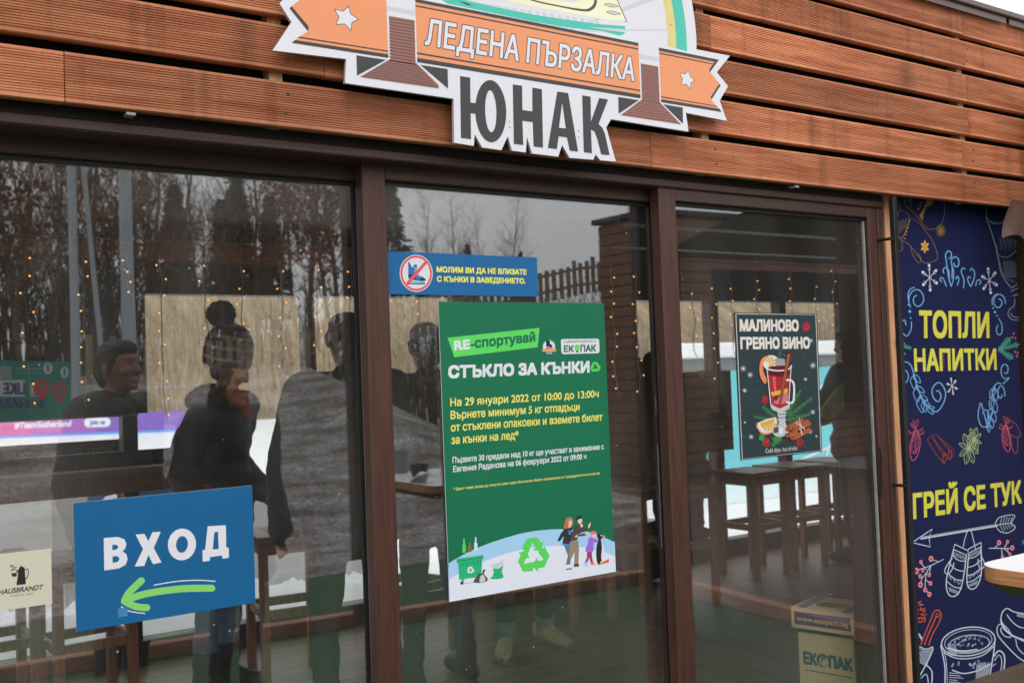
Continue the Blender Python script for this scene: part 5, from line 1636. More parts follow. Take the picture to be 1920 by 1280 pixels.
GREYMASS = mat('grey_mass', S(116, 112, 110), .8, .15, 14, .1)

def hand(prims, wrist, elbow, side, skin, curl=0.35, fwd=Vector((0, 1, 0))):
    w, e = Vector(wrist), Vector(elbow)
    d = (w-e).normalized()
    f = (fwd-d*fwd.dot(d))
    f = f.normalized() if f.length > 1e-3 else d.orthogonal().normalized()
    n = d.cross(f)*side
    palm = w+d*0.055
    prims.append(('c', tuple(w), tuple(palm+d*.018), .023, .026, skin))
    prims.append(('c', tuple(w+d*.03+f*.018), tuple(palm+d*.022+f*.024), .017, .014, skin))
    prims.append(('c', tuple(w+d*.03-f*.016), tuple(palm+d*.016-f*.024), .017, .014, skin))
    for k, ln in enumerate((.070, .080, .075, .058)):
        b0 = palm+d*.022+f*(.027-.018*k)
        k1 = b0+d*(ln*.5)+n*(ln*.12*curl)
        k2 = k1+(d*(1-curl)+n*curl)*(ln*.5)
        prims.append(('c', tuple(b0), tuple(k1), .0095, .009, skin)); prims.append(('c', tuple(k1), tuple(k2), .009, .0078, skin))
    t0 = w+d*.03+f*.026
    t1 = t0+(d*.55+f*.75+n*.25).normalized()*.034
    prims.append(('c', tuple(t0), tuple(t1), .012, .0105, skin)); prims.append(('c', tuple(t1), tuple(t1+(d*.8+f*.35+n*.3).normalized()*.030), .0105, .009, skin))

DEF = dict(pelvis=(0, 0, .95), chest=(0, -.01, 1.27), neck=(0, -.01, 1.46), head=(0, .015, 1.625),
           sh=(.185, 0, 1.41), el=(.235, -.04, 1.13), wr=(.245, .05, .88), hip=(.09, 0, .91), kn=(.10, .02, .50), an=(.10, -.02, .085), toe=(.125, .15, .04))
def person(label, base, rz, H=1.75, pose=None, top=JBLACK, legs=TROUS, shoes=BOOT, skin=FACE, cuff=None, coat=0.0, puff=0.02, hair='short', sleeve=None, boot_h=0.0, hands=True, voxel=.0095, hairmat=None, face=True, seated=False):
    root = thing('person', label, 'person', base, rz)
    s = H/1.75
    J = {}
    pose = pose or {}
    for k, v in DEF.items():
        if k in ('pelvis', 'chest', 'neck', 'head'):
            J[k] = Vector(pose.get(k, v))*s
        else:
            for sd, sg in (('L', -1), ('R', 1)):
                q = pose.get(k+sd)
                J[k+sd] = Vector(q)*s if q else Vector((v[0]*sg, v[1], v[2]))*s
    pr = []
    c = lambda a, b, ra, rb, m_: pr.append(('c', tuple(a), tuple(b), ra*s, rb*s, m_))
    e = lambda a, r, m_: pr.append(('e', tuple(a), tuple(x*s for x in r), m_))
    pe, ch, ne, he = J['pelvis'], J['chest'], J['neck'], J['head']
    mid = (pe+ch)/2
    up = (ch-pe).normalized()
    e(ch+up*.05*s, (.165+puff, .105+puff, .16), top); e(mid+up*.06*s, (.150+puff, .105+puff, .17), top); e(mid-up*.05*s, (.155+puff, .112+puff, .16), top)
    e(pe-Vector((0, 0, .0)), (.165+puff, .118+puff, .12), top)
    if coat > 0:
        for k in range(3):
            e(pe-Vector((0, 0, coat*(k+1)/3))*s, (.175+puff, .130+puff, .12), top)
    c(J['shL'], J['shR'], .075+puff*.5, .075+puff*.5, top)
    c(ch+up*.13*s, ne, .085+puff*.4, .068+puff*.3, top)
    c(ne, he-Vector((0, 0, .06))*s, .055, .052, skin)
    e(he, (.074, .094, .112), skin); e(he+Vector((0, .030, -.062))*s, (.052, .058, .055), skin)
    if face:
        hd = lambda x, y, z: he+Vector((x, y, z))*s
        c(hd(0, .082, .018), hd(0, .098, -.020), .010, .0135, skin)
        e(hd(0, .078, .036), (.048, .018, .013), skin)
        e(hd(0, .092, -.062), (.024, .010, .009), LIP); e(hd(0, .084, -.092), (.022, .018, .018), skin)
        for sg in (-1, 1):
            e(hd(sg*.038, .074, -.02), (.024, .020, .022), skin)
            e(hd(sg*.077, -.005, -.005), (.011, .020, .032), skin)
    for sd, sg in (('L', -1), ('R', 1)):
        sl = sleeve or top
        c(J['sh'+sd], J['el'+sd], .062+puff, .050+puff, top); c(J['el'+sd], J['wr'+sd], .050+puff, .036+puff, sl)
        if hands: hand(pr, J['wr'+sd], J['el'+sd], sg, skin)
        c(J['hip'+sd], J['kn'+sd], .092, .066, legs); c(J['kn'+sd], J['an'+sd]+Vector((0, 0, .03))*s, .066, .050, legs)
        c(J['hip'+sd], pe, .10, .11, legs if coat <= 0 else top)
        if cuff: c(J['an'+sd]+Vector((0, 0, .075))*s, J['an'+sd]+Vector((0, 0, .035))*s, .058, .060, cuff)
        if boot_h > 0: c(J['an'+sd], J['an'+sd]+(J['kn'+sd]-J['an'+sd])*boot_h, .055, .066, shoes)
        a, t = J['an'+sd], J['toe'+sd]
        dirf = (t-a); dirf.z = 0; dirf.normalize()
        heel = a-dirf*.045*s; heel.z = t.z
        if shoes is not TAN: c(heel, t, .042, .036, shoes); c(a, t+Vector((0, 0, .008)), .050, .034, shoes)
        else: c(a, a+Vector((0, 0, .03)), .042, .045, shoes)
    body = grow(pr, 'body', root, voxel)
    if shoes is TAN:
        for sd in 'LR':
            a, t = J['an'+sd], J['toe'+sd]
            d = (t-a); yaw_ = math.atan2(-d.x, d.y)
            m = MB(); n = 20
            secs = [(-.085, .006, .002, .05), (-.078, .030, .0, .10), (-.05, .037, .0, .115), (0, .038, .0, .112), (.05, .041, .0, .092), (.10, .046, .0, .074), (.15, .047, .0, .062), (.19, .040, .0, .052), (.213, .022, .002, .040), (.219, .006, .01, .026)]
            vs = []
            for (y, w, z0, z1) in secs:
                for k in range(n):
                    q = 2*math.pi*k/n
                    cx, cz_ = math.cos(q), math.sin(q)
                    vs.append((w*(abs(cx)**.8)*(1 if cx > 0 else -1), y, (z0+z1)/2+.012+(z1-z0)/2*(abs(cz_)**.75)*(1 if cz_ > 0 else -1)))
            m.add(vs, [(i*n+k, i*n+(k+1) % n, (i+1)*n+(k+1) % n, (i+1)*n+k) for i in range(len(secs)-1) for k in range(n)], shoes)
            o = m.build('boot', root, True); o.location = (a.x, a.y, 0); o.rotation_euler = (0, 0, yaw_)
            m2 = MB()
            ol = [(secs[i][1]*1.08+.002, secs[i][0]) for i in range(len(secs))]
            ol = ol+[(-x, y) for x, y in ol[::-1]]
            nn = len(ol)
            m2.add([(x, y, .001) for x, y in ol]+[(x, y, .020) for x, y in ol], [tuple(range(nn))[::-1], tuple(nn+i for i in range(nn))]+[(i, (i+1) % nn, nn+(i+1) % nn, nn+i) for i in range(nn)], mat('crepe_sole', S(112, 96, 72), .8)); m2.build('sole', o)
            m3 = MB()
            for k in range(4): m3.tube([(-.018, .045+k*.018, .108-k*.0085), (.018, .052+k*.018, .106-k*.0085)], .0028, mat('boot_lace', S(206, 196, 170), .8), 5)
            m3.build('lace', o)
    if face:
        for sg in (-1, 1):
            m = MB(); m.ball(he+Vector((sg*.030, .074, .014))*s, .0135*s, EYEW, 6); m.ball(he+Vector((sg*.030, .0815, .014))*s, .0078*s, EYED, 5); m.build('eye', root, True)
    if hair:
        hm = hairmat or HAIRD
        hp_ = []
        if hair == 'short':
            hp_ = [('e', tuple(he+Vector((0, -.018, .030))*s), tuple(x*s for x in (.081, .092, .095)), hm), ('e', tuple(he+Vector((0, .030, .080))*s), tuple(x*s for x in (.066, .060, .042)), hm), ('e', tuple(he+Vector((0, -.045, -.03))*s), tuple(x*s for x in (.070, .060, .07)), hm)]+[('c', tuple(he+Vector((sg*.074, .012, .03))*s), tuple(he+Vector((sg*.076, .016, -.015))*s), .014*s, .010*s, hm) for sg in (-1, 1)]
        elif hair == 'long':
            hp_ = [('e', tuple(he+Vector((0, -.02, .025))*s), tuple(x*s for x in (.086, .098, .102)), hm), ('e', tuple(he+Vector((0, -.055, -.09))*s), tuple(x*s for x in (.092, .065, .13)), hm), ('e', tuple(he+Vector((.07, .0, -.09))*s), tuple(x*s for x in (.03, .045, .11)), hm), ('e', tuple(he+Vector((-.07, .0, -.09))*s), tuple(x*s for x in (.03, .045, .11)), hm)]
        if hp_:
            o = grow(hp_, 'hair', root, .008, 3)
            me = o.data
            for v in me.vertices:
                v.co += v.normal*(mnoise.noise((v.co.x*70, v.co.y*70, v.co.z*26))*.008+mnoise.noise(v.co*160)*.004)
    return root, J, s
def add_part(root, prims, name, voxel=.010, smooth=4): return grow(prims, name, root, voxel, smooth)

def heading(px, extra=0): return -(YAW+math.atan((px-960)/F_PX))+rad(extra)    # 0 = back to the camera

# --- woman in the bobble hat
wb = G(412, 1300, 0.0)
wrz = heading(432, -122)
_lr = Matrix.Rotation(-wrz, 3, 'Z') @ AXR
def lean(v, k): return (v[0]+_lr.x*k, v[1]+_lr.y*k, v[2])
woman, J, s = person('person in a striped bobble hat, black jacket and blue jeans inside the left door', wb, wrz, 1.74,
    pose=dict(pelvis=lean((0, 0, .95), .03), chest=lean((0, -.01, 1.27), .055), neck=lean((0, -.01, 1.46), .075), head=lean((0, .015, 1.625), .085), wrR=lean((.17, .13, .98), .04), elR=lean((.225, -.10, 1.13), .05), wrL=lean((-.17, .13, .97), .04), elL=lean((-.22, -.08, 1.13), .05), shL=lean((-.16, 0, 1.40), .07), shR=lean((.16, 0, 1.40), .07), toeL=(-.12, .15, .04)), top=JBLACK, legs=JEANS, shoes=BOOT, cuff=None, boot_h=.28, hair='short', puff=.022, coat=.10)
he = J['head']
HATS = mat('hat_stripes', S(92, 58, 52), .9)
nt = HATS.node_tree
tc = nt.nodes.new('ShaderNodeTexCoord'); sp = nt.nodes.new('ShaderNodeSeparateXYZ'); mm = nt.nodes.new('ShaderNodeMath'); mm.operation = 'MULTIPLY'; mm.inputs[1].default_value = 20
fr_ = nt.nodes.new('ShaderNodeMath'); fr_.operation = 'FRACT'; rp = nt.nodes.new('ShaderNodeValToRGB'); rp.color_ramp.interpolation = 'CONSTANT'
rp.color_ramp.elements[0].color = S(112, 62, 52); rp.color_ramp.elements[1].position = .45; rp.color_ramp.elements[1].color = S(44, 36, 36)
e3 = rp.color_ramp.elements.new(.70); e3.color = S(246, 236, 220)
nt.links.new(tc.outputs['Object'], sp.inputs[0]); nt.links.new(sp.outputs['Z'], mm.inputs[0]); nt.links.new(mm.outputs[0], fr_.inputs[0]); nt.links.new(fr_.outputs[0], rp.inputs[0])
nt.links.new(rp.outputs[0], nt.nodes['Principled BSDF'].inputs['Base Color'])
m = MB()
m.lathe([(.104, -.045), (.108, -.02), (.108, .015), (.106, .05), (.098, .085), (.080, .115), (.055, .135), (.02, .146), (.001, .148)], HATS, n=30)
hat = m.build('knit_hat', woman, True); hat.location = he+Vector((0, -.012, .035)); hat.rotation_euler = (rad(-14), rad(4), 0)
m = MB()
rnd = random.Random(5)
for _ in range(420):
    v = Vector((rnd.gauss(0, 1), rnd.gauss(0, 1), rnd.gauss(0, 1))).normalized()
    r1 = .062*rnd.uniform(.86, 1.1); t = v.orthogonal().normalized()*.006
    t2 = v.cross(t)
    m.add([v*.03+t*1.6, v*.03-t*.8+t2*1.2, v*.03-t*.8-t2*1.2, v*r1+t, v*r1-t*.5+t2, v*r1-t*.5-t2], [(3, 4, 5), (0, 1, 4, 3), (1, 2, 5, 4), (2, 0, 3, 5)], JGREY)
m.ball((0, 0, 0), .050, JGREY, 8)
pp = m.build('pompom', hat); lv = woman.rotation_euler.to_matrix().inverted() @ (-AXR); pp.location = (lv.x*.055, lv.y*.055, .178); hat.scale = (1.12, 1.12, 1.08)
LN = lambda pr: [tuple(lean(q, .07) if i in (1, 2) and isinstance(q, tuple) and len(q) == 3 and (p[0] == 'c' or i == 1) else q for i, q in enumerate(p)) for p in pr]
add_part(woman, LN([('c', (-.10, -.05, 1.46), (.10, -.05, 1.46), .055, .055, OLIVECLOTH), ('e', (0, -.13, 1.43), (.12, .07, .065), OLIVECLOTH), ('e', (0, -.11, 1.475), (.09, .05, .035), RUST)]), 'hood')
add_part(woman, LN([('c', (-.075, .06, 1.44), (.075, .06, 1.44), .036, .036, RUST), ('c', (0, .10, 1.42), (0, .135, 1.34), .036, .020, RUST), ('c', (-.075, .06, 1.44), (-.08, -.04, 1.46), .034, .034, RUST)]), 'scarf')
add_part(woman, LN([('c', (.235, .0, 1.06), (.232, .085, 1.00), .020, .018, REDCLOTH), ('c', (.232, .085, 1.00), (.20, .125, .88), .018, .014, REDCLOTH)]), 'pocket_trim', .007)
# grey bag-shaped mass standing in for the gravel mirrored beside her
bp = thing('gravel_stand_in', 'grey mass standing in for mirrored gravel behind the person in the bobble hat', 'gravel_stand_in', woman.matrix_basis @ Vector(lean((.03, -.19, 1.02), .04)), wrz)
grow([('e', (0, .02, .14), (.12, .06, .17), GREYMASS), ('e', (0, 0, .05), (.11, .065, .11), GREYMASS)], 'sack', bp, .011)
grow([('e', (0, -.06, .05), (.085, .03, .07), mat('grey_mass_front', S(104, 96, 96), .8))], 'pocket', bp, .010)

# --- dark figure close behind the left door, seen from the back
b3 = G(675, 1372, 0.0)
person('tall dark figure in charcoal jacket beside the frame between left and middle door', b3, heading(640, 14), 1.80,
       pose=dict(elL=(-.27, -.02, 1.12), wrL=(-.27, .08, .86), anL=(-.14, -.02, .085), knL=(-.13, .02, .5), anR=(.14, -.02, .085), knR=(.13, .02, .5), toeL=(-.17, .15, .04), toeR=(.17, .15, .04)), top=JGREY, legs=JEANSD, puff=.036, hair='short', face=False, coat=.12)
# --- man behind the bar table
b4 = G(822, 1278, 0.0)
man4, J4, s4 = person('dark figure with a burgundy scarf, half hidden behind the green poster', b4, heading(815, 20), 1.78,
       pose=dict(elL=(-.26, .06, 1.14), wrL=(-.16, .26, 1.07), elR=(.26, .06, 1.14), wrR=(.16, .26, 1.07), anL=(-.13, -.02, .085), anR=(.15, -.02, .085)), top=JBLACK, legs=TROUS, puff=.035, coat=.18, hair='short')
add_part(man4, [('c', (-.09, .03, 1.47), (.09, .03, 1.47), .050, .050, BURG), ('c', (.09, .04, 1.46), (.17, .10, 1.38), .055, .05, BURG), ('c', (-.09, -.05, 1.47), (.09, -.05, 1.47), .05, .05, BURG)], 'scarf')
# --- person whose pale boots show below the poster
b5 = (G(940, 1222)+G(1015, 1205))/2
person('person in dark jeans with turned-up cuffs and tan boots below the green poster', b5, heading(975, 205), 1.72,
       pose=dict(anL=(-.16, -.02, .085), toeL=(-.19, .15, .04), knL=(-.14, .04, .5), anR=(.12, .06, .085), toeR=(.20, .20, .04), knR=(.12, .08, .5)), top=JGREY, legs=JEANSD, shoes=TAN, cuff=CUFF, hair='short')
# --- seated person in the dark green coat
sp_ = stool_spots[3][0]
person('seated person in a dark green coat, back turned, left of the wine poster', (sp_.x, sp_.y, 0), heading(1300, 0), 1.75,
       pose=dict(pelvis=(0, 0, .86), chest=(-.01, .04, 1.17), neck=(-.06, .08, 1.36), head=(-.12, .14, 1.50), shL=(-.20, .04, 1.31), shR=(.19, .05, 1.31), elL=(-.25, .14, 1.07), wrL=(-.12, .36, 1.05), elR=(.27, .10, 1.05), wrR=(.16, .34, 1.03),
                 hipL=(-.09, .04, .84), hipR=(.09, .04, .84), knL=(-.12, .46, .82), knR=(.12, .46, .82), anL=(-.12, .30, .46), anR=(.12, .30, .46), toeL=(-.13, .44, .41), toeR=(.13, .44, .41)), top=JGREEN, legs=TROUS, puff=.06, coat=.06, hair='short', face=False)
# --- seated dark person right of the poster
sg_ = stool_spots[4][0]
person('person in black seated on a stool between the green poster and the right door frame', (sg_.x, sg_.y, 0), heading(1190, -60), 1.68,
       pose=dict(pelvis=(0, 0, .86), chest=(0, .02, 1.18), neck=(0, .05, 1.37), head=(0, .09, 1.53), shL=(-.19, .02, 1.32), shR=(.19, .02, 1.32), elL=(-.24, .14, 1.08), wrL=(-.10, .34, 1.06), elR=(.24, .12, 1.07), wrR=(.12, .34, 1.06),
                 hipL=(-.09, .04, .84), hipR=(.09, .04, .84), knL=(-.12, .45, .80), knR=(.14, .45, .84), anL=(-.12, .34, .44), anR=(.14, .36, .46), toeL=(-.13, .48, .40), toeR=(.15, .50, .41)), top=JBLACK, legs=JNAVY, puff=.03, hair='long')
# --- figure with lime sleeve at the far right
b8 = G(1612, 1052, 0.0)
person('standing figure in a navy and lime jacket at the right edge of the right door', b8, heading(1630, 70), 1.74,
       pose=dict(elL=(-.25, .12, 1.14), wrL=(-.20, .36, 1.10), elR=(.25, .12, 1.14), wrR=(.16, .36, 1.08)), top=JNAVY, sleeve=JLIME, legs=TROUS, puff=.04, coat=.10, hair='short', hands=True)
man8 = [o for o in COL.objects if o.name.startswith('person') and o.parent is None][-1]
inv = (Matrix.Translation(man8.location) @ man8.rotation_euler.to_matrix().to_4x4()).inverted()
yp = b8.y-.12
w0, w1, w2 = inv @ P(1618, 700, yp), inv @ P(1582, 742, yp), inv @ P(1552, 772, yp)
add_part(man8, [('c', tuple(w0), tuple(w1), .085, .080, JLIME), ('c', tuple(w1), tuple(w2), .080, .058, JLIME)], 'lime_sleeve')
# --- man outside whose reflection shows in the left door
b9 = MIR(226, 730, 2.5)
man9, J9, s9 = person('short-haired man in a black jacket outside, seen only as a reflection in the left door', (b9.x, b9.y, -0.12), rad(-40), 1.86, skin=mat('skin_tanned', S(160, 108, 84), .6, .12, 40), voxel=.007, top=JBLACK, legs=TROUS, puff=.04, hair='short', coat=.08)
add_part(man9, [('c', (-.10, -.03, 1.47*s9), (.10, -.03, 1.47*s9), .058, .058, JGREY), ('c', (-.10, -.02, 1.47*s9), (-.05, .09, 1.44*s9), .05, .036, JGREY), ('c', (.10, -.02, 1.47*s9), (.05, .09, 1.44*s9), .05, .036, JGREY)], 'collar')

# --- second bystander, placed so the coat blocks mirrored gravel over the person in the bobble hat
b10 = MIR(442, 730, 2.45)
person('person in a long black coat outside, placed to mirror darkly over the bobble hat figure', (b10.x, b10.y, -0.12), rad(-25), 1.74, top=JBLACK, legs=TROUS, puff=.06, hair='long', coat=.25)

# ================================================================== ground, turf, rink, hills
GRAVEL = mat('gravel', S(150, 146, 142), .95, .45, 34, .5, 90, detail=8)
def pebbles(name, c0, c1, vscale, nscale, st=(1, 1, 1)):
    m = mat(name, c0, .95, 0, nscale, .6, 45, col2=c1, detail=12, stretch=st)
    nt = m.node_tree; L = nt.links.new
    b = nt.nodes['Principled BSDF']; src = b.inputs['Base Color'].links[0].from_socket
    tc = [n for n in nt.nodes if n.type == 'TEX_COORD'][0]
    vo = nt.nodes.new('ShaderNodeTexVoronoi'); vo.inputs['Scale'].default_value = vscale
    L(tc.outputs['Object'], vo.inputs['Vector'])
    sp = nt.nodes.new('ShaderNodeSeparateColor'); L(vo.outputs['Color'], sp.inputs[0])
    mr = nt.nodes.new('ShaderNodeMapRange'); mr.inputs[3].default_value = .45; mr.inputs[4].default_value = 1.45; L(sp.outputs[0], mr.inputs[0])
    cc = nt.nodes.new('ShaderNodeCombineColor')
    for i in range(3): L(mr.outputs[0], cc.inputs[i])
    mx = nt.nodes.new('ShaderNodeMix'); mx.data_type = 'RGBA'; mx.blend_type = 'MULTIPLY'; mx.inputs[0].default_value = 1
    L(src, mx.inputs[6]); L(cc.outputs[0], mx.inputs[7]); L(mx.outputs[2], b.inputs['Base Color'])
    return m
SNOW = mat('snow', (0.82, 0.83, 0.85, 1), .7, .03, 6, .25, 9)
def GM(px, py, z=-0.15):
    q = G(px, py, z); return Vector((q.x, -q.y, z))
ZB = -0.5      # the rink lies lower than the terrace
g = MB(); g.add([(-600, -600, -.15), (600, -600, -.15), (600, 3.72, -.15), (-600, 3.72, -.15), (-600, 3.74, ZB), (600, 3.74, ZB), (600, 600, ZB), (-600, 600, ZB)], [(0, 1, 2, 3), (3, 2, 5, 4), (4, 5, 6, 7)], GRAVEL)
tag(g.build('ground'), kind='structure')
K1, K2, K3 = GM(400, 1222), GM(1215, 1090), GM(1645, 1210)
yt = GM(600, 1085).y
TURF = mat('turf_green', S(46, 78, 46), .95, .3, 60, .4, 200, detail=8)
g = MB(); g.add([(-9, yt, -.146), (K2.x, yt, -.146), (K2.x, K2.y, -.146), (K3.x, K3.y, -.146), (K3.x, -.35, -.146), (-9, -.35, -.146)], [(0, 1, 2, 3, 4, 5)], TURF)
tag(g.build('turf'), kind='structure')
def sleeper(a, b, lab):
    a, b = Vector(a), Vector(b)
    L = (b-a).length
    m = MB(); m.box((0, -.05, 0), (L, .05, .09), mat('kerb_timber', S(164, 118, 90), .7, .25, 8, stretch=(.6, 5, 5)), .006)
    o = m.build('timber_edging'); o.location = (a.x, a.y, -.146); o.rotation_euler = (0, 0, math.atan2(b.y-a.y, b.x-a.x))
    tag(o, lab, 'edging')
sleeper((K1.x-2.2, K1.y+(K1.y-K2.y)/(K1.x-K2.x)*-2.2, -.146), (K2.x, K2.y, -.146), 'long brown timber edging on the green turf, mirrored below the posters')
sleeper((K3.x, K3.y, -.146), (K2.x-.02, K2.y+.07, -.146), 'brown timber edging at the turf corner, mirrored in the right door')
b = MB(); b.box((K2.x+.1, -11, -.2), (13, -.36, -.14), mat('outer_deck_shaded', S(82, 64, 52), .6, .25, 5, stretch=(.6, 6, 6))); tag(b.build('path'), kind='structure')  # deck colour darkened in place of shade under the awning
# gravel bank behind the camera, rising to the picket fence
fp = [MIR(x, y, 12.0) for x, y in ((-150, 720), (440, 712), (690, 662), (880, 600), (1090, 548), (1300, 520))]
def zf(x):
    if x <= fp[0].x: return fp[0].z
    for a, c in zip(fp[:-1], fp[1:]):
        if x <= c.x: return a.z+(c.z-a.z)*(x-a.x)/(c.x-a.x)
    return fp[-1].z
kx = MIR(1215, 600, 9.0).x-1.2
m = MB()
nx, ny = 120, 46
vs = []
for j in range(ny+1):
    Y = yt+.02-62*(j/ny)**1.7
    for i in range(nx+1):
        x = -34+84*i/nx
        t = min(1, max(0, (yt-Y)/(12+yt)))
        t2 = t*t*(3-2*t)*.5+t*.5
        z = -.148+(zf(x)+.15)*t2+(max(0, -12-Y)*.03)
        z = -.15+(z+.15)*min(1, max(0, (kx-x)/3.0))-.08*min(1, max(0, (x-kx+3)/3.0))
        z += .05*mnoise.noise((x*.7, Y*.7, 0))*t+.02*mnoise.noise((x*4, Y*4, 3))*t
        vs.append((x, Y, z))
fs = [(j*(nx+1)+i, j*(nx+1)+i+1, (j+1)*(nx+1)+i+1, (j+1)*(nx+1)+i) for j in range(ny) for i in range(nx)]
BANK = pebbles('gravel_bank', S(84, 72, 64), S(178, 174, 170), 34, 3.0, (.45, 1.3, 1))
m.add(vs, fs, BANK)
tag(m.build('gravel_hill', smooth=True), kind='structure')
# picket fence
pk = thing('picket_fence', 'low grey wooden picket fence on top of the gravel bank, mirrored in the doors', 'fence', (0, 0, 0))
m = MB(); r = MB()
FENCEW = mat('fence_wood', S(150, 130, 112), .85, .3, 8)
pr_ = random.Random(2)
x = fp[1].x-2
while x < fp[5].x:
    z = zf(x)-.03
    h_ = .62+pr_.uniform(-.06, .06)
    m.box((x, -12.03, z), (x+.085, -12.01, z+h_), FENCEW)
    x += .135+pr_.uniform(0, .03)
m.build('picket', pk)
for k in range(1, len(fp)-1):
    a, c = fp[k], fp[k+1]
    for dz in (.15, .45): r.tube([(a.x, -12.06, a.z+dz), (c.x, -12.06, c.z+dz)], .03, FENCEW, 6)
r.build('rail', pk)

def thicket(n, x0, x1, y0, y1, h0, h1, mats, seed, gz=None):
    r = random.Random(seed); m = MB()
    for i in range(n):
        x, y = r.uniform(x0, x1), r.uniform(y0, y1)
        h = r.uniform(h0, h1)*(1 if r.random() < .8 else 1.25)
        w = r.uniform(.014, .045)*(1 if r.random() < .93 else 2.2)
        gz0 = gz(x, y) if gz else 0
        p = Vector((x, y, gz0 if gz else ZB+min(max(0, (y-54+.06*max(0, x))*.50), 8.2)-.1)); d = Vector((r.uniform(-.12, .12), r.uniform(-.12, .12), 1)).normalized()
        mt = mats[int(r.random()**1.3*len(mats))]
        prev = None
        for k in range(4):
            ww = w*(1-k*.26)
            ring_ = [p+Vector((ww, 0, 0)), p+Vector((-ww*.5, ww*.8, 0)), p+Vector((-ww*.5, -ww*.8, 0))]
            if prev is not None: m.add(prev+ring_, [(0, 1, 4, 3), (1, 2, 5, 4), (2, 0, 3, 5)], mt)
            prev = ring_
            p = p+d*(h/3); d = (d+Vector((r.uniform(-.2, .2), r.uniform(-.2, .2), .1))).normalized()
            if k >= 1:
                for _ in range(2):
                    e = p+Vector((r.uniform(-.5, .5), r.uniform(-.4, .4), r.uniform(.2, .9)))
                    m.add([p+Vector((.012, 0, 0)), p-Vector((.012, 0, 0)), e], [(0, 1, 2)], mt)
    return m
# trees of the slope behind the camera, seen mirrored in the glass
BARK = mat('bark_brown', S(128, 106, 92), .9, .3, 12)
BARKG = mat('bark_grey', S(146, 134, 124), .9, .3, 12)
DRYLEAF = mat('dry_leaf', S(140, 84, 50), .8, .3, 20)
NEEDLE = mat('conifer_needle', S(48, 62, 40), .8, .35, 10)
def bare_tree(h, seed, bark, leaves=0):
    r = random.Random(seed)
    tr, cr = MB(), MB()
    def seg3(m, a, b, ra, rb, n=4):
        d = (b-a).normalized(); u = d.orthogonal().normalized(); v = d.cross(u)
        vs = [a+u*(ra*math.cos(2*math.pi*k/n))+v*(ra*math.sin(2*math.pi*k/n)) for k in range(n)]+[b+u*(rb*math.cos(2*math.pi*k/n))+v*(rb*math.sin(2*math.pi*k/n)) for k in range(n)]
        m.add(vs, [(k, (k+1) % n, n+(k+1) % n, n+k) for k in range(n)], bark)
    def branch(p, d, L, ra, lvl):
        k = 3 if lvl < 2 else 2
        q = p
        for i in range(k):
            d2 = (d+Vector((r.uniform(-.25, .25), r.uniform(-.25, .25), r.uniform(-.05, .22)))).normalized()
            e = q+d2*(L/k)
            seg3(cr, q, e, ra*(1-.5*i/k), ra*(1-.5*(i+1)/k), 3)
            if lvl < 4:
                for _ in range(2 if lvl < 3 else 1+(r.random() < .6)):
                    sd = (d2+Vector((r.uniform(-1, 1), r.uniform(-1, 1), r.uniform(-.25, .6)))*.85).normalized()
                    branch(q+(e-q)*r.random(), sd, L*r.uniform(.42, .66), ra*(1-.5*i/k)*.55, lvl+1)
            q = e; d = d2
        if leaves and lvl >= 3:
            for _ in range(leaves):
                c = q+Vector((r.gauss(0, .12), r.gauss(0, .12), r.gauss(0, .12)))
                a = Vector((r.uniform(-1, 1), r.uniform(-1, 1), r.uniform(-1, 1)))*.06; b_ = a.orthogonal().normalized()*.045
                cr.add([c-a, c+b_, c+a, c-b_], [(0, 1, 2, 3)], DRYLEAF)
    p = Vector((0, 0, -.3)); d = Vector((0, 0, 1)); R0 = h*.007+.015
    n = 7
    for i in range(n):
        d2 = (d+Vector((r.uniform(-.09, .09), r.uniform(-.09, .09), .05))).normalized()
        q = p+d2*(h*.86/n)
        seg3(tr, p, q, R0*(1-.8*i/n), R0*(1-.8*(i+1)/n), 7)
        if i >= 1:
            for _ in range(3):
                sd = Vector((r.uniform(-1, 1), r.uniform(-1, 1), r.uniform(.25, 1.1))).normalized()
                branch(p+(q-p)*r.random(), sd, h*r.uniform(.16, .30)*(1-.4*i/n), R0*(1-.8*i/n)*.36, 1)
        p, d = q, d2
    return tr, cr
def tree_thing(name, label, proto, loc, rz, sc, group):
    root = thing(name, label, 'tree', loc, rz, group)
    root.scale = (sc,)*3
    for nm, me in proto:
        o = bpy.data.objects.new(nm, me); COL.objects.link(o); o.parent = root
    return root
protos = []
for k, (h, sd, bk, lv) in enumerate(((8.5, 1, BARK, 0), (8.0, 4, BARKG, 0), (7.5, 9, BARK, 3))):
    t_, c_ = bare_tree(h, sd, bk, min(lv, 1))
    protos.append((('trunk', t_.mesh('trunk')), ('crown', c_.mesh('crown'))))
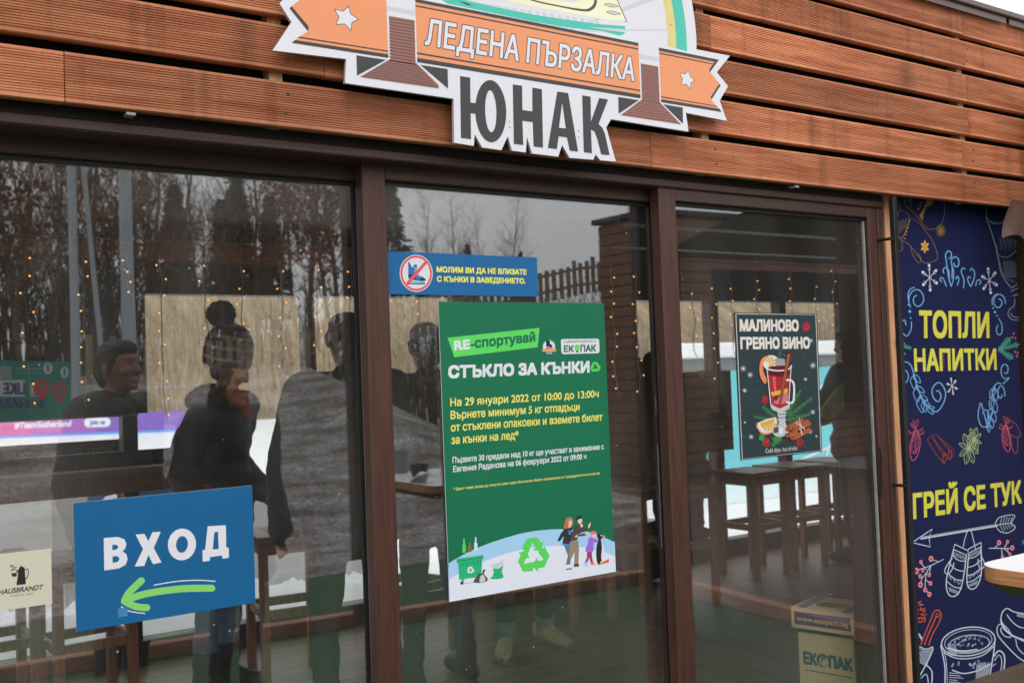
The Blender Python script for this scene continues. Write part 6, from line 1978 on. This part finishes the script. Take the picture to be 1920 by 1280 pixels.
def conifer(h, seed):
    r = random.Random(seed)
    t_, c_ = MB(), MB()
    t_.tube([(0, 0, -.2), (0, 0, h*.97)], h*.014+.02, BARK, 7, r2=.01)
    z = h*.06
    while z < h*.985:
        R = (1-z/h)**.85*h*.21*r.uniform(.75, 1.12)
        for k in range(9):
            t = r.uniform(0, 6.28)
            d = Vector((math.cos(t), math.sin(t), r.uniform(-.35, .05)))
            tip = Vector((0, 0, z))+d*R
            for _ in range(7):
                u = r.uniform(.25, 1)
                c = Vector((0, 0, z))+(tip-Vector((0, 0, z)))*u+Vector((r.gauss(0, .05), r.gauss(0, .05), r.gauss(0, .05)))
                a = (d+Vector((r.uniform(-.7, .7), r.uniform(-.7, .7), r.uniform(-.6, .2)))).normalized()*r.uniform(.12, .26); b_ = a.orthogonal().normalized()*.05
                c_.add([c-a*.5, c+b_, c+a, c-b_], [(0, 1, 2, 3)], NEEDLE)
        z += h*.022
    return (('trunk', t_.mesh('trunk')), ('crown', c_.mesh('crown')))
cprotos = [conifer(6.0, 3), conifer(4.5, 8)]
rt_ = random.Random(21)
where = ['far left', 'left', 'middle', 'right']
spots = []
for (px, d_, k, sc) in ((60, 30, 0, 1.2), (130, 26, 1, 1.1), (165, 33, 0, 1.4), (250, 27, 2, 1.1), (275, 34, 1, 1.4), (345, 29, 0, 1.1), (385, 33, 1, 1.1), (455, 31, 0, 1.0), (530, 28, 1, 1.0), (560, 33, 0, 1.2), (620, 30, 1, 1.2), (665, 26, 0, 1.0), (860, 36, 0, .8), (920, 40, 1, .8), (-40, 15, 0, 1.0), (30, 17, 2, 1.05), (95, 22, 1, 1.1), (190, 20, 0, 1.1), (300, 24, 0, 1.0), (420, 28, 0, .8), (490, 22, 2, .9), (590, 20, 2, 1.1), (640, 18, 2, .9), (800, 28, 1, .6), (960, 26, 1, .6), (-110, 20, 0, 1.2), (215, 29, 2, 1.2), (20, 27, 1, 1.4)):
    q = MIR(px, 700, d_); spots.append((q.x, -d_, k, sc))
words_ = ['thin bare', 'leaning bare', 'broad bare', 'tall bare', 'twiggy bare', 'slim grey', 'forked bare', 'crooked bare']
for i, (x, y, k, sc) in enumerate(spots):
    z = -.15+zf(x)+.15+max(0, -12-y)*.03
    tree_thing('bare_tree', ('brown winter tree with dry leaves' if k == 2 else 'leafless winter tree')+' behind the picket fence, mirrored in the glass', protos[k], (x, y, z), rt_.uniform(0, 6.28), sc, 'winter trees mirrored in the glass doors')
for (px, d_, k, sc, lab) in ((742, 42, 0, 1.25, 'tall dark conifer mirrored at the top left of the middle door'), (455, 30, 1, 1.15, 'small conifer mirrored low in the left door, right of the pole'), (425, 28, 1, .9, 'lowest conifer mirrored in the left door'), (335, 30, 1, 1.1, 'conifer mirrored in the left door beside the light pole'),
                             (800, 40, 1, .75, 'bushy conifer mirrored right of the tall one in the middle door'), (885, 42, 0, .7, 'dark conifer mirrored above the notice'), (985, 40, 0, .62, 'conifer mirrored near the pallet boards in the middle door'), (520, 30, 1, .95, 'squat conifer mirrored left of the middle door frame')):
    q = MIR(px, 700, d_)
    tree_thing('conifer_tree', lab, cprotos[k], (q.x, -d_, zf(q.x)+max(0, d_-12)*.03), rt_.uniform(0, 6), sc, 'conifers mirrored in the glass doors')

# dark understorey of the slope
US = [mat('under_brown', S(70, 56, 48), .9, .3), mat('under_dark', S(52, 46, 40), .9, .3), mat('under_green', S(58, 62, 42), .9, .3), mat('under_rust', S(96, 66, 46), .9, .3)]
UB = thicket(3000, -14, 26, -30, -15, 1.0, 2.6, US, 12, lambda x, y: -.05+zf(x)*min(1, max(0, (kx-x)/3.0))+max(0, -12-y)*.03)
tag(UB.build('undergrowth'), 'dark brown undergrowth behind the picket fence, mirrored in the upper glass', 'undergrowth', kind='stuff')
# light poles mirrored in the left door
POLE = mat('pole_grey', S(190, 198, 204), .5, .05, metal=.2)
for (px, r_, guy, lab) in ((247, .085, 0, 'thick pale light pole mirrored at the right edge of the black panel'), (146, .055, 1, 'thinner pale pole with a stay, mirrored in the left door')):
    q = MIR(px, 700, 10.0)
    root = thing('light_pole', lab, 'pole', (q.x, -10, -.15))
    m = MB(); m.tube([(0, 0, -.1), (0, 0, 9)], r_, POLE, 14, r2=r_*.7); m.build('pole', root)
    m = MB(); m.box((-.25, -.12, 9.0), (.25, .12, 9.12), POLE, .02); m.build('lamp_head', root)
    if guy:
        m = MB(); m.tube([(.0, 0, 6.2), (.42, .0, .1)], .03, POLE, 6); m.build('stay', root)

# teal hoarding behind the camera whose lettering shows reversed in the glass
LK = Art(8.0, 0, 560, 3.766)
HTEAL = pm('hoard_teal', 30, 140, 124); HGREY = pm('hoard_grey', 150, 160, 158); HRED = pm('hoard_red', 200, 70, 84); HPURP = pm('hoard_purple', 74, 62, 120)
LK.board([(-600, 420), (520, 440), (520, 870), (-600, 880)], .05, HTEAL, EDGE)
LK.poly([(-300, 440), (80, 470), (90, 560), (-300, 560)], HGREY)
LK.poly([(-60, 570), (185, 570), (185, 690), (-60, 690)], WHITE); LK.poly([(225, 600), (325, 600), (325, 690), (225, 690)], WHITE)
def pin(cx, cy, r):
    LK.ell(cx, cy, r, r*1.05, HRED); LK.poly([(cx-r*.92, cy+r*.4), (cx+r*.92, cy+r*.4), (cx, cy+r*1.9)], HRED); LK.ell(cx, cy, r*.42, r*.45, HTEAL)
pin(305, 625, 58); pin(434, 645, 55)
LK.text('LIKE', (182, 672), (30, 672), (182, 588), HPURP, .04); LK.text('& SHARE', (330, 775), (-20, 775), (330, 705), HPURP, .04)
LK.text('LIKE', (322, 680), (245, 680), (322, 615), HRED, .04)
LK.ell(350, 487, 34, 42, WHITE); LK.stroke([(350, 465), (350, 505)], 14, NAVY); LK.ell(470, 515, 30, 40, WHITE); LK.stroke([(470, 495), (470, 535)], 12, NAVY)
for y in (490, 520): LK.stroke([(120, y), (300, y-4)], 9, HGREY)
LK.mb.v = [(x, -y, z) for x, y, z in LK.mb.v]
LK.Y = -8.0
LK.build('rules_hoarding', 'teal hoarding with red map pins, its LIKE and SHARE lettering reversed in the left door', 'hoarding')

# ------------------------------------------------------------------ beyond the back windows
ICE = mat('ice', (0.84, 0.86, 0.88, 1), .35, .02, 3)
g = MB(); g.add([(-60, 3.76, ZB+.01), (120, 3.76, ZB+.01), (120, 58, ZB+.01), (-60, 58, ZB+.01)], [(0, 1, 2, 3)], SNOW); tag(g.build('snow_ground'), kind='structure')
g = MB(); g.add([(-30, 8.0, ZB+.016), (70, 8.0, ZB+.016), (70, 50, ZB+.016), (-30, 50, ZB+.016)], [(0, 1, 2, 3)], ICE); tag(g.build('ice_path'), kind='structure')
# near rink barrier on the left
NB = 6.2
nb = thing('rink_barrier', 'pale rink barrier with a blue corner panel close outside the left back windows', 'barrier', (0.5, NB, ZB))
BARW = mat('barrier_white', S(206, 206, 204), .5, .06, 2); BARB = mat('barrier_blue', S(24, 74, 112), .5, .05)
def bxp(px): return P(px, 1000, NB).x-.5
m = MB(); m.box((-2.6, -.03, 0), (bxp(98), .03, 1.20), BARW, .004); m.build('panel', nb)
m = MB(); m.box((bxp(98)+.002, -.03, 0), (bxp(165), .03, 1.20), mat('barrier_grey', S(176, 172, 168), .5, .06, 2), .004); m.build('panel', nb)
m = MB(); m.box((bxp(165)+.002, -.03, 0.0), (bxp(310), .03, .80), BARW, .004); m.build('panel', nb)
m = MB(); m.box((bxp(165)+.004, -.036, .802), (bxp(345), .03, 1.21), BARB, .004)
ring_ = [(bxp(185)+.34*math.cos(t), -.0375, .62+.34*math.sin(t)) for t in [rad(90+5*k) for k in range(19)]]
m.tube([(bxp(172), -.038, .84), (bxp(180), -.038, 1.02), (bxp(200), -.038, 1.12), (bxp(218), -.038, 1.13)], .03, WHITE, 6)
m.build('blue_panel', nb)
m = MB(); m.box((bxp(310)+.004, -.03, 0), (bxp(700), .03, 1.0), BARW, .004); m.build('panel', nb)
m = MB(); m.tube([(bxp(112), -.10, 0), (bxp(104), -.10, .70)], .03, BARW, 8); m.build('prop', nb)
# banner of maroon film, reversed lettering
Mb = Art(3.75, 0, 560, 3.766)
MAR = mat('print_maroon_film', S(84, 58, 60), .6, .1)
Mb.board([(-300, 1060), (857, 988), (865, 1105), (-300, 1170)], .01, MAR, EDGE)
Mb.text('Scan to get you', (810, 1080), (100, 1128), (806, 1020), mat('print_maroon_letters', S(136, 110, 108), .6), 0.0)
Mb.build('window_banner', 'maroon strip banner with reversed lettering beyond the back window at the left', 'banner')
# heaps of snow along the barrier
for k, (px, w_, h_, lab) in enumerate(((40, 1.5, .34, 'heap of snow at the foot of the pale rink barrier, behind the coffee sign'), (330, 1.9, .30, 'low heap of snow behind the blue jeans'), (620, 1.6, .24, 'low heap of snow behind the teal trousers'))):
    q = P(px, 1180, NB-.45)
    m = MB(); n1, n2 = 44, 12; vs = []
    for j in range(n2+1):
        for i in range(n1+1):
            u, v = i/n1*2-1, j/n2*2-1
            h = h_*max(0, 1-u*u)**.5*max(0, 1-v*v)*(1+.35*mnoise.noise((u*5+k*9, v*3, 0))+.15*mnoise.noise((u*16, v*9, k)))
            vs.append((u*w_*.7, v*.42, h*1.3-.006))
    m.add(vs, [(j*(n1+1)+i, j*(n1+1)+i+1, (j+1)*(n1+1)+i+1, (j+1)*(n1+1)+i) for j in range(n2) for i in range(n1)], SNOW)
    o = m.build('snow_heap', smooth=True); o.location = (q.x, NB-.40, ZB); tag(o, lab, 'snow heap', 'snow heaps outside the left back windows')
# far purple boards
e0, e1 = G(-220, 829, ZB+.02), G(345, 808, ZB+.02)
d = (e1-e0); L = d.length
fbm = thing('far_barrier', 'far rink barrier with a pink and purple advert reading #TeamSutherland', 'barrier', e0, math.atan2(d.y, d.x))
def along(px): return max(0, min(L, (G(px, 829-(px+220)*21/565, ZB+.02)-e0).length))
hh = .92
PURP = pm('purple', 120, 88, 168); MAG = pm('magenta', 196, 90, 150); BLUEL = pm('blue_line', 70, 150, 220)
m = MB()
xs_ = [0, along(60), along(120), along(180), L]
cols = [MAG, pm('magenta_b', 176, 92, 158), pm('magenta_c', 148, 92, 166), PURP]
for a, c, k_ in zip(xs_[:-1], xs_[1:], cols): m.box((a+.002, -.02, .09), (c, .03, hh), k_)
m.box((0, -.03, 0), (L, -.021, .088), BLUEL)
def btext(s_, p0, p1, z, h, material, sl=0.25):
    vs, fs = glyphs(s_)
    a0, a1 = min(v[0] for v in vs), max(v[0] for v in vs)
    for j in range(4): m.add([(p0+(a-a0)/(a1-a0)*(p1-p0)+sl*b_*h+(.012 if j % 2 else -.012), -.024-j*.0004, z+b_*h/CAP+(.012 if j > 1 else -.012)) for a, b_ in vs], fs, material)
btext('#TeamSutherland', along(28), along(133), .42, .28, WHITE)
a, c = along(159), along(208)
out_ = [(x+(a+c)/2, z+.54) for x, z in rounded(c-a, .42, .2, 5)]
m.add([(x, -.022, z) for x, z in out_], [tuple(range(len(out_)))], WHITE)
btext('Join us', a+.25, c-.25, .46, .20, PURP, 0)
m.build('board', fbm)
# teal hoarding on the right
TB = 10.9
tb = thing('teal_barrier', 'tall turquoise hoarding under a white snow-topped rail beyond the right windows', 'barrier', (P(1430, 700, TB).x, TB, ZB))
ox = tb.location.x
def tx(px): return P(px, 780, TB).x-ox
ztop = P(1430, 692, TB).z-ZB
CYAN = mat('print_cyan', S(104, 196, 208), .5, .08, .6); TEALB = mat('print_teal_board', S(24, 164, 152), .5, .05)
m = MB(); m.box((tx(1180), -.02, .02), (tx(1232), .02, ztop-.1), mat('slate_board', S(84, 104, 128), .5, .08, 1)); m.build('panel', tb)
m = MB(); m.box((tx(1262), -.02, .02), (tx(1350), .02, ztop), TEALB)
vs, fs = glyphs('зимен празник')
a0, a1 = min(v[0] for v in vs), max(v[0] for v in vs)
m.add([(tx(1284)+(a-a0)/(a1-a0)*(tx(1332)-tx(1284)), -.022, ztop*.86+b_*.12) for a, b_ in vs], fs, WHITE) if False else None
m.box((tx(1272), -.024, ztop-.13), (tx(1334), -.0205, ztop-.10), WHITE); m.build('panel', tb)
m = MB(); m.box((tx(1351), -.02, .02), (tx(1700), .02, ztop), CYAN)
for (a, c) in (((1545, 860), (1600, 700)), ((1560, 730), (1640, 700)), ((1480, 870), (1560, 835)), ((1400, 860), (1440, 830))):
    p, q = P(*a, TB), P(*c, TB)
    m.tube([(p.x-ox, -.024, p.z-ZB), (q.x-ox, -.024, q.z-ZB)], .025, WHITE, 5)
p0, p1 = P(1530, 775, TB), P(1575, 720, TB)
m.box((p0.x-ox, -.024, p0.z-ZB), (p0.x-ox+.12, -.0205, p1.z-ZB), WHITE); m.box((p0.x-ox+.1205, -.024, p1.z-ZB-.1), (p1.x-ox, -.0205, p1.z-ZB), WHITE)
m.build('panel', tb)
zr0, zr1 = P(1430, 668, TB).z-ZB, P(1430, 641, TB).z-ZB
m = MB(); m.box((tx(1240), -.12, zr0), (tx(1720), .12, zr1), SNOW, .03); m.build('top_rail', tb)
m = MB(); m.box((tx(1240), .03, ztop+.01), (tx(1720), .06, zr0-.005), mat('grey_gap', S(120, 122, 124), .6)); m.build('backing', tb)
for px in (1265, 1350, 1470, 1600):
    m = MB(); m.box((tx(px)-.04, .031, 0), (tx(px)+.04, .11, zr0-.006), BLACKMETAL); m.build('post', tb)
# slope with a dry thicket
HILLM = mat('dry_slope', S(116, 100, 80), .95, 0, .35, 0, col2=S(162, 142, 112), stretch=(5, 1, .22), detail=8)
m = MB(); nx, ny = 60, 14; vs = []
for j in range(ny+1):
    for i in range(nx+1):
        x = -40+150*i/nx; t = j/ny
        vs.append((x*1.5, 54+t*60-.1*max(0, x), ZB-.02+min(t*30, 8.6)+max(0, x)*.03*min(1, t*4)+.8*t*mnoise.noise((x*.06, t*2, 0))))
m.add(vs, [(j*(nx+1)+i, j*(nx+1)+i+1, (j+1)*(nx+1)+i+1, (j+1)*(nx+1)+i) for j in range(ny) for i in range(nx)], HILLM)
tag(m.build('dry_hill', smooth=True), kind='structure')
ST = [mat('stem_tan', S(160, 140, 110), .9, .2), mat('stem_straw', S(176, 158, 128), .9, .2), mat('stem_brown', S(126, 108, 88), .9, .2), mat('stem_grey', S(136, 126, 114), .9, .2)]
tag(thicket(2600, -8, 46, 52, 62, 2.8, 5.0, ST, 4).build('thicket'), 'pale dry thicket of bare stems beyond the rink, filling the left back windows', 'thicket', kind='stuff')
tag(thicket(2800, 40, 130, 44, 56, 2.4, 5.4, ST[2:]+ST[2:3], 6).build('bare_woods'), 'dark brown leafless woods beyond the turquoise hoarding', 'woods', kind='stuff')

# ------------------------------------------------------------------ outside on the right: white table and brown awning
q = Vector((2.04, -1.19, 1.05))
ot = thing('outdoor_table', 'white topped bar table with a bare wood edge outside, cut by the right picture edge', 'table', (q.x+.36, q.y-.36, -.19))
m = MB(); ol = rounded(.72, .72, .06, 8)
slab(m, ol, 1.208, 1.240, WHITEPLASTIC, PLYEDGE, PLYEDGE)
ol2 = [(x*.94, y*.94) for x, y in ol]
n = len(ol)
m.add([(x, y, 1.2078) for x, y in ol]+[(x, y, 1.185) for x, y in ol2], [(i, (i+1) % n, n+(i+1) % n, n+i) for i in range(n)]+[tuple(n+i for i in range(n))[::-1]], OLIVE)
m.build('table_top', ot)
m = MB(); m.tube([(0, 0, .02), (0, 0, 1.184)], .034, STEEL, 20); m.build('post', ot)
m = MB(); m.lathe([(.001, 0), (.25, 0), (.25, .01), (.05, .025), (.001, .025)], BLACKMETAL); m.build('base', ot)
AWN = mat('awning_brown', S(88, 62, 56), .6, .12, 6, .1, 20)
aw = thing('awning', 'brown fabric awning at the right edge, its corner hanging below the boards', 'awning', (4.2, -.2, 2.2))
m = MB(); vs = []; n1, n2 = 24, 16
for j in range(n2+1):
    for i in range(n1+1):
        u, v = i/n1, j/n2
        vs.append((u*4.2, -v*2.1, .42-v*.42-.06*math.sin(math.pi*v)*math.sin(math.pi*((u*3) % 1))))
m.add(vs, [(j*(n1+1)+i, j*(n1+1)+i+1, (j+1)*(n1+1)+i+1, (j+1)*(n1+1)+i) for j in range(n2) for i in range(n1)], mat('awning_underside', S(164, 154, 148), .8, .1, 3)); m.build('canopy', aw, True)  # pale colour stands for light coming through the canopy cloth
c0, c1, c2 = P(1883, 446, -.2), P(1893, 384, -.2), P(1935, 440, -.2)
m = MB(); vs = []; n1, n2 = 30, 10
for j in range(n2+1):
    for i in range(n1+1):
        u, v = i/n1, j/n2
        xl_ = c1.x+(c0.x-c1.x)*v-.02*math.sin(v*3)
        zz = c1.z+.02+(c0.z+.012*math.sin(u*26)-c1.z-.02)*v
        vs.append((xl_+(8.2-xl_)*u**1.6-4.2, .02*math.sin(u*40+v*2)*v-.01, zz-2.2))
m.add(vs, [(j*(n1+1)+i, j*(n1+1)+i+1, (j+1)*(n1+1)+i+1, (j+1)*(n1+1)+i) for j in range(n2) for i in range(n1)], AWN); m.build('valance', aw, True)
for (x, y) in ((.08, -2.0), (4.1, -2.0)):
    m = MB(); m.box((x-.03, y-.03, -2.34), (x+.03, y+.03, .03), BLACKMETAL, .004); m.build('post', aw)

# wood-clad kiosk across the terrace, mirrored in the middle and right doors
kq = MIR(1215, 600, 9.0)
KW = mat('kiosk_boards', S(128, 92, 72), .7, .2, 5, stretch=(.5, 4, 4))
ks = thing('wooden_kiosk', 'low timber kiosk with added dark front across the terrace, mirrored in the right door', 'kiosk', (kq.x, -9.0, -.15))
m = MB()
for i in range(24): m.box((0, -1.1, .02+i*.165), (7.0, 0, .02+i*.165+.15), KW, .004)
m.box((.01, -1.09, 0), (6.99, -.012, 3.96), MEMBRANE); m.build('wall', ks)
m = MB(); m.box((-.06, -1.2, 4.0), (7.1, .08, 4.08), FRAME_D, .01); m.build('roof', ks)
m = MB(); m.box((1.3, .001, .95), (6.9, .03, 3.2), MEMBRANE); m.build('dark_front', ks)  # dark panel added to keep the right door's reflection dark
m = MB(); m.box((1.1, .0305, .90), (6.5, .35, .945), DARKWOOD, .004); m.build('counter', ks)
